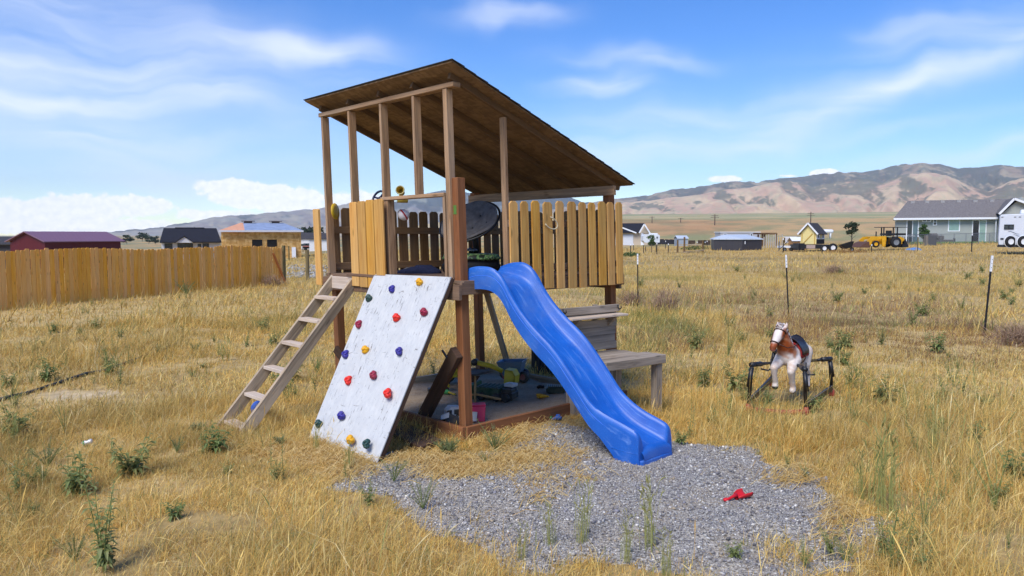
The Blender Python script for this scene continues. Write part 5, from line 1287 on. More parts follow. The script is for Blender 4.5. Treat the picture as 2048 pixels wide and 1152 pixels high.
# the gable end (left) and the long side (right), ridge running away to the right
xL, xM, xR = (22 - 76) * k, (110 - 76) * k, (188 - 76) * k; ax0 = (66 - 76) * k
b = MB(); A_ = S(xL, 0, 0); Bq = S(xM, -1.2, 0); Cq = S(xR, 4.2, 0); Dq = A_ + (Cq - Bq)
for p in (A_, Bq, Cq, Dq): p.z = 0
zz = S.o.z; q = [A_, Bq, Cq, Dq]
b.add([p + CZ * (zz - .6) for p in q] + [p + CZ * (zz + zl) for p in q], [(0, 1, 5, 4), (1, 2, 6, 5), (2, 3, 7, 6), (3, 0, 4, 7), (4, 5, 6, 7), (3, 2, 1, 0)])
g0 = (A_ + Bq) / 2; g1 = (Dq + Cq) / 2; b.prism([A_ + CZ * (zz + zl), Bq + CZ * (zz + zl), g0 + CZ * (zz + zr - .05)], (g1 - g0) * .01)
b.build('wall', RB, barn)
b = MB(); out1 = (Bq - A_).normalized() * .25; ofr = (g0 - g1).normalized() * .25
for ea, eb, o_ in ((A_, Dq, -1), (Bq, Cq, 1)):
    b.prism([ea + out1 * o_ + ofr + CZ * (zz + zl - .09), eb + out1 * o_ - ofr + CZ * (zz + zl - .09), g1 - ofr + CZ * (zz + zr), g0 + ofr + CZ * (zz + zr)], CZ * .07)
b.build('roof', PR, barn)
# the dark roof at the frame's left edge
S = site(-6, 70); gl = S.o.z; o_ = empty('dark_shed', S.o, 'black roofed shed at the far left edge behind the red barn', 'shed')
walls(S, -4, 1.6, 0, 5, zat(488, 70) - gl).build('wall', siding('dark_shed_wall', lin(70, 66, 66)), o_); gable_roof(S, -4, 1.6, 0, 5, zat(488, 70) - gl, zat(476, 70) - gl, .12).build('roof', M['shingle'], o_)
# white house with a black roof
y = 92; S = site(383, y, R(22)); gl = S.o.z; X = lambda px: SX(S, px); Z = lambda py: zat(py, y) - gl
hse = empty('black_roofed_house', S.o, 'low white house with a large black shingle roof behind the left fence', 'house')
WS = siding('white_siding', lin(214, 214, 214), 5); BS = plain('black_shingle', lin(40, 40, 46), .9, .2, 0, .35, 8)
walls(S, X(324), X(442), 0, 8, Z(485)).build('wall', WS, hse)
b = MB(); b.prism([S(X(321), -.5, Z(485.5)), S(X(444), -.5, Z(485.5)), S(X(435), 4.5, Z(458)), S(X(325), 4.5, Z(458))], CZ * .15); b.prism([S(X(321), 9.5, Z(485.5)), S(X(325), 4.5, Z(458)), S(X(435), 4.5, Z(458)), S(X(444), 9.5, Z(485.5))], CZ * .15)
b.prism([S(X(349), 4.3, Z(457.5)), S(X(410), 4.3, Z(457.5)), S(X(410), 8, Z(457.5) - .2), S(X(349), 8, Z(457.5) - .2)], CZ * .2); b.build('roof', BS, hse)
b = MB(); S.box(b, X(389), X(390), 4.4, 4.6, Z(459), Z(453)); b.build('roof_vent', M['black_metal'], hse)
b = MB(); pk = (X(371), Z(474)); b.prism([S(X(352), -1.6, Z(485)), S(X(390), -1.6, Z(485)), S(pk[0], -1.6, pk[1])], S(0, .1, 0) - S(0, 0, 0)); b.build('porch_gable', WS, hse)
b = MB(); 
for x_ in (352, 390): b.prism([S(X(x_), -1.75, Z(486)), S(pk[0], -1.75, pk[1] + .05), S(pk[0], 1.2, pk[1] + .05), S(X(x_), 1.2, Z(486))], CZ * .12)
b.build('porch_roof', BS, hse)
for x0, x1 in ((331, 345), (357, 386), (396, 404), (407, 418)): window(S, hse, X(x0), X(x1), Z(500), Z(487.5), 0, M['glass'], M['black_metal'] if x0 != 396 else None, .05)
# strand-board garage
y = 84; S = site(523, y, R(17)); gl = S.o.z; X = lambda px: SX(S, px); Z = lambda py: zat(py, y) - gl
gar = empty('unfinished_garage', S.o, 'unfinished strand board garage with pale blue and orange roof membrane', 'garage')
walls(S, X(444), X(603), 0, 10, Z(461.5)).build('wall', M['osb_wall'], gar)
BM_ = plain('pale_blue_membrane', lin(140, 154, 178), .7, .3, 0, .2, 1.4); OM_ = plain('orange_sheathing', lin(216, 158, 124), .8, .2, 0, .1, 2)
zE, zR = Z(462), Z(445.5)
e0, e1, r0, r1 = S(X(440), -.6, zE), S(X(608), -.6, zE), S(X(478), 5, zR), S(X(568), 5, zR); e3, e2 = S(X(440), 10.6, zE), S(X(608), 10.6, zE)
mid = lambda a, c, t: a + (c - a) * t
b = MB(); b.prism([mid(e0, e1, .30), e1, r1, mid(r0, r1, .06)], CZ * .06); b.prism([e1, e2, r1], CZ * .06); b.prism([e2, e3, r0, r1], CZ * .06); b.build('roof_membrane', BM_, gar)
b = MB(); b.prism([e0, mid(e0, e1, .30), mid(r0, r1, .06), r0], CZ * .055); b.prism([e3, e0, r0], CZ * .055); b.build('roof_sheathing', OM_, gar)
b = MB(); S.box(b, X(440), X(608), -.66, -.6, zE - .12, zE + .08); b.build('fascia', plain('pale_fascia', lin(196, 196, 200), .6), gar)
for px in (494, 552):
    b = MB(); S.box(b, X(px) - .45, X(px) + .45, 4.7, 5.4, zR - .1, zR + .22); S.box(b, X(px) - .75, X(px) + .75, 4.5, 5.6, zR + .22, zR + .30); b.build('roof_vent', plain('brown_vent', lin(92, 78, 72), .7), gar)
for x0, x1 in ((505, 526), (535, 555)): window(S, gar, X(x0), X(x1), Z(494), Z(479), 0, plain('dark_opening', lin(14, 13, 13), .9), M['osb_wall'], .06, 1, 'opening')
b = MB(); S.box(b, X(584), X(592), -.4, -.1, -.1, 1.35); b.build('meter_box', M['white'], gar)
# town scraps seen past the garage: parked cars and trees
def car(px, y, colr, lab, rz=0, L_=4.4):
    S = site(px, y, rz); o = empty('parked_car', S.o, lab, 'car', 'cars parked far off')
    b = MB(); b.prism([S(x, -.85, z) for x, z in ((-2.2, .35), (2.2, .35), (2.2, .8), (1.3, .95), (-2.1, .98))], S(0, 1.7, 0) - S(0, 0, 0)); b.build('body', plain('car_paint', colr, .35), o, bevel=.08, seg=2)
    b = MB(); b.prism([S(x, -.75, z) for x, z in ((-1.7, .96), (1.2, .94), (.5, 1.45), (-1.3, 1.45))], S(0, 1.5, 0) - S(0, 0, 0)); b.build('cabin', M['glass'], o, bevel=.06)
    b = MB()
    for x in (-1.4, 1.4): b.lathe([(.32, -.1), (.32, .1)], S(x, -.82, .32), S(0, 1, 0) - S(0, 0, 0), 14)
    b.build('wheels', M['black_rubber'], o)
car(611, 150, lin(206, 208, 210), 'white car parked in the distance right of the garage'); car(621, 165, lin(196, 196, 200), 'pale grey car parked in the distance beyond the white car'); car(628, 150, lin(140, 60, 50), 'red car parked in the distance left of the playhouse')
# leafy tree builder used near and far
def leafcloud(b, c, r, n, size, sq=1.0):
    for _ in range(n):
        d = Vector((random.gauss(0, 1), random.gauss(0, 1), random.gauss(0, 1))).normalized() * random.random() ** .45; p = Vector(c) + Vector((d.x * r[0], d.y * r[1], d.z * r[2]))
        a = Vector((random.gauss(0, 1), random.gauss(0, 1), random.gauss(0, .7))).normalized(); e = a.cross(Vector((random.gauss(0, 1), random.gauss(0, 1), random.gauss(0, 1)))).normalized(); s = size * random.uniform(.6, 1.3)
        b.add([p - a * s, p + e * s * .45, p + a * s, p - e * s * .45], [(0, 1, 2, 3)])
def leafmat(name, c1, c2, trans=.3):
    t = NT(name); i = t.island(); c = t.mix(i, c1, c2); c = t.mix(t.math('MULTIPLY', t.n('ShaderNodeObjectInfo').outputs['Random'], .45), c, lin(166, 156, 96)) if 'weed' in name or 'grey_green' in name else c; n = t.noise(t.coord(), 3, 4, .6); c = t.mix(t.ramp(n, (.35, 0), (.7, .3)), c, tuple(x * .6 for x in c1[:3]) + (1,)); m = t.out(c, .6, .3)
    tr = t.n('ShaderNodeBsdfTranslucent'); t.l(c, tr.inputs[0]); mx = t.n('ShaderNodeMixShader'); mx.inputs[0].default_value = trans; t.l(t.b.outputs[0], mx.inputs[1]); t.l(tr.outputs[0], mx.inputs[2]); t.l(mx.outputs[0], t.t.nodes['Material Output'].inputs[0]); return m
M['leaf'] = leafmat('tree_leaf', lin(62, 92, 44), lin(96, 120, 62)); M['leaf_dark'] = leafmat('dark_tree_leaf', lin(46, 62, 44), lin(72, 84, 58)); M['bark'] = plain('grey_bark', lin(96, 82, 70), .9, .2, 0, .25, 20)
def tree(o, h, cr, th, mat, n, leaf, lab, group=None, sparse=False):
    e = empty('tree', o, lab, 'tree', group); b = MB(); b.tube([o - CZ * .2, o + CZ * th, o + CZ * (h * .8)], [h * .022, h * .018, h * .006], 7)
    for k in range(6):
        t = k * 2.4; z = th * .8 + (h * .75 - th * .8) * k / 6; b.tube([o + CZ * z, o + Vector((math.cos(t) * cr * .6, math.sin(t) * cr * .6, z + cr * .5))], [h * .008, h * .003], 5)
    b.build('trunk', M['bark'], e)
    b = MB(); zc = (h + th) / 2; rz_ = (h - th) / 2
    for k in range(9 if not sparse else 12):
        t = k * 2.399; q = random.uniform(.2, .75); z = zc + random.uniform(-.7, .75) * rz_; w = math.sqrt(max(.05, 1 - ((z - zc) / rz_) ** 2))
        leafcloud(b, o + Vector((math.cos(t) * cr * q * w, math.sin(t) * cr * q * w, z)), (cr * .42, cr * .42, rz_ * .34), n // 9, leaf)
    b.build('crown', mat, e); return e
for i, (px, y, h, cr) in enumerate([(207, 330, 3.2, 2.6), (217, 300, 4.5, 3.2), (225, 360, 3.5, 2.6), (255, 300, 4, 2.8), (286, 420, 5.5, 4), (299, 310, 3.5, 2.6), (312, 300, 3.4, 2.4), (196, 420, 4, 3), (609, 330, 7, 4.5), (618, 300, 7, 4.4), (627, 320, 8, 5), (604, 380, 7, 5)]):
    tree(at_depth(px, y), h, cr, h * .15, M['leaf_dark'], 240, cr * .18, 'small dark round tree on the far plain behind the left fence' if px < 400 else 'dark tree in the distance between the garage and playhouse', 'far trees on the plain' if px < 400 else 'far trees past the garage')
for i, (px, y, lab) in enumerate(((632, 140, 'white sided shed far off beside the playhouse'), (612, 210, 'low pale house far off right of the garage'))):
    S = site(px, y); o = empty('far_shed', S.o, lab, 'shed'); gl = S.o.z; walls(S, -1.2 - i * 3, 2.5 + i * 2, 0, 4, 2.4 + i * .4, 'x', 3.3 + i).build('wall', WS, o); gable_roof(S, -1.2 - i * 3, 2.5 + i * 2, 0, 4, 2.4 + i * .4, 3.3 + i, .1).build('roof', M['shingle'], o)
# pale rubble with green weeds beyond the fence end
def rubble():
    b = MB(); c = onG(612, 543)
    for _ in range(220):
        p = onG(random.uniform(574, 655), random.uniform(531, 557)); b.ball(p + CZ * .03, (random.uniform(.05, .16), random.uniform(.05, .13), random.uniform(.03, .09)), 6, 4, Matrix.Rotation(random.uniform(0, 3), 3, 'Z'), .25)
    tag(b.build('rubble', plain('pale_rubble', lin(158, 154, 146), .9, .2, 0, .3, 9, .3, .5)), 'scatter of pale rubble stones beyond the golden fence', 'rubble', kind='stuff')
rubble()

# ---- right side, from the picket rail outwards
# tan house with a garage
y = 128; S = site(1270, y, R(-9)); gl = S.o.z; X = lambda px: SX(S, px); Z = lambda py: zat(py, y) - gl
th_ = empty('tan_house', S.o, 'tan house with dark gable roof beside the yellow picket rail', 'house'); TS = siding('tan_siding', lin(196, 180, 158), 5)
walls(S, X(1225), X(1297), 0, 9, Z(466)).build('wall', TS, th_)
b = MB(); b.prism([S(X(1278), -.1, Z(466)), S(X(1298), -.1, Z(466)), S(X(1288), -.1, Z(449))], S(0, 4, 0) - S(0, 0, 0)); b.build('gable', TS, th_)
b = MB(); b.prism([S(X(1222), -.6, Z(466)), S(X(1278), -.6, Z(466)), S(X(1287), 4.5, Z(447.5)), S(X(1230), 4.5, Z(447.5))], CZ * .15); b.prism([S(X(1230), 4.5, Z(447.5)), S(X(1287), 4.5, Z(447.5)), S(X(1298), 9.5, Z(466)), S(X(1222), 9.5, Z(466))], CZ * .15); b.build('roof', BS, th_)
b = MB(); b.prism([S(X(1287), -.5, Z(447.8)), S(X(1299.5), -.5, Z(466)), S(X(1299.5), 4, Z(466)), S(X(1287), 4, Z(447.8))], CZ * .14); b.build('side_roof', BS, th_)
for a, c_ in (((1277.5, 466), (1287.5, 448.5)), ((1287.5, 448.5), (1299, 466.5)), ((1224, 448), (1272, 466))):
    b = MB(); b.bar(S(X(a[0]), -.75, Z(a[1])), S(X(c_[0]), -.75, Z(c_[1])), .06, .22); b.build('barge_board', M['white'], th_)
b = MB(); S.box(b, X(1246), X(1266), -.08, -.0, 0, Z(469)); b.build('garage_door', siding('white_garage_door', lin(206, 210, 216), 2), th_)
b = MB(); S.box(b, X(1281), X(1286), -.18, -.1, 0, 2.1); b.build('door', M['white'], th_)
# far camper trailer
def rounded(S, x0, x1, y0, y1, z0, z1, r=.3):
    b = MB(); P = [(x0 + r, z0), (x1 - .1, z0), (x1, z0 + .1), (x1, z1 - r * .6), (x1 - r, z1), (x0 + r, z1), (x0, z1 - r), (x0, z0 + r)]; b.prism([S(x, y0, z) for x, z in P], S(0, y1 - y0, 0) - S(0, 0, 0)); return b
y = 120; S = site(1304, y); gl = S.o.z; k = S.k; X = lambda px: (px - 1304) * k; Z = lambda py: zat(py, y) - gl
cp = empty('camper_trailer', S.o, 'small white camper trailer parked beside the tan house', 'camper'); rounded(S, X(1286), X(1319), 0, 2.4, .5, Z(468.5)).build('body', siding('white_camper_skin', lin(216, 220, 222), 4, .4), cp)
b = MB(); S.box(b, X(1300), X(1316), .6, 1.6, Z(468.5), Z(466.5)); b.build('roof_unit', M['white'], cp); window(S, cp, X(1312), X(1315), Z(477), Z(473), 0, M['glass'], None, .04)
b = MB()
for x in (1301, 1306): b.lathe([(.36, -.12), (.36, .12)], S(X(x), -.02, .36), (0, 1, 0), 14)
b.build('wheels', M['black_rubber'], cp)
# dark low clutter, small sheds
y = 130; S = site(1336, y); b = MB()
for i in range(12): S.box(b, -2.4 + i * .42, -2.4 + i * .42 + .40, random.uniform(0, .4), 1.6, -.2, random.uniform(.7, 1.05))
tag(b.build('dark_hedge', plain('dark_stack', lin(54, 54, 60), .9, .2, 0, .3, 3, .3)), 'long dark low stack of material right of the small camper', 'stack')
def shed(name, px, y, x0, x1, ytop, yeave, wallm, roofm, lab, d=3, cat='shed', ridge='x'):
    S = site(px, y); gl = S.o.z; k = S.k; o = empty(name, S.o, lab, cat); X = lambda q: (q - px) * k; Z = lambda q: zat(q, y) - gl
    walls(S, X(x0), X(x1), 0, d, Z(yeave)).build('wall', wallm, o); gable_roof(S, X(x0), X(x1), 0, d, Z(yeave), Z(ytop), .08, ridge, .12).build('roof', roofm, o); return o
WR = ribbed('pale_steel_roof', lin(196, 204, 210), 2.5, .35)
shed('calf_shed', 1364, 112, 1355, 1375, 472, 477, plain('grey_panel', lin(150, 160, 170), .7), WR, 'tiny white roofed shelter left of the black shed', 2.5)
for px, y, w_, lab in ((1384, 118, .9, 'low dark crate far off left of the black shed'), (1404, 116, 1.0, 'dark square bale feeder far off left of the black shed'), (1413, 116, 1.1, 'brown low cart far off just left of the black shed')):
    S = site(px, y); b = MB(); S.box(b, -w_ / 2, w_ / 2, 0, .8, .05, .75)
    for i in range(3): S.box(b, -w_ / 2 - .03, w_ / 2 + .03, -.03, .0, .1 + .22 * i, .22 + .22 * i)
    tag(b.build('crate', plain('far_crate', lin(86, 72, 60), .9, .2, 0, .3, 3)), lab, 'crate')
# long pale trailer behind the black shed
y = 106; S = site(1480, y); gl = S.o.z; k = S.k; X = lambda px: (px - 1480) * k; Z = lambda py: zat(py, y) - gl
lt = empty('mobile_trailer', S.o, 'long pale grey flat roofed trailer behind the black shed', 'trailer'); b = MB(); S.box(b, X(1440), X(1519), 0, 3, .4, Z(465)); b.build('body', siding('pale_trailer', lin(176, 176, 178), 3), lt)
b = MB(); S.box(b, X(1438.5), X(1520), -.1, 3.1, Z(465), Z(463.5)); b.build('roof', M['white'], lt)
for a, c_ in ((1446, 1452), (1500, 1503)): window(S, lt, X(a), X(c_), Z(473), Z(468), 0, M['glass'], None, .05)
# black metal shed with a white roof
y = 80; S = site(1480, y); gl = S.o.z; k = S.k; X = lambda px: (px - 1480) * k; Z = lambda py: zat(py, y) - gl
bs = empty('black_metal_shed', S.o, 'black ribbed metal shed with pale blue white roof across the field', 'shed'); x0, xm, x1 = X(1434), X(1484), X(1526.5)
BKR = ribbed('black_ribbed_steel', lin(58, 56, 60), 3); p = [S(x0, 1.2, 0), S(xm, 0, 0), S(x1, .6, 0), S(x1 + .5, 4.5, 0), S(x0 + .6, 4.8, 0)]
ze = Z(477.5); b = MB(); n = 5; b.add([q - CZ * .3 for q in p] + [q + CZ * ze for q in p], [(i, (i + 1) % n, n + (i + 1) % n, n + i) for i in range(n)] + [tuple(range(n, 2 * n)), tuple(range(n - 1, -1, -1))]); b.build('wall', BKR, bs)
b = MB(); R0, R1 = S(X(1459), 2.2, Z(469)), S(X(1507), 2.4, Z(469)); ev = [q + (q - S(0, 2.5, 0)).normalized() * .15 for q in p]; ev = [Vector((q.x, q.y, S.o.z + ze)) for q in ev]
b.add(ev + [R0, R1] + [q - CZ * .1 for q in ev], [(0, 1, 5), (1, 6, 5), (1, 2, 6), (2, 3, 6), (3, 4, 5, 6), (4, 0, 5)] + [(i, 7 + i, 7 + (i + 1) % 5, (i + 1) % 5) for i in range(5)]); b.build('roof', WR, bs)
b = MB(); S.box(b, X(1488.5), X(1489.7), -.06, .02, ze * .55, ze * .8); b.build('door_handle', M['white'], bs)
# timber pergola and scattered poles
y = 96; S = site(1538, y); gl = S.o.z; k = S.k; X = lambda px: (px - 1538) * k; Z = lambda py: zat(py, y) - gl
pg = empty('timber_frame', S.o, 'open brown timber frame shelter right of the black shed', 'shelter'); DW = plain('dark_brown_timber', lin(96, 72, 50), .9, .2, 0, .25, 5)
for px, d in ((1524, 0), (1531, 3), (1544, 3), (1551, 0)): b = MB(); S.box(b, X(px) - .09, X(px) + .09, d, d + .18, -.2, Z(469)); b.build('post', DW, pg)
b = MB(); S.box(b, X(1520), X(1553), -.1, .1, Z(469), Z(467)); S.box(b, X(1520), X(1553), 2.9, 3.1, Z(469) + .02, Z(467) + .02)
for i in range(7): S.box(b, X(1522 + i * 4.6), X(1522 + i * 4.6) + .1, -.3, 3.3, Z(467) + .03, Z(466.4) + .06)
b.build('roof_beam', DW, pg)
# tall garden posts with a rail, small timber fence of thin posts
for i, (x, y0, y1) in enumerate(((1355, 480, 506), (1368.5, 474, 507), (1405.5, 481, 506))):
    p = onG(x, y1); h = (y1 - y0) / F * p.y; b = MB(); b.tube([p - CZ * .2, p + CZ * h], [.10, .09], 8); tag(b.build('gate_post', wood('brown_gate_post', lin(120, 92, 56), lin(96, 74, 46), .1)), ('left', 'tallest', 'right')[i] + ' brown wooden post of the rail frame left of the black shed', 'post', 'posts of the wooden rail frame')
p0_, p1_ = onG(1357, 506), onG(1404, 506); b = MB(); b.bar(p0_ + CZ * .85, p1_ + CZ * .9, .08, .1); tag(b.build('cross_rail', wood('pale_rail', lin(176, 160, 134), lin(150, 134, 110), .1)), 'pale horizontal rail between the brown posts by the black shed', 'rail')
b = MB(); p = onG(1380, 507)
for i in range(9): b.bar(p + Vector((random.uniform(-.9, .9), random.uniform(-.4, .4), .05 + .06 * i * .5)), p + Vector((random.uniform(-.2, 1.6), random.uniform(-.4, .4), .1 + .07 * i * .6)), .12, .05)
tag(b.build('lumber_pile', M['grey_wood']), 'loose pile of grey lumber beneath the brown posts', 'lumber pile')
b = MB(); leafcloud(b, onG(1390, 500) + CZ * .2, (1.9, .6, .3), 500, .09); tag(b.build('low_shrub', M['leaf']), 'low green shrubs growing behind the brown posts', 'shrub')
b = MB(); leafcloud(b, onG(1262, 513) + CZ * .1, (1.0, .6, .35), 700, .08); tag(b.build('low_shrub', M['leaf']), 'bright green low plants beside the end of the yellow picket rail', 'shrub')
tp_ = [(1254, 496, 505), (1261, 491, 512), (1267, 490, 501), (1287, 490, 507), (1291, 493, 505), (1312, 485, 504), (1313.5, 489, 509), (1331, 484, 498), (1336.5, 490, 506), (1394, 486, 497), (1410, 486, 498), (1414, 484, 497), (1566, 480, 506), (1644, 492, 509), (1743, 492, 504), (1835, 474, 503), (1943, 471, 504)]
for i, (x, y0, y1) in enumerate(tp_):
    p = onG(x, y1); h = (y1 - y0) / F * p.y; b = MB(); b.bar(p - CZ * .1, p + CZ * h, .07, .05, up=(0, 1, 0)); e = tag(b.build('wire_post', BM if i % 5 else PG), None, 'fence post', 'far thin wire fence posts')
    e['label'] = 'thin dark wire fence post far off between picket rail and black shed' if x < 1500 else 'thin dark wire fence post in the field below the tractor and grey house'
    if y0 < 492 or i > 13:
        b = MB(); b.bar(p + CZ * (h + .002), p + CZ * (h + .16), .075, .055, up=(0, 1, 0)); b.build('tip', M['white'], e)
tree(onG(1303, 505), (505 - 469) / F * onG(1303, 505).y, .55, .8, M['leaf'], 300, .10, 'thin young green sapling in front of the small camper', None, True)
# utility poles
for i, (x, y0, y1, y) in enumerate(((1303, 433, 456, 380), (1360, 436, 458, 380), (1428, 429, 457, 300), (1619, 424, 446, 310), (586, 455, 470, 600))):
    o = at_depth(x, y); h = zat(y0, y) - o.z; e = empty('utility_pole', o, ('wooden utility pole on the red field nearest the tan house', 'faint utility pole standing second from the tan house', 'double cross arm utility pole above the low crates', 'utility pole rising behind the yellow coop', 'thin utility pole beyond the strand board garage')[i], 'utility pole', 'utility poles on the plain')
    b = MB(); b.tube([o, o + CZ * h], [.24, .17], 8); b.build('mast', plain('weathered_pole', lin(92, 76, 64), .9), e)
    b = MB(); b.bar(o + CZ * (h * .88) + Vector((-1.4, 0, 0)), o + CZ * (h * .88) + Vector((1.4, 0, 0)), .16, .18); 
    if i in (2, 3): b.bar(o + CZ * (h * .72) + Vector((-1.7, 0, 0)), o + CZ * (h * .72) + Vector((1.7, 0, 0)), .16, .18)
    b.build('cross_arm', plain('pole_arm', lin(92, 78, 66), .9), e)
# yellow coop on a trailer
y = 72; S = site(1630, y); gl = S.o.z; k = S.k; X = lambda px: (px - 1630) * k; Z = lambda py: zat(py, y) - gl
co = empty('chicken_coop', S.o, 'pale yellow little coop with grey shingle roof on a black trailer', 'coop'); YW = siding('pale_yellow_board', lin(220, 204, 140), 4); 
fz = Z(488); p = [S(X(1603), .4, 0), S(X(1627), -.5, 0), S(X(1657), 1.1, 0), S(X(1634), 2.2, 0)]
ze = Z(465.5); zr = Z(447)
b = MB(); q = p; b.add([v + CZ * fz for v in q] + [v + CZ * ze for v in q], [(0, 1, 5, 4), (1, 2, 6, 5), (2, 3, 7, 6), (3, 0, 4, 7), (4, 5, 6, 7), (3, 2, 1, 0)]); g0 = (q[0] + q[1]) / 2; g1 = (q[2] + q[3]) / 2; b.prism([q[0] + CZ * ze, q[1] + CZ * ze, g0 + CZ * (zr - .08)], (g1 - g0) * .02); b.build('wall', YW, co)
b = MB(); o1 = (q[1] - q[0]).normalized() * .22; o2 = (g0 - g1).normalized() * .22
for ea, eb, s_ in ((q[0], q[3], -1), (q[1], q[2], 1)): b.prism([ea + o1 * s_ + o2 + CZ * (ze - .18), eb + o1 * s_ - o2 + CZ * (ze - .18), g1 - o2 + CZ * zr, g0 + o2 + CZ * zr], CZ * .06)
b.build('roof', M['shingle'], co)
b = MB()
for ea, s_ in ((q[0], -1), (q[1], 1)): b.bar(ea + o1 * s_ + o2 * 1.1 + CZ * (ze - .16), g0 + o2 * 1.1 + CZ * (zr + .02), .04, .14)
b.build('barge_board', M['white'], co)
fr = (q[1] - q[0]); fn = Vector((fr.y, -fr.x, 0)).normalized() * .03; b = MB(); b.bar(q[0] + fr * .2 + fn + CZ * (fz + .1), q[0] + fr * .75 + fn + CZ * (ze - .1), .08, .03, up=fn)
for t_ in (.1, .9): b.bar(q[0] + fr * t_ + fn + CZ * fz, q[0] + fr * t_ + fn + CZ * ze, .07, .03, up=fn)
b.build('door_batten', plain('ochre_batten', lin(186, 150, 70), .8), co)
sd_ = (q[2] - q[1]); sn = Vector((sd_.y, -sd_.x, 0)).normalized() * .02
b = MB(); b.hexa([q[1] + sd_ * a_ + sn * c_ + CZ * z for a_ in (.02, .98) for c_, z in ((0, ze - .62), (1, ze - .62), (1, ze - .06), (0, ze - .06))]); b.build('white_panel', M['white'], co)
b = MB()
for a_ in (.15, .72): b.hexa([q[1] + sd_ * (a_ + d_) + sn * c_ + CZ * z for d_ in (0, .14) for c_, z in ((1, ze - .5), (1.8, ze - .5), (1.8, ze - .18), (1, ze - .18))])
b.build('window', M['glass'], co)
b = MB(); b.hexa([q[1] + sd_ * (.40 + d_) + sn * c_ + CZ * z for d_ in (0, .24) for c_, z in ((1, ze - .56), (1.6, ze - .56), (1.6, ze - .1), (1, ze - .1))]); b.build('yellow_panel', YW, co)
b = MB(); b.hexa([q[1] + sd_ * a_ + sn * c_ + CZ * z for a_ in (.02, .98) for c_, z in ((0, fz), (1, fz), (1, ze - .64), (0, ze - .64))]); b.build('mesh_panel', plain('black_wire_mesh', lin(30, 30, 30), .8), co)
tr2 = empty('flatbed_trailer', S(X(1630), 0, 0), 'black flatbed trailer carrying the yellow coop', 'trailer')
b = MB(); S.box(b, X(1596), X(1660), -.4, 2.2, fz - .45, fz - .06); S.box(b, X(1594), X(1606), -.3, 1.2, .12, .8); b.build('deck', BM, tr2)
b = MB(); S.box(b, X(1608), X(1625), -.55, -.42, fz - .42, fz - .08); b.build('step_board', plain('faded_step', lin(170, 150, 140), .8), tr2)
for px, r in ((1644, .36), (1661, .42)): wheel('wheel', S(X(px), -.42, r - .04), (0, 1, 0), r, .2, M['black_rubber'], M['white'], tr2)
# white topped bee box, grey trailer bits, hay
y = 76; S = site(1596, y); k = S.k; gl = S.o.z; o = empty('hutch', S.o, 'small tan hutch with white peaked roof left of the yellow coop', 'hutch'); walls(S, -.6, .75, 0, 1.2, zat(481, y) - gl).build('wall', plain('tan_hutch', lin(176, 134, 84), .8), o); gable_roof(S, -.6, .75, 0, 1.2, zat(481, y) - gl, zat(475, y) - gl, .05, 'x', .12).build('roof', M['white'], o)
S = site(1572, 74); gl = S.o.z; o = empty('utility_cart', S.o, 'grey cart with white deck left of the small tan hutch', 'cart'); b = MB(); S.box(b, -.5, .6, 0, 1.2, .35, .55); b.build('deck', M['white'], o)
b = MB(); b.bar(S(-.7, 0, .2), S(.2, 0, 1.05), .06, .06); S.box(b, -.75, -.68, 0, .1, 0, 1.0); b.build('frame', plain('dark_grey_frame', lin(70, 70, 74), .6), o)
for x in (-.2, .45): wheel('wheel', S(x, -.05, .2), (0, 1, 0), .2, .12, M['black_rubber'], M['steel'], o)
for i, (px, colr, lab) in enumerate(((1563, lin(190, 160, 96), 'tan hay bale far off left of the hutch'), (1574, lin(206, 204, 204), 'white wrapped bale far off second from the left'), (1586, lin(210, 206, 204), 'white wrapped bale far off beside the hutch'))):
    S = site(px, 118); b = MB(); S.box(b, -.65, .6, 0, .9, -.1, .95); tag(b.build('bale', plain('bale', colr, .9, .2, 0, .15, 5), None, bevel=.1, seg=2), lab, 'bale')
for i in range(9):
    px = 1527 + i * 4.5; p = at_depth(px, 88); b = MB(); b.bar(p - CZ * .1, p + CZ * (1.35 + .15 * (i % 3)), .10, .08, up=(0, 1, 0)); tag(b.build('corral_post', plain('pale_corral_post', lin(176, 168, 156), .9)), 'pale thin corral post between the black shed and the coop', 'post', 'pale corral posts')
S = site(1652, 150); zt = zat(463, 150) - S.o.z; b = MB(); b.lathe([(0, -1.25), (.3, -1.2), (.42, -1.0), (.42, 1.0), (.3, 1.2), (0, 1.25)], S(0, 0, zt), (1, 0, 0), 18); b.box(S(-.7, 0, zt / 2 - .1), (.15, .6, zt)); b.box(S(.7, 0, zt / 2 - .1), (.15, .6, zt)); tag(b.build('gas_tank', M['white'], None, True), 'white horizontal tank far off behind the young tree', 'tank')
# wheelbarrow
y = 70; S = site(1690, y); k = S.k; X = lambda px: (px - 1690) * k; wb = empty('wheelbarrow', S.o, 'black wheelbarrow tipped beside the yellow tractor', 'wheelbarrow')
b = MB(); b.add([S(X(1679), -.35, .62), S(X(1704), -.35, .98), S(X(1704), .35, .98), S(X(1679), .35, .62), S(X(1684), -.22, .28), S(X(1700), -.22, .38), S(X(1700), .22, .38), S(X(1684), .22, .28)], [(7, 6, 5, 4), (0, 4, 5, 1), (1, 5, 6, 2), (2, 6, 7, 3), (3, 7, 4, 0)]); b.build('tray', M['black_rubber'], wb)
b = MB()
for d in (-.25, .25): b.tube([S(X(1673), d, .68), S(X(1684), d, .34), S(X(1702), d * .3, .2)], .025, 6); b.tube([S(X(1686), d, .3), S(X(1683), d, 0)], .022, 6)
b.build('handle_frame', DW, wb); wheel('wheel', S(X(1703), 0, .2), (0, 1, 0), .2, .1, M['black_rubber'], M['steel'], wb)
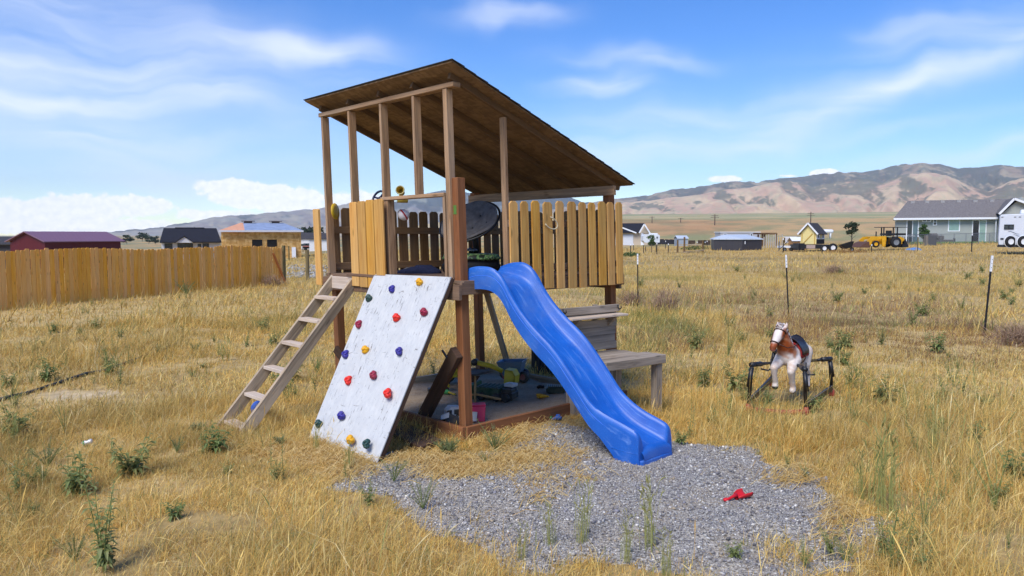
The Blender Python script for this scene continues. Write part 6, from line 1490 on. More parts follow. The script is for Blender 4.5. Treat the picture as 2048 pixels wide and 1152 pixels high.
tree(at_depth(1702, 78), zat(444, 78) - at_depth(1702, 78).z, .8, zat(473, 78) - at_depth(1702, 78).z, M['leaf_dark'], 520, .13, 'slim young tree with dark leaves beside the wheelbarrow', None, True)
b = MB(); leafcloud(b, at_depth(1695, 66) + CZ * .1, (2.4, .6, .22), 500, .08); tag(b.build('reddish_weeds', leafmat('reddish_weed', lin(150, 96, 60), lin(172, 124, 70))), 'low reddish brown weeds under the wheelbarrow', 'weeds')
# tractor with front loader
y = 70; S = site(1768, y); gl = S.o.z; k = S.k; X = lambda px: (px - 1768) * k; Z = lambda py: zat(py, y) - gl
tc_ = empty('tractor', S.o, 'yellow tractor with front loader and black canopy by the grey house', 'tractor'); TY = plain('tractor_yellow', lin(214, 158, 24), .5, .4, 0, .2, 3); 
z_ = -Z(495) if False else 0; zb = Z(495)
H_ = lambda py: Z(py)
b = MB(); S.box(b, X(1746), X(1776), .45, 1.25, H_(489), H_(473)); b.prism([S(X(1744), .4, H_(484)), S(X(1776), .4, H_(484)), S(X(1776), .4, H_(472)), S(X(1748), .4, H_(474))], S(0, .9, 0) - S(0, 0, 0)); b.prism([S(X(1790), .3, H_(488)), S(X(1812), .3, H_(488)), S(X(1811), .3, H_(477)), S(X(1803), .3, H_(473)), S(X(1790), .3, H_(475))], S(0, 1.2, 0) - S(0, 0, 0)); b.build('body', TY, tc_, bevel=.05, seg=2)
b = MB()
for d in (-.1, 1.6): b.prism([S(X(a_), d, H_(c_)) for a_, c_ in ((1733, 490), (1734, 480), (1741, 473.5), (1768, 472), (1769, 493), (1763, 493), (1761, 477), (1743, 479.5), (1739, 491))], S(0, .14, 0) - S(0, 0, 0))
b.build('loader_arm', TY, tc_)
b = MB(); b.prism([S(X(a_), -.3, H_(c_)) for a_, c_ in ((1734, 483), (1728, 485), (1714, 494.5), (1736, 495.5))], S(0, 2.2, 0) - S(0, 0, 0)); b.build('loader_bucket', plain('rusty_bucket', lin(92, 62, 48), .8), tc_)
b = MB()
for px, d in ((1767, .1), (1777, 1.5), (1794, .1), (1801, 1.5)): S.box(b, X(px) - .045, X(px) + .045, d, d + .08, H_(478), H_(455))
S.box(b, X(1763.5), X(1812), 0, 1.7, H_(455.2), H_(454)); b.build('canopy', BM, tc_)
b = MB(); S.box(b, X(1774), X(1812), .2, 1.5, H_(470.5), H_(466.5)); S.box(b, X(1782), X(1786), .4, 1.2, H_(472), H_(461)); b.build('seat', BM, tc_)
b = MB(); b.tube([S(X(1755.5), .5, H_(473)), S(X(1755.5), .5, H_(463))], .06, 8); b.build('exhaust', BM, tc_)
for px, r, d, nm in ((1787, .50, -.25, 0), (1790, .50, 1.7, 0), (1748.5, .33, -.15, 1), (1751, .33, 1.6, 1)): wheel('wheel', S(X(px), d, H_(495) + r), (0, 1, 0), r, .36 if nm == 0 else .22, M['black_rubber'], plain('dusty_hub', lin(120, 124, 126), .6) if nm == 0 else TY, tc_)
b = MB(); b.prism([S(X(a_), .3, H_(c_)) for a_, c_ in ((1806, 484), (1813, 478), (1820, 494), (1808, 495))], S(0, 1.2, 0) - S(0, 0, 0)); b.build('backhoe', BM, tc_)
S = site(1826, 69); tag(heap('tarp', S(0, 0, .0), (.75, .5, .22), plain('blue_tarp', lin(90, 130, 180), .6, .4, 0, .2, 4), 14), 'crumpled blue tarp on the ground behind the tractor', 'tarp')
# grey ranch house
y = 94; S = site(1788, y, R(-27)); gl = S.o.z; X = lambda px: SX(S, px)
_off = .0; Z = lambda py: zat(py, y) - gl
gh = empty('grey_house', S.o, 'long grey single storey house with charcoal hip roof on the right', 'house'); GS = siding('grey_green_siding', lin(162, 166, 160), 6)
xl, xr = X(1788), X(1992); S.box(b := MB(), xl, X(2110), 0, 10, -1, Z(437)); b.build('wall', GS, gh)
zE = Z(438.5); zR = Z(401); b = MB()
e0, e1, r0, r1 = S(X(1784), -.6, zE + .02), S(X(2150), -.6, zE + .02), S(X(1813), 5.4, zR), S(X(2110), 5.4, zR); e3, e2 = S(X(1784), 11, zE), S(X(2150), 11, zE)
b.prism([e0, e1, r1, r0], CZ * .12); b.prism([e1, e2, r1], CZ * .12); b.prism([e2, e3, r0, r1], CZ * .12); b.prism([e3, e0, r0], CZ * .12); b.build('roof', M['shingle_grey'], gh)
b = MB(); S.box(b, X(1784), X(1991), -.68, -.6, zE - .12, zE + .12); b.build('gutter', M['white'], gh)
b = MB(); S.box(b, X(1986.5), X(1989), -.4, -.3, 0, zE - .1); b.build('downpipe', M['white'], gh)
# wing with the white barge boards
yw = -2.6; b = MB(); S.box(b, X(1993), X(2070), yw, 0, -1, Z(431)); b.prism([S(X(1993), yw, Z(431)), S(X(2070), yw, Z(431)), S(X(2031), yw, Z(401))], S(0, 3, 0) - S(0, 0, 0)); b.build('wing_wall', GS, gh)
pk = (X(2015), Z(404)); b = MB(); b.prism([S(X(1988), yw - .5, Z(431)), S(pk[0], yw - .5, pk[1]), S(pk[0], 4, pk[1]), S(X(1988), 4, Z(431))], CZ * .12); b.prism([S(pk[0], yw - .5, pk[1]), S(X(2090), yw - .5, Z(430)), S(X(2090), 4, Z(430)), S(pk[0], 4, pk[1])], CZ * .12); b.build('wing_roof', M['shingle_grey'], gh)
for a_, c_ in (((1987, 432), (2015, 404.5)), ((2015, 404.5), (2089, 430))): b = MB(); b.bar(S(X(a_[0]), yw - .56, Z(a_[1])), S(X(c_[0]), yw - .56, Z(c_[1])), .06, .24); b.build('barge_board', M['white'], gh)
for px in (1823, 1853, 1885, 1919, 1953, 1988):
    b = MB(); t_ = .90; S.box(b, X(px) - .22, X(px) + .22, -.6 + 6 * t_ - .3, -.6 + 6 * t_ + .1, zE + (zR - zE) * t_ - .02, zE + (zR - zE) * t_ + .28); b.build('roof_vent', plain('roof_vent_metal', lin(150, 148, 146), .6), gh)
window(S, gh, X(1812), X(1833), 0, Z(441.5), 0, [M['glass'], M['glass_b']], None, .1, 2, 'sliding_door'); window(S, gh, X(1943), X(1968), 0, Z(438.5) - .25, 0, [plain('dark_door_glass', lin(28, 26, 30), .15, .6), M['glass_g']], None, .1, 2, 'sliding_door')
window(S, gh, X(1895), X(1915), Z(461.5), Z(439.5), 0, M['glass_g'], None, .11); window(S, gh, X(1842.5), X(1857), Z(443.2), Z(440.6), 0, M['glass'], None, .09, 2); window(S, gh, X(1864.5), X(1869), Z(450), Z(439.8), 0, M['glass'], None, .1); window(S, gh, X(1996), X(2000), Z(459), Z(437), yw, M['glass'], None, .05)
b = MB(); S.box(b, X(1864), X(1870), -.07, .01, Z(445.5), Z(444.3)); b.build('window_bar', M['white'], gh)
lw = MB(); a_ = 88
for x0, x1, y0, y1 in ((1818, 2010, 87, 93.6),): lw.quad(at_depth(x0, y0) + CZ * .06, at_depth(x1, y0) + CZ * .06, at_depth(x1, y1) + CZ * .25, at_depth(x0, y1) + CZ * .25)
tag(lw.build('lawn', plain('green_lawn', lin(96, 120, 62), .95, .1, 0, .3, 3, .3)), kind='structure')
lw = MB(); lw.quad(at_depth(1700, 80) + CZ * .05, at_depth(1722, 80) + CZ * .05, at_depth(1722, 86) + CZ * .1, at_depth(1662, 86) + CZ * .1); tag(lw.build('lawn', plain('green_lawn_far', lin(100, 124, 66), .95, .1, 0, .3, 3, .3)), kind='structure')
# yard things
tree(at_depth(1845, 86), zat(447, 86) - at_depth(1845, 86).z, .85, .5, M['leaf'], 900, .14, 'round green bush tree in front of the grey house')
S = site(1867, 91); o = empty('grill', S.o, 'black covered grill against the grey house wall', 'grill'); b = MB(); S.box(b, -.4, .4, 0, .5, .5, .85); b.build('body', BM, o, bevel=.05); b = MB(); b.lathe([(.42, -.4), (.42, .4)], S(0, .25, .85), (1, 0, 0), 14); b.build('lid', M['dark_fabric'], o, bevel=.03); b = MB()
for x in (-.3, .3): S.box(b, x - .03, x + .03, .2, .3, 0, .5)
b.build('leg', BM, o)
S = site(1889, 91); o = empty('patio_sofa', S.o, 'dark grey patio sofa against the grey house wall', 'sofa'); b = MB(); S.box(b, -1, 1, 0, .7, .08, .45); b.build('seat', M['dark_fabric'], o, bevel=.05); b = MB(); S.box(b, -1, 1, .55, .75, .46, .95); b.build('backrest', M['dark_fabric'], o, bevel=.05); b = MB(); S.box(b, -1.12, -1.0, 0, .72, .08, .65); S.box(b, 1.0, 1.12, 0, .72, .08, .65); b.build('arm', M['dark_fabric'], o, bevel=.04)
S = site(1922, 91); o = empty('hot_tub', S.o, 'dark tub with turquoise cover beside the patio door', 'tub'); b = MB(); S.box(b, -.95, .95, 0, 1.6, 0, .62); b.build('cabinet', plain('dark_tub', lin(64, 66, 68), .7), o, bevel=.06); b = MB(); S.box(b, -.75, .55, 0.1, 1.4, .63, .92); b.build('cover', plain('turquoise_cover', lin(120, 190, 176), .6), o, bevel=.08)
S = site(1945, 91.5); b = MB()
for i in range(3): S.box(b, -.9 + i * .1, .9, -.9 + .35 * i, -.55 + .35 * i, -.05, .18 * (i + 1) * .7)
tag(b.build('steps', plain('grey_concrete', lin(170, 168, 164), .9)), 'grey concrete steps below the right patio door', 'steps')
S = site(1972, 90.5); o = empty('egg_chair', S.o, 'round woven egg chair standing on the grey house patio', 'chair'); b = MB(); c = S(0, 0, .95); b.torus(c, .60, .06, S(0, -1, .25) - S(0, 0, 0), 28, 8); b.torus(c + S(0, .25, 0) - S(0, 0, 0), .42, .035, S(0, -1, .25) - S(0, 0, 0), 24, 6); b.build('rim', plain('white_wicker', lin(190, 178, 168), .8), o, True)
b = MB(); b.lathe([(.58, 0), (.5, .22), (.3, .38), (0, .42)], c, S(0, 1, -.1) - S(0, 0, 0), 24); b.build('basket', plain('brown_wicker', lin(110, 88, 78), .9, .2, 0, .3, 9), o, True); b = MB(); b.tube([S(0, .2, .45), S(0, .2, 0)], .05, 8); b.torus(S(0, .2, .03), .4, .03, CZ, 20, 6); b.build('base', BM, o, True)
# chain-link fence in front of the lawn
cl = empty('chain_link_fence', at_depth(1900, 84), 'low grey chain link fence in front of the grey house lawn', 'fence'); prev = None; GM = M['steel']
for px in (1815, 1833, 1853, 1880, 1906, 1930, 1955, 1977, 1996):
    p = at_depth(px, 84); b = MB(); b.tube([p - CZ * .1, p + CZ * 1.25], .035, 6); b.build('fence_upright', GM, cl)
    if prev is not None:
        b = MB(); b.tube([prev + CZ * 1.22, p + CZ * 1.22], .025, 6); b.build('top_rail', GM, cl)
        b = MB(); n_ = 16
        for i in range(n_ + 6):
            for s_ in (1, -1):
                t0 = i / n_; t1 = t0 - .30
                a0 = max(0, min(1, t0)); 
                if t0 > 1: z0 = 1.2 * (t0 - 1) / .30
                else: z0 = 0
                if t1 < 0: z1 = 1.2 * t0 / .30
                else: z1 = 1.2
                x0_, x1_ = (min(t0, 1), max(t1, 0))
                if s_ < 0: x0_, x1_ = 1 - x0_, 1 - x1_
                if z1 - z0 > .05: b.tube([prev.lerp(p, x0_) + CZ * z0, prev.lerp(p, x1_) + CZ * z1], .006, 3, False)
        b.build('wire_mesh', GM, cl)
    prev = p
for px in (1853, 1862):
    p = at_depth(px, 82); b = MB(); S = site(px, 82); S.box(b, -.45 if px == 1862 else -.12, .55 if px == 1862 else .12, 0, .5, -.05, 1.15); tag(b.build('waste_bin' if px == 1862 else 'gate_pillar', plain('dark_grey_bin', lin(78, 80, 82), .7) if px == 1862 else plain('weathered_pillar', lin(116, 110, 100), .9), None, bevel=.04), 'dark grey waste bin at the chain link fence below the bush tree' if px == 1862 else 'square grey pillar at the chain link fence gate', 'bin' if px == 1862 else 'post')
S = site(1820, 84.5); o = empty('picnic_table', S.o, 'white folding table behind the tractor', 'table'); b = MB(); S.box(b, -.8, .5, 0, .7, 1.05, 1.1); b.build('tabletop', M['white'], o); b = MB()
for x in (-.7, .4): S.box(b, x, x + .05, .1, .15, 0, 1.05); S.box(b, x, x + .05, .55, .6, 0, 1.05)
b.build('leg', M['steel'], o)
# travel trailer at the right edge
y = 58; S = site(1996, y, R(-32)); gl = S.o.z; X = lambda px: SX(S, px); Z = lambda py: zat(py, y) - gl
rv = empty('travel_trailer', S.o, 'large white travel trailer with twin wheels at the right edge', 'travel trailer'); zb = Z(489.5); P = [(X(1996), Z(490)), (X(1994.5), Z(476)), (X(1996), Z(431.5)), (X(1999), Z(429.5)), (X(2130), Z(426)), (X(2134), Z(430)), (X(2134), Z(490))]
b = MB(); b.prism([S(x, 0, z) for x, z in P], S(0, 2.5, 0) - S(0, 0, 0)); b.build('body', siding('white_ribbed_skin', lin(208, 212, 218), 6, .45), rv, bevel=.05, seg=2)
b = MB(); S.box(b, X(1994.5), X(2134), -.05, 2.5, Z(494), Z(490)); S.box(b, X(1993), X(2008), -.08, .2, Z(494), Z(491)); b.build('chassis', BM, rv)
b = MB(); S.box(b, X(2037), X(2060), .5, 1.7, Z(428.5), Z(420)); b.build('roof_unit', M['white'], rv, bevel=.06)
for px in (2018.5, 2044): wheel('wheel', S(X(px), -.06, Z(483)), (0, 1, 0), .42, .24, M['black_rubber'], M['white'], rv)
b = MB()
for px in (2018.5, 2044): b.torus(S(X(px), -.02, Z(483)), .46, .03, (0, 1, 0), 24, 6, 0, 2 * math.pi)
b.build('wheel_arch', M['white'], rv, True)
for a_, c_ in ((2006.5, 2013.5), (2015.5, 2023)): window(S, rv, X(a_), X(c_), Z(457.5), Z(450.5), 0, M['glass'], BM, .05)
b = MB()
for px in (2000.5, 2026, 2035.5): S.box(b, X(px) - .07, X(px) + .07, -.03, .02, Z(435) , Z(434))
b.build('marker_light', plain('grey_lamp', lin(70, 70, 74), .5), rv)
b = MB(); S.box(b, X(1998.5), X(2005), -.04, .02, Z(479), Z(476)); b.build('vent', M['black_metal'], rv)
b = MB(); pts = [S(X(a_), -.012, Z(c_)) for a_, c_ in ((2013, 463), (2018, 462.5), (2024, 464.5), (2030, 467.5), (2036, 468))]; b.tube(pts, [.01, .03, .035, .03, .01], 6, sq=.3); pts = [S(X(a_), -.012, Z(c_)) for a_, c_ in ((2024, 468.5), (2032, 471), (2040, 473), (2050, 473))]; b.tube(pts, [.01, .03, .03, .01], 6, sq=.3); b.build('swoosh', plain('dark_blue_decal', lin(56, 66, 90), .5), rv)
cu_ = bpy.data.curves.new('lettering', 'FONT'); cu_.body = 'Pioneer'; cu_.size = .44; cu_.shear = .25; cu_.extrude = .004; cu_.space_character = .98
to = bpy.data.objects.new('tmp_text', cu_); col.objects.link(to); bpy.context.view_layer.update(); dg_ = bpy.context.evaluated_depsgraph_get(); tm = bpy.data.meshes.new_from_object(to.evaluated_get(dg_)); bpy.data.objects.remove(to, do_unlink=True)
tm.name = 'lettering'; tm.materials.clear(); tm.materials.append(plain('slate_decal', lin(72, 82, 104), .5)); tm.transform(Matrix.Translation(S(X(2019), -.012, Z(470.6)) - S.o) @ Matrix.Rotation(R(90), 4, 'X')); to = bpy.data.objects.new('lettering', tm); col.objects.link(to); to.parent = rv
# ------------------------------------------------------------------ dry grass
def keepmask(x, y):
    """where grass stands, 0..1"""
    u, v = plan(x, y)
    d0 = polydist(x, y, GRAV); d = d0 + (fbm(x * 2.2, y * 2.2, 41, 5) - .5) * 1.05
    k = sstep(-.12, .10, d) + .55 * sstep(.60, .70, fbm(x * 3.1, y * 3.1, 63, 3)) * sstep(-.75, -.1, d) * (y < 5.6) + .25 * sstep(-.4, .0, d) * sstep(.5, .65, fbm(x * 5, y * 5, 66, 2)); k = np.minimum(k, 1)
    k = np.where((u > -.05) & (u < UU + .06) & (v > -.06) & (v < VV + .06), 0, k)
    q = np.hypot((x - dp.x) / .62, (y - dp.y) / .26); k = k * sstep(.75, 1.25, q + .5 * (fbm(x * 3, y * 3, 5, 3) - .5))
    b = fbm(x * .9 + 40, y * .9, 57, 3); k = k * (1 - .62 * sstep(.57, .70, b))
    return k
GOLD = np.array([lc(233, 204, 124), lc(223, 188, 104), lc(242, 218, 146), lc(208, 168, 92), lc(248, 230, 174), lc(188, 150, 92)])
def grass(n, r0, r1, hmu, hsd, wid, segs, seed, amax=37, flat=.25, wp=None):
    g = np.random.default_rng(seed)
    az = np.radians(g.uniform(-amax, amax, n * 2)); r = np.sqrt(g.uniform(r0 ** 2, r1 ** 2, n * 2)); x = np.sin(az) * r; y = np.cos(az) * r
    cl = fbm(x * 2.6, y * 2.6, 83, 3)                               # tufts
    k = keepmask(x, y) * (.25 + 1.5 * sstep(.36, .62, cl))
    sel = g.uniform(0, 1, n * 2) < k; x, y, cl, r = x[sel][:n], y[sel][:n], cl[sel][:n], r[sel][:n]; n = len(x)
    z = gz(x, y); big = fbm(x * .16 + 3, y * .16, 21, 4); mid_ = fbm(x * .5 + 11, y * .5, 29, 3)
    short = np.clip(polydist(x, y, GRAV), -1, .6); u, v = plan(x, y); near = np.hypot(u - 1, v - .3)
    hs_l = .55 + .75 * sstep(.35, .65, mid_); hs_l *= .45 + .55 * sstep(.05, .6, short)
    hs_l *= 1 - .45 * sstep(3.5, 1.8, near)
    h = np.exp(g.normal(math.log(hmu), hsd, n)) * hs_l
    lay = g.uniform(0, 1, n) < flat
    lean = np.where(lay, g.uniform(.85, 1.42, n), np.abs(g.normal(.42, .32, n))); yaw_ = g.uniform(0, 6.28, n); yaw_ = np.where(g.uniform(0, 1, n) < .35, g.normal(.6, .7, n), yaw_)
    h = h * (1 - .72 * sstep(1.15, .6, np.hypot(x - 3.36, y - 8.75)))
    h = np.where(lay, h * 1.1, h)
    w = wid * g.uniform(.6, 1.3, n) * (1 + .0 * r)
    lev = np.linspace(0, 1, segs + 1); V = []
    dx, dy = np.cos(yaw_), np.sin(yaw_); fa_ = g.uniform(0, 6.28, n); px_, py_ = np.cos(fa_), np.sin(fa_)
    for t in lev:
        ang = lean * (.35 + .9 * t); s = h * t
        off = s * np.sin(np.minimum(ang, 1.5)); up = s * np.cos(np.minimum(ang, 1.5)) + .004
        cx_, cy_, cz_ = x + dx * off, y + dy * off, z + up - .01 * (t == 0)
        ww = w * (1 - .85 * t) / 2 if wp is None else w * np.interp(t, wp[0], wp[1]) / 2
        V.append(np.stack([cx_ - px_ * ww, cy_ - py_ * ww, cz_], -1)); V.append(np.stack([cx_ + px_ * ww, cy_ + py_ * ww, cz_], -1))
    V = np.stack(V, 1); nv = V.shape[1]
    base = (np.arange(n) * nv)[:, None, None]
    q = np.array([[2 * i, 2 * i + 1, 2 * i + 3, 2 * i + 2] for i in range(segs)])[None]
    fi = (base + q).reshape(-1)
    c = GOLD[g.choice(6, n, p=[.28, .26, .15, .15, .06, .10])] * g.uniform(.75, 1.12, (n, 1))
    gm_ = sstep(.50, .70, fbm(x * .38 + 5, y * .24 + 2, 37, 3)); right_ = sstep(-2, 6, x) * sstep(9, 16, r)
    isg = g.uniform(0, 1, n) < (.12 + .80 * gm_ * (.25 + .75 * right_)) * (1 - .9 * sstep(45, 70, r))
    c = np.where(isg[:, None], np.array([lc(144, 142, 84), lc(116, 126, 70), lc(168, 162, 100)])[g.integers(0, 3, n)] * g.uniform(.8, 1.15, (n, 1)), c)
    pur = (g.uniform(0, 1, n) < .55 * right_ * sstep(.48, .62, fbm(x * .3, y * .22 + 8, 47, 3)))
    c = np.where(pur[:, None], lc(150, 118, 92) * g.uniform(.8, 1.1, (n, 1)), c)
    pn1 = fbm(x * 1.1 + 2, y * 1.1, 95, 4); pn2 = fbm(x * .42 + 31, y * .42, 97, 3)
    c = c * (np.array([1, .94, .80]) ** (1.0 * sstep(.45, .66, pn2)[:, None])) * (.90 + .2 * sstep(.36, .64, pn1))[:, None]
    mc = c.mean(0); c = c + (mc - c) * (.55 * sstep(14, 38, r))[:, None]
    c = c * (.92 + .16 * sstep(.35, .65, big))[:, None]
    return V.reshape(-1, 3), fi, np.repeat(c, nv, 0)
parts = [grass(340000, 3.4, 9.5, .098, .58, .0042, 2, 1, 46, .62), grass(215000, 9.0, 19, .112, .5, .009, 2, 2, 45, .55), grass(165000, 18, 42, .13, .5, .022, 1, 3, 44, .4), grass(105000, 40, 110, .15, .45, .065, 1, 4, 44, .15)]
HEAD = ([0, .70, .76, .86, 1], [.22, .2, 1, .8, .1])
parts += [grass(5200, 3.6, 10, .30, .3, .0085, 7, 7, 38, .12, HEAD), grass(5000, 9.5, 20, .34, .3, .014, 6, 8, 37, .1, HEAD)]
off = 0; VS, FS, CS = [], [], []
for V_, f_, c_ in parts: VS.append(V_); FS.append(f_ + off); CS.append(c_); off += len(V_)
M['grass'] = vcol('dry_golden_grass', .75, None, spec=.25, trans=.35)
tag(bigmesh('dry_grass', np.concatenate(VS), np.concatenate(FS), 4, M['grass'], np.concatenate(CS)), 'dry golden grass covering the field', 'grass', kind='stuff')
# flattened straw lying at the edge of the gravel
def straw():
    g = np.random.default_rng(5); pts = []
    for (px, py, rx, ry, n) in ((1010, 940, 130, 20, 1500), (930, 955, 70, 10, 700), (1080, 985, 45, 22, 260), (1165, 970, 28, 8, 70), (1090, 925, 70, 18, 700), (640, 912, 70, 18, 900), (700, 945, 50, 16, 350), (540, 900, 60, 12, 300), (1200, 855, 60, 12, 250), (1590, 960, 60, 16, 250), (1680, 1050, 40, 40, 250), (1000, 880, 60, 14, 400), (845, 925, 60, 14, 400), (1090, 870, 60, 14, 250)):
        for _ in range(n):
            q = ray(px + g.normal(0, rx * .6), py + g.normal(0, ry * .75)); q = q * (-HCAM / q.z); pts.append((q.x, q.y, 0))
    P = np.array(pts); n = len(P); P[:, 2] = gz(P[:, 0], P[:, 1]); a = g.normal(.5, .8, n); ln = g.uniform(.06, .22, n); w = g.uniform(.0010, .0026, n); lift = g.uniform(.005, .07, n)
    z0 = P[:, 2] + .01 + .03 * (inpoly(P[:, 0], P[:, 1], GRAV)); d = np.stack([np.cos(a), np.sin(a)], -1); pn_ = np.stack([-d[:, 1], d[:, 0]], -1)
    V = []
    for t in (0, .5, 1):
        c = P[:, :2] + d * (ln * (t - .5))[:, None]; z = z0 + lift * (1 - (2 * t - 1) ** 2) + g.uniform(0, .02, n) * t
        for s in (-1, 1): V.append(np.c_[c + pn_ * (w * s)[:, None], z + s * .001])
    V = np.stack(V, 1); fi = ((np.arange(n) * 6)[:, None, None] + np.array([[0, 1, 3, 2], [2, 3, 5, 4]])[None]).reshape(-1)
    c = np.array([lc(214, 182, 112), lc(192, 154, 88), lc(228, 202, 142)])[g.integers(0, 3, n)] * g.uniform(.75, 1.08, (n, 1))
    tag(bigmesh('straw', V.reshape(-1, 3), fi, 4, M['grass'], np.repeat(c, 6, 0)), 'pale flattened straw lying along the edge of the gravel', 'straw', kind='stuff')
straw()

# ------------------------------------------------------------------ weeds
M['weed'] = leafmat('weed_leaf', lin(118, 134, 76), lin(156, 162, 108), .35); M['weed_blue'] = leafmat('grey_green_leaf', lin(96, 116, 84), lin(126, 142, 104), .3); M['weed_dark'] = leafmat('dark_weed_leaf', lin(100, 122, 66), lin(132, 148, 90), .3)
M['stem'] = plain('weed_stem', lin(116, 128, 72), .8, .2, 0, .2, 30); M['straw_stem'] = plain('pale_seed_stem', lin(150, 152, 88), .8, .2, 0, .25, 30); M['brush'] = plain('dry_brush', lin(156, 130, 108), .9, .1, 0, .3, 12, 0, .5); M['seed'] = leafmat('ripening_seed_head', lin(158, 160, 92), lin(186, 176, 110), .35)
WEEDS = 0
def leaf(b, p, d, ln, w, droop=.3, fold=.25):
    d = Vector(d).normalized(); s = d.cross(CZ)
    s = s.normalized() if s.length > 1e-3 else Vector((1, 0, 0)); up = s.cross(d)
    a, c, e = p, p + d * ln * .55, p + d * ln - CZ * ln * droop
    m = p + d * ln * .3
    b.add([a, m + s * w * .5 + up * w * fold, c + s * w * .42 + up * w * fold, e, c - s * w * .42 + up * w * fold, m - s * w * .5 + up * w * fold, m, c], [(0, 6, 1), (6, 7, 2, 1), (7, 3, 2), (0, 5, 6), (6, 5, 4, 7), (7, 4, 3)])
def tall_weed(r, h, nst, leaves, lw, spread=.3, curly=.15):
    st, lf = MB(), MB()
    for q in range(nst):
        a = r.uniform(0, 6.28); sp = 0 if nst == 1 else r.uniform(.3, 1) * spread; hh = h * r.uniform(.65, 1.0) if q else h
        w1, w2, w3 = r.uniform(0, 6), r.uniform(0, 6), r.uniform(.02, .06); pts = [Vector((math.cos(a) * sp * hh * t ** 1.3 + math.sin(t * 5 + w1) * hh * w3 * t, math.sin(a) * sp * hh * t ** 1.3 + math.sin(t * 4 + w2) * hh * w3 * t, hh * t * (1 - .12 * sp))) for t in np.linspace(0, 1, 7)]
        st.tube(pts, list(np.linspace(.0030, .0011, 7) * (h / .7 + .5)), 5)
        for k in range(leaves):
            t = .06 + .92 * (k + r.random()) / leaves; i = min(5, int(t * 6)); f = t * 6 - i; p = pts[i].lerp(pts[i + 1], f); b_ = k * 2.4 + r.uniform(-.5, .5)
            sz = (1.15 - .75 * t) * r.uniform(.7, 1.2); leaf(lf, p, (math.cos(b_), math.sin(b_), r.uniform(-.1, .55)), lw * 3.4 * sz, lw * 1.15 * sz, r.uniform(.1, .6), r.uniform(.05, .35))
    return st, lf
def rosette(r, h, n, ln, w):
    st, lf = MB(), MB(); st.tube([Vector((0, 0, -.02)), Vector((0, 0, h * .5)), Vector((.01, 0, h))], [.010, .007, .003], 5)
    for k in range(n):
        a = k * 2.4 + r.uniform(-.3, .3); t = r.random(); leaf(lf, Vector((0, 0, h * t * .85)), (math.cos(a), math.sin(a), r.uniform(.2, 1.3)), ln * r.uniform(.6, 1.2) * (1.1 - .5 * t), w * r.uniform(.7, 1.2), r.uniform(.05, .5))
    return st, lf
def feather(r, h, n):
    st, lf = MB(), MB()
    for q in range(n):
        a = r.uniform(0, 6.28); sp = r.uniform(.1, .75); hh = h * r.uniform(.5, 1); top = Vector((math.cos(a) * sp * h, math.sin(a) * sp * h, hh)); st.tube([Vector((0, 0, -.02)), top * .5 + CZ * hh * .06, top], [.004, .003, .0015], 4)
        for k in range(26):
            t = .25 + .75 * r.random(); p = top * t + CZ * hh * .06 * math.sin(t * 3); d = Vector((r.gauss(0, 1), r.gauss(0, 1), r.gauss(.5, .6))).normalized(); s = d.cross(Vector((r.gauss(0, 1), r.gauss(0, 1), r.gauss(0, 1)))).normalized(); ln = .05 * r.uniform(.6, 1.2)
            lf.add([p - s * .0022, p + d * ln, p + s * .0022], [(0, 1, 2)]); 
    return st, lf
def seedgrass(r, h, n, spread=.16):
    st, lf = MB(), MB()
    for q in range(n):
        a = r.uniform(0, 6.28); o = Vector((r.gauss(0, .05), r.gauss(0, .05), -.02)); hh = h * r.uniform(.5, 1.05); sp = r.uniform(0, 1) * spread; d = Vector((math.cos(a), math.sin(a), 0))
        pts = [o + d * (hh * sp * t * t) + CZ * hh * t for t in np.linspace(0, 1, 5)]; st.tube(pts, [.0028, .0026, .0022, .002, .0016], 4)
        t0 = pts[-1]; dr = (pts[-1] - pts[-2]).normalized() + d * r.uniform(0, .8); e0 = t0 + dr.normalized() * .045 ; e1 = e0 + (dr + d * .5 - CZ * r.uniform(0, .6)).normalized() * .05
        lf.tube([t0, t0.lerp(e0, .5), e0, e1], [.002, .0065, .0062, .0015], 5)
        for k in range(5): lf.add([e0 - s_ * .001 for s_ in (Vector((1, 0, 0)),)] + [e0 + Vector((.001, 0, 0)), e0 + dr.normalized() * .07 + Vector((r.gauss(0, .012), r.gauss(0, .012), 0))], [(0, 1, 2)])
        if r.random() < .55:
            i = r.randint(1, 2); b_ = r.uniform(0, 6.28); leaf(lf, pts[i], (math.cos(b_), math.sin(b_), 1.2), hh * .32, .007, .35)
    return st, lf
def brush(r, w, h, n):
    st = MB()
    for q in range(n):
        a = r.uniform(0, 6.28); e = r.uniform(.1, 1.4); d = Vector((math.cos(a) * math.cos(e) * w, math.sin(a) * math.cos(e) * w, math.sin(e) * h)) * r.uniform(.5, 1); o = Vector((r.gauss(0, w * .2), r.gauss(0, w * .2), 0))
        m = o + d * .55 + Vector((r.gauss(0, .05), r.gauss(0, .05), .04)); s = Vector((r.gauss(0, 1), r.gauss(0, 1), 0)).normalized() * .0045
        st.add([o - s, o + s, m + s * .8, o + d, m - s * .8], [(0, 1, 2, 4), (4, 2, 3)])
        for k in range(4):
            t = r.uniform(.3, 1); p = o + d * t; q2 = p + Vector((r.gauss(0, .07), r.gauss(0, .07), r.uniform(0, .1))); st.add([p - s * .6, p + s * .6, q2], [(0, 1, 2)])
    return st, None
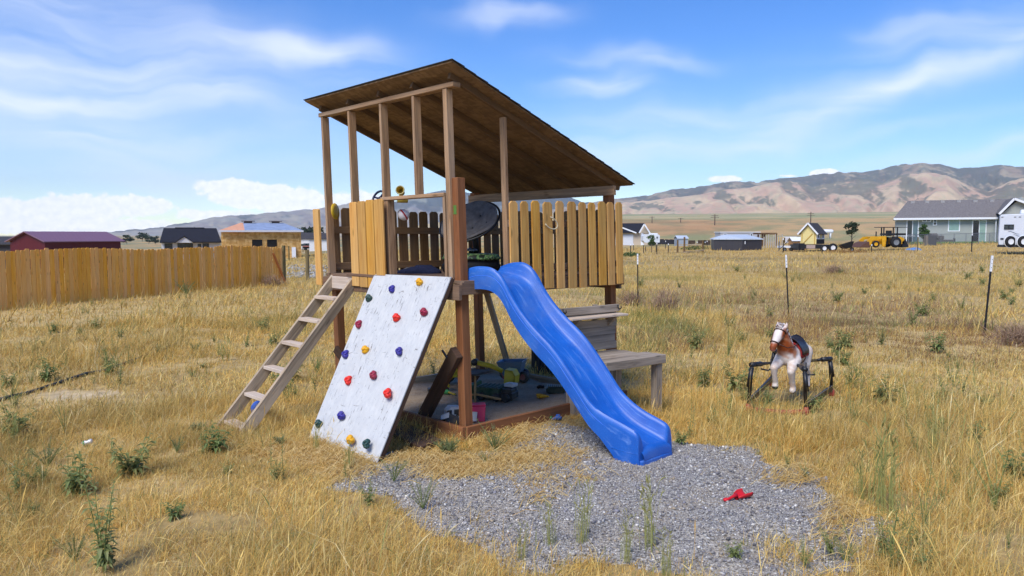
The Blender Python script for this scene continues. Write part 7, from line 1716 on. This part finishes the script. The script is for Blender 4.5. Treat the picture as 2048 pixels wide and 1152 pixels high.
def grow(kind, seed):
    r = random.Random(seed)
    if kind == 'tall': return tall_weed(r, .62, r.choice((1, 2, 2)), 22, .018, .22)
    if kind == 'fork': return tall_weed(r, .85, 4, 38, .030, .30)
    if kind == 'bushy': return tall_weed(r, .42, 8, 18, .019, .6)
    if kind == 'leafy': return tall_weed(r, .30, 8, 14, .030, .8)
    if kind == 'thistle': return tall_weed(r, .5, 3, 22, .024, .4)
    if kind == 'feather': return feather(r, .34, 16)
    if kind == 'mat': return feather(r, .16, 24)
    if kind == 'seed': return seedgrass(r, .72, 26)
    if kind == 'brush': return brush(r, .5, .42, 260)
    if kind == 'spindly': return tall_weed(r, .55, 7, 12, .012, .5)
MATS = {'tall': 'weed', 'fork': 'weed', 'bushy': 'weed_dark', 'leafy': 'weed_dark', 'thistle': 'weed', 'feather': 'weed_blue', 'mat': 'weed_blue', 'seed': 'seed', 'spindly': 'weed', 'brush': 'brush'}
HT = {'tall': .62, 'fork': .85, 'bushy': .42, 'leafy': .30, 'thistle': .5, 'feather': .34, 'mat': .16, 'seed': .72, 'brush': .42, 'spindly': .55}
NAMES = {'seed': ('seed_grass', 'grass clump'), 'brush': ('dry_bush', 'bush')}
_cache = {}
def weed(kind, px, py, hpx, label, group=None, var=0, at=None):
    p = at if at is not None else onG(px, py); h = hpx / F * p.y if at is None else hpx; sc = h / HT[kind]; nm, ct = NAMES.get(kind, ('weed', 'weed'))
    key = (kind, var)
    if key in _cache:
        e = copy_tree(_cache[key]); e['label'] = label
        if 'group' in e: del e['group']
        if group: e['group'] = group
    else:
        e = empty(nm, (0, 0, 0), label, ct, group); st, lf = grow(kind, 100 + var * 7 + len(kind))
        st.build('stems' if kind in ('seed', 'brush') else 'stem', M['brush' if kind == 'brush' else 'straw_stem' if kind == 'seed' else 'stem'], e, world=False)
        if lf: lf.build('seed_heads' if kind == 'seed' else 'foliage', M[MATS[kind]], e, world=False)
        _cache[key] = e
    e.location = (p.x, p.y, p.z + (.03 if inpoly(np.array([p.x]), np.array([p.y]), GRAV)[0] else 0)); e.rotation_euler = (random.uniform(-.08, .08), random.uniform(-.08, .08), random.uniform(0, 6.28)); e.scale = (sc, sc, sc * random.uniform(.95, 1.05)); return e
for a_ in [('fork', 208, 1146, 245, 'tall forked green weed in the left foreground grass', 0), ('thistle', 36, 985, 95, 'upright leafy weed at the left edge of the grass', 0), ('feather', 95, 932, 62, 'low bushy green weed right of the left edge weed', 0), ('leafy', 432, 905, 66, 'broad dark leafy weed below the foot of the ladder', 0),
           ('thistle', 405, 908, 60, 'thistle like weed left of the broad leafy weed by the ladder', 1), ('tall', 545, 960, 110, 'tall narrow weed left of the climbing wall base', 1), ('tall', 568, 958, 105, 'second tall narrow weed left of the climbing wall base', 0), ('bushy', 555, 962, 60, 'leafy base weed between the two tall narrow weeds', 0), ('leafy', 455, 950, 30, 'small leafy weed in the grass below the ladder weeds', 1),
           ('tall', 692, 960, 66, 'thin weed at the gravel edge below the climbing wall', 2), ('bushy', 738, 1010, 70, 'dense dark weed at the left end of the gravel', 1), ('feather', 788, 968, 52, 'feathery dark green weed on the gravel below the climbing wall', 1), ('feather', 846, 1022, 62, 'feathery green weed at the lower gravel edge', 2), ('feather', 990, 906, 62, 'feathery dark weed below the sandbox corner edging', 0),
           ('bushy', 972, 938, 40, 'small leafy weed in the straw below the sandbox corner', 2), ('mat', 895, 912, 40, 'low grey green weed mat beside the plank', 0), ('tall', 935, 908, 55, 'slim green weed in front of the sandbox edging', 3), ('thistle', 240, 772, 56, 'leafy weed beside the bare pale patch on the left', 2), ('mat', 395, 868, 26, 'low grey green mat left of the ladder foot', 1),
           ('mat', 560, 895, 24, 'low grey green mat between ladder and climbing wall', 2), ('bushy', 525, 838, 44, 'green weed around the blue ball', 3), ('leafy', 1361, 893, 34, 'dark leafy weed right of the slide foot', 2), ('tall', 1377, 880, 92, 'thin tall weed right of the slide foot', 4), ('bushy', 1575, 945, 36, 'dark leafy weed at the right end of the gravel edge', 4),
           ('bushy', 1612, 965, 36, 'second dark leafy weed along the right gravel edge', 5), ('tall', 1700, 836, 95, 'tall thin weed just right of the rocking horse', 5), ('bushy', 1718, 842, 28, 'low leafy weed at the foot of the thin weed by the horse', 0), ('leafy', 1470, 1128, 46, 'bright leafy weed at the bottom edge of the gravel', 3), ('bushy', 1660, 1118, 72, 'bushy green weed at the lower right of the gravel', 1),
           ('bushy', 1610, 1140, 60, 'green weed at the bottom of the gravel near the bushy weed', 3), ('thistle', 1800, 1140, 90, 'big leafy weed in the right foreground', 3), ('fork', 1765, 1120, 120, 'large spreading weed in the right foreground grass', 1), ('spindly', 1885, 1010, 88, 'fine forked weed with small leaves on the right', 0), ('spindly', 1940, 1010, 80, 'second fine forked weed at the right side', 1),
           ('spindly', 1990, 1020, 150, 'tall spindly weed near the right edge', 2), ('bushy', 1826, 650, 46, 'round green bush behind the horse to the right', 2), ('feather', 372, 588, 34, 'rounded feathery green bush against the left fence', 0), ('thistle', 868, 752, 66, 'dark green weed behind the playhouse brace', 0), ('tall', 1780, 990, 60, 'green weed within the tall seed grass', 1),
           ('brush', 1328, 622, 54, 'large purple brown dry bush beyond the potting bench', 0), ('brush', 1262, 610, 40, 'dry brown bush beside the steel post by the rail', 1), ('brush', 2032, 690, 64, 'dark dry bush at the right edge of the field', 2), ('brush', 548, 572, 28, 'dark dry bush at the end of the golden fence', 0), ('brush', 1668, 548, 26, 'dark dry bush mound in the middle of the right field', 1),
           ('spindly', 1455, 715, 85, 'bare pale branching weed left of the horse', 3)]:
    weed(*a_[:5], None, a_[5])
for a_ in [('bushy', 1835, 1105, 80, 'low tangled weed beside the large spreading weed on the lower right', 2), ('spindly', 1786, 1145, 120, 'thin stemmed weed among the lower right tangle', 3), ('feather', 1690, 1125, 52, 'feathery weed between the gravel corner and the lower right tangle', 2), ('feather', 150, 1120, 60, 'feathery weed left of the tall forked weed', 1), ('feather', 355, 905, 40, 'small feathery weed left of the ladder foot weeds', 0), ('leafy', 1848, 1146, 66, 'leafy weed at the bottom edge in the lower right tangle', 1)]:
    weed(*a_[:5], None, a_[5])
weed('thistle', 226, 1138, 100, 'broad leafy weed at the foot of the tall forked weed in the left foreground', None, 2)
for px, py, h, v, lb in [(1165, 1095, 120, 0, 'upright seed grass clump on the lower gravel left of centre'), (1300, 1105, 145, 1, 'tall seed grass clump on the lower gravel below the slide'), (1100, 1100, 85, 2, 'thin seed grass clump at the lower left of the gravel'), (1040, 1125, 80, 0, 'pale seed grass clump at the bottom left of the gravel'), (1252, 1130, 90, 2, 'low seed grass clump between the two tall clumps'), (1750, 1010, 175, 1, 'tallest seed grass clump on the right of the gravel'), (1772, 1030, 150, 0, 'second tall seed grass clump on the right'), (1725, 1000, 95, 2, 'shorter seed grass clump left of the tallest clump'),
                     (700, 945, 60, 2, 'thin seed grass clump below the climbing board corner'), (1870, 920, 110, 2, 'loose pale seed grass clump right of the tall clumps'), (1330, 1160, 90, 0, 'seed grass clump at the bottom edge below the slide'), (632, 905, 50, 1, 'short seed grass clump at the left corner of the climbing board')]:
    weed('seed', px, py, h, lb, None, v)
g = random.Random(44)
zones = [('small green weed scattered in the grass between the ladder and left fence', 'weeds on the left field', (60, 620, 590, 740), 80), ('small green weed scattered in the nearer grass left of the ladder', 'weeds on the near left field', (10, 420, 740, 1060), 30), ('small green weed in the grass between ladder and climbing wall', 'weeds by the ladder', (540, 640, 620, 860), 22),
         ('green weed scattered across the field beyond the horse', 'weeds on the far right field', (1260, 2040, 540, 640), 95), ('green weed scattered round the rocking horse and posts', 'weeds on the right field', (1340, 2030, 645, 860), 60), ('green weed in the nearer grass right of the gravel', 'weeds on the near right field', (1760, 2040, 870, 1140), 24), ('green weed seen below the playhouse deck beyond the sandbox', 'weeds beyond the sandbox', (880, 1190, 600, 690), 16)]
for lab, grp, (x0, x1, y0, y1), n in zones:
    for i in range(n):
        for _ in range(20):
            px, py = g.uniform(x0, x1), g.uniform(y0, y1); p = onG(px, py); u, v = plan(p.x, p.y)
            if not (-.4 < u < UU + .3 and -1.6 < v < VV + .3) and (p.y < 1000): break
        if px < 580 and py < 618 - (px / 566) * 46 + 8: continue
        kind = g.choice(['tall', 'thistle', 'bushy', 'spindly', 'tall', 'leafy']); h = g.uniform(.10, .42) * (1.15 if x0 > 1200 else 1)
        weed(kind, px, py, h, lab, grp, g.randrange(4), at=p)
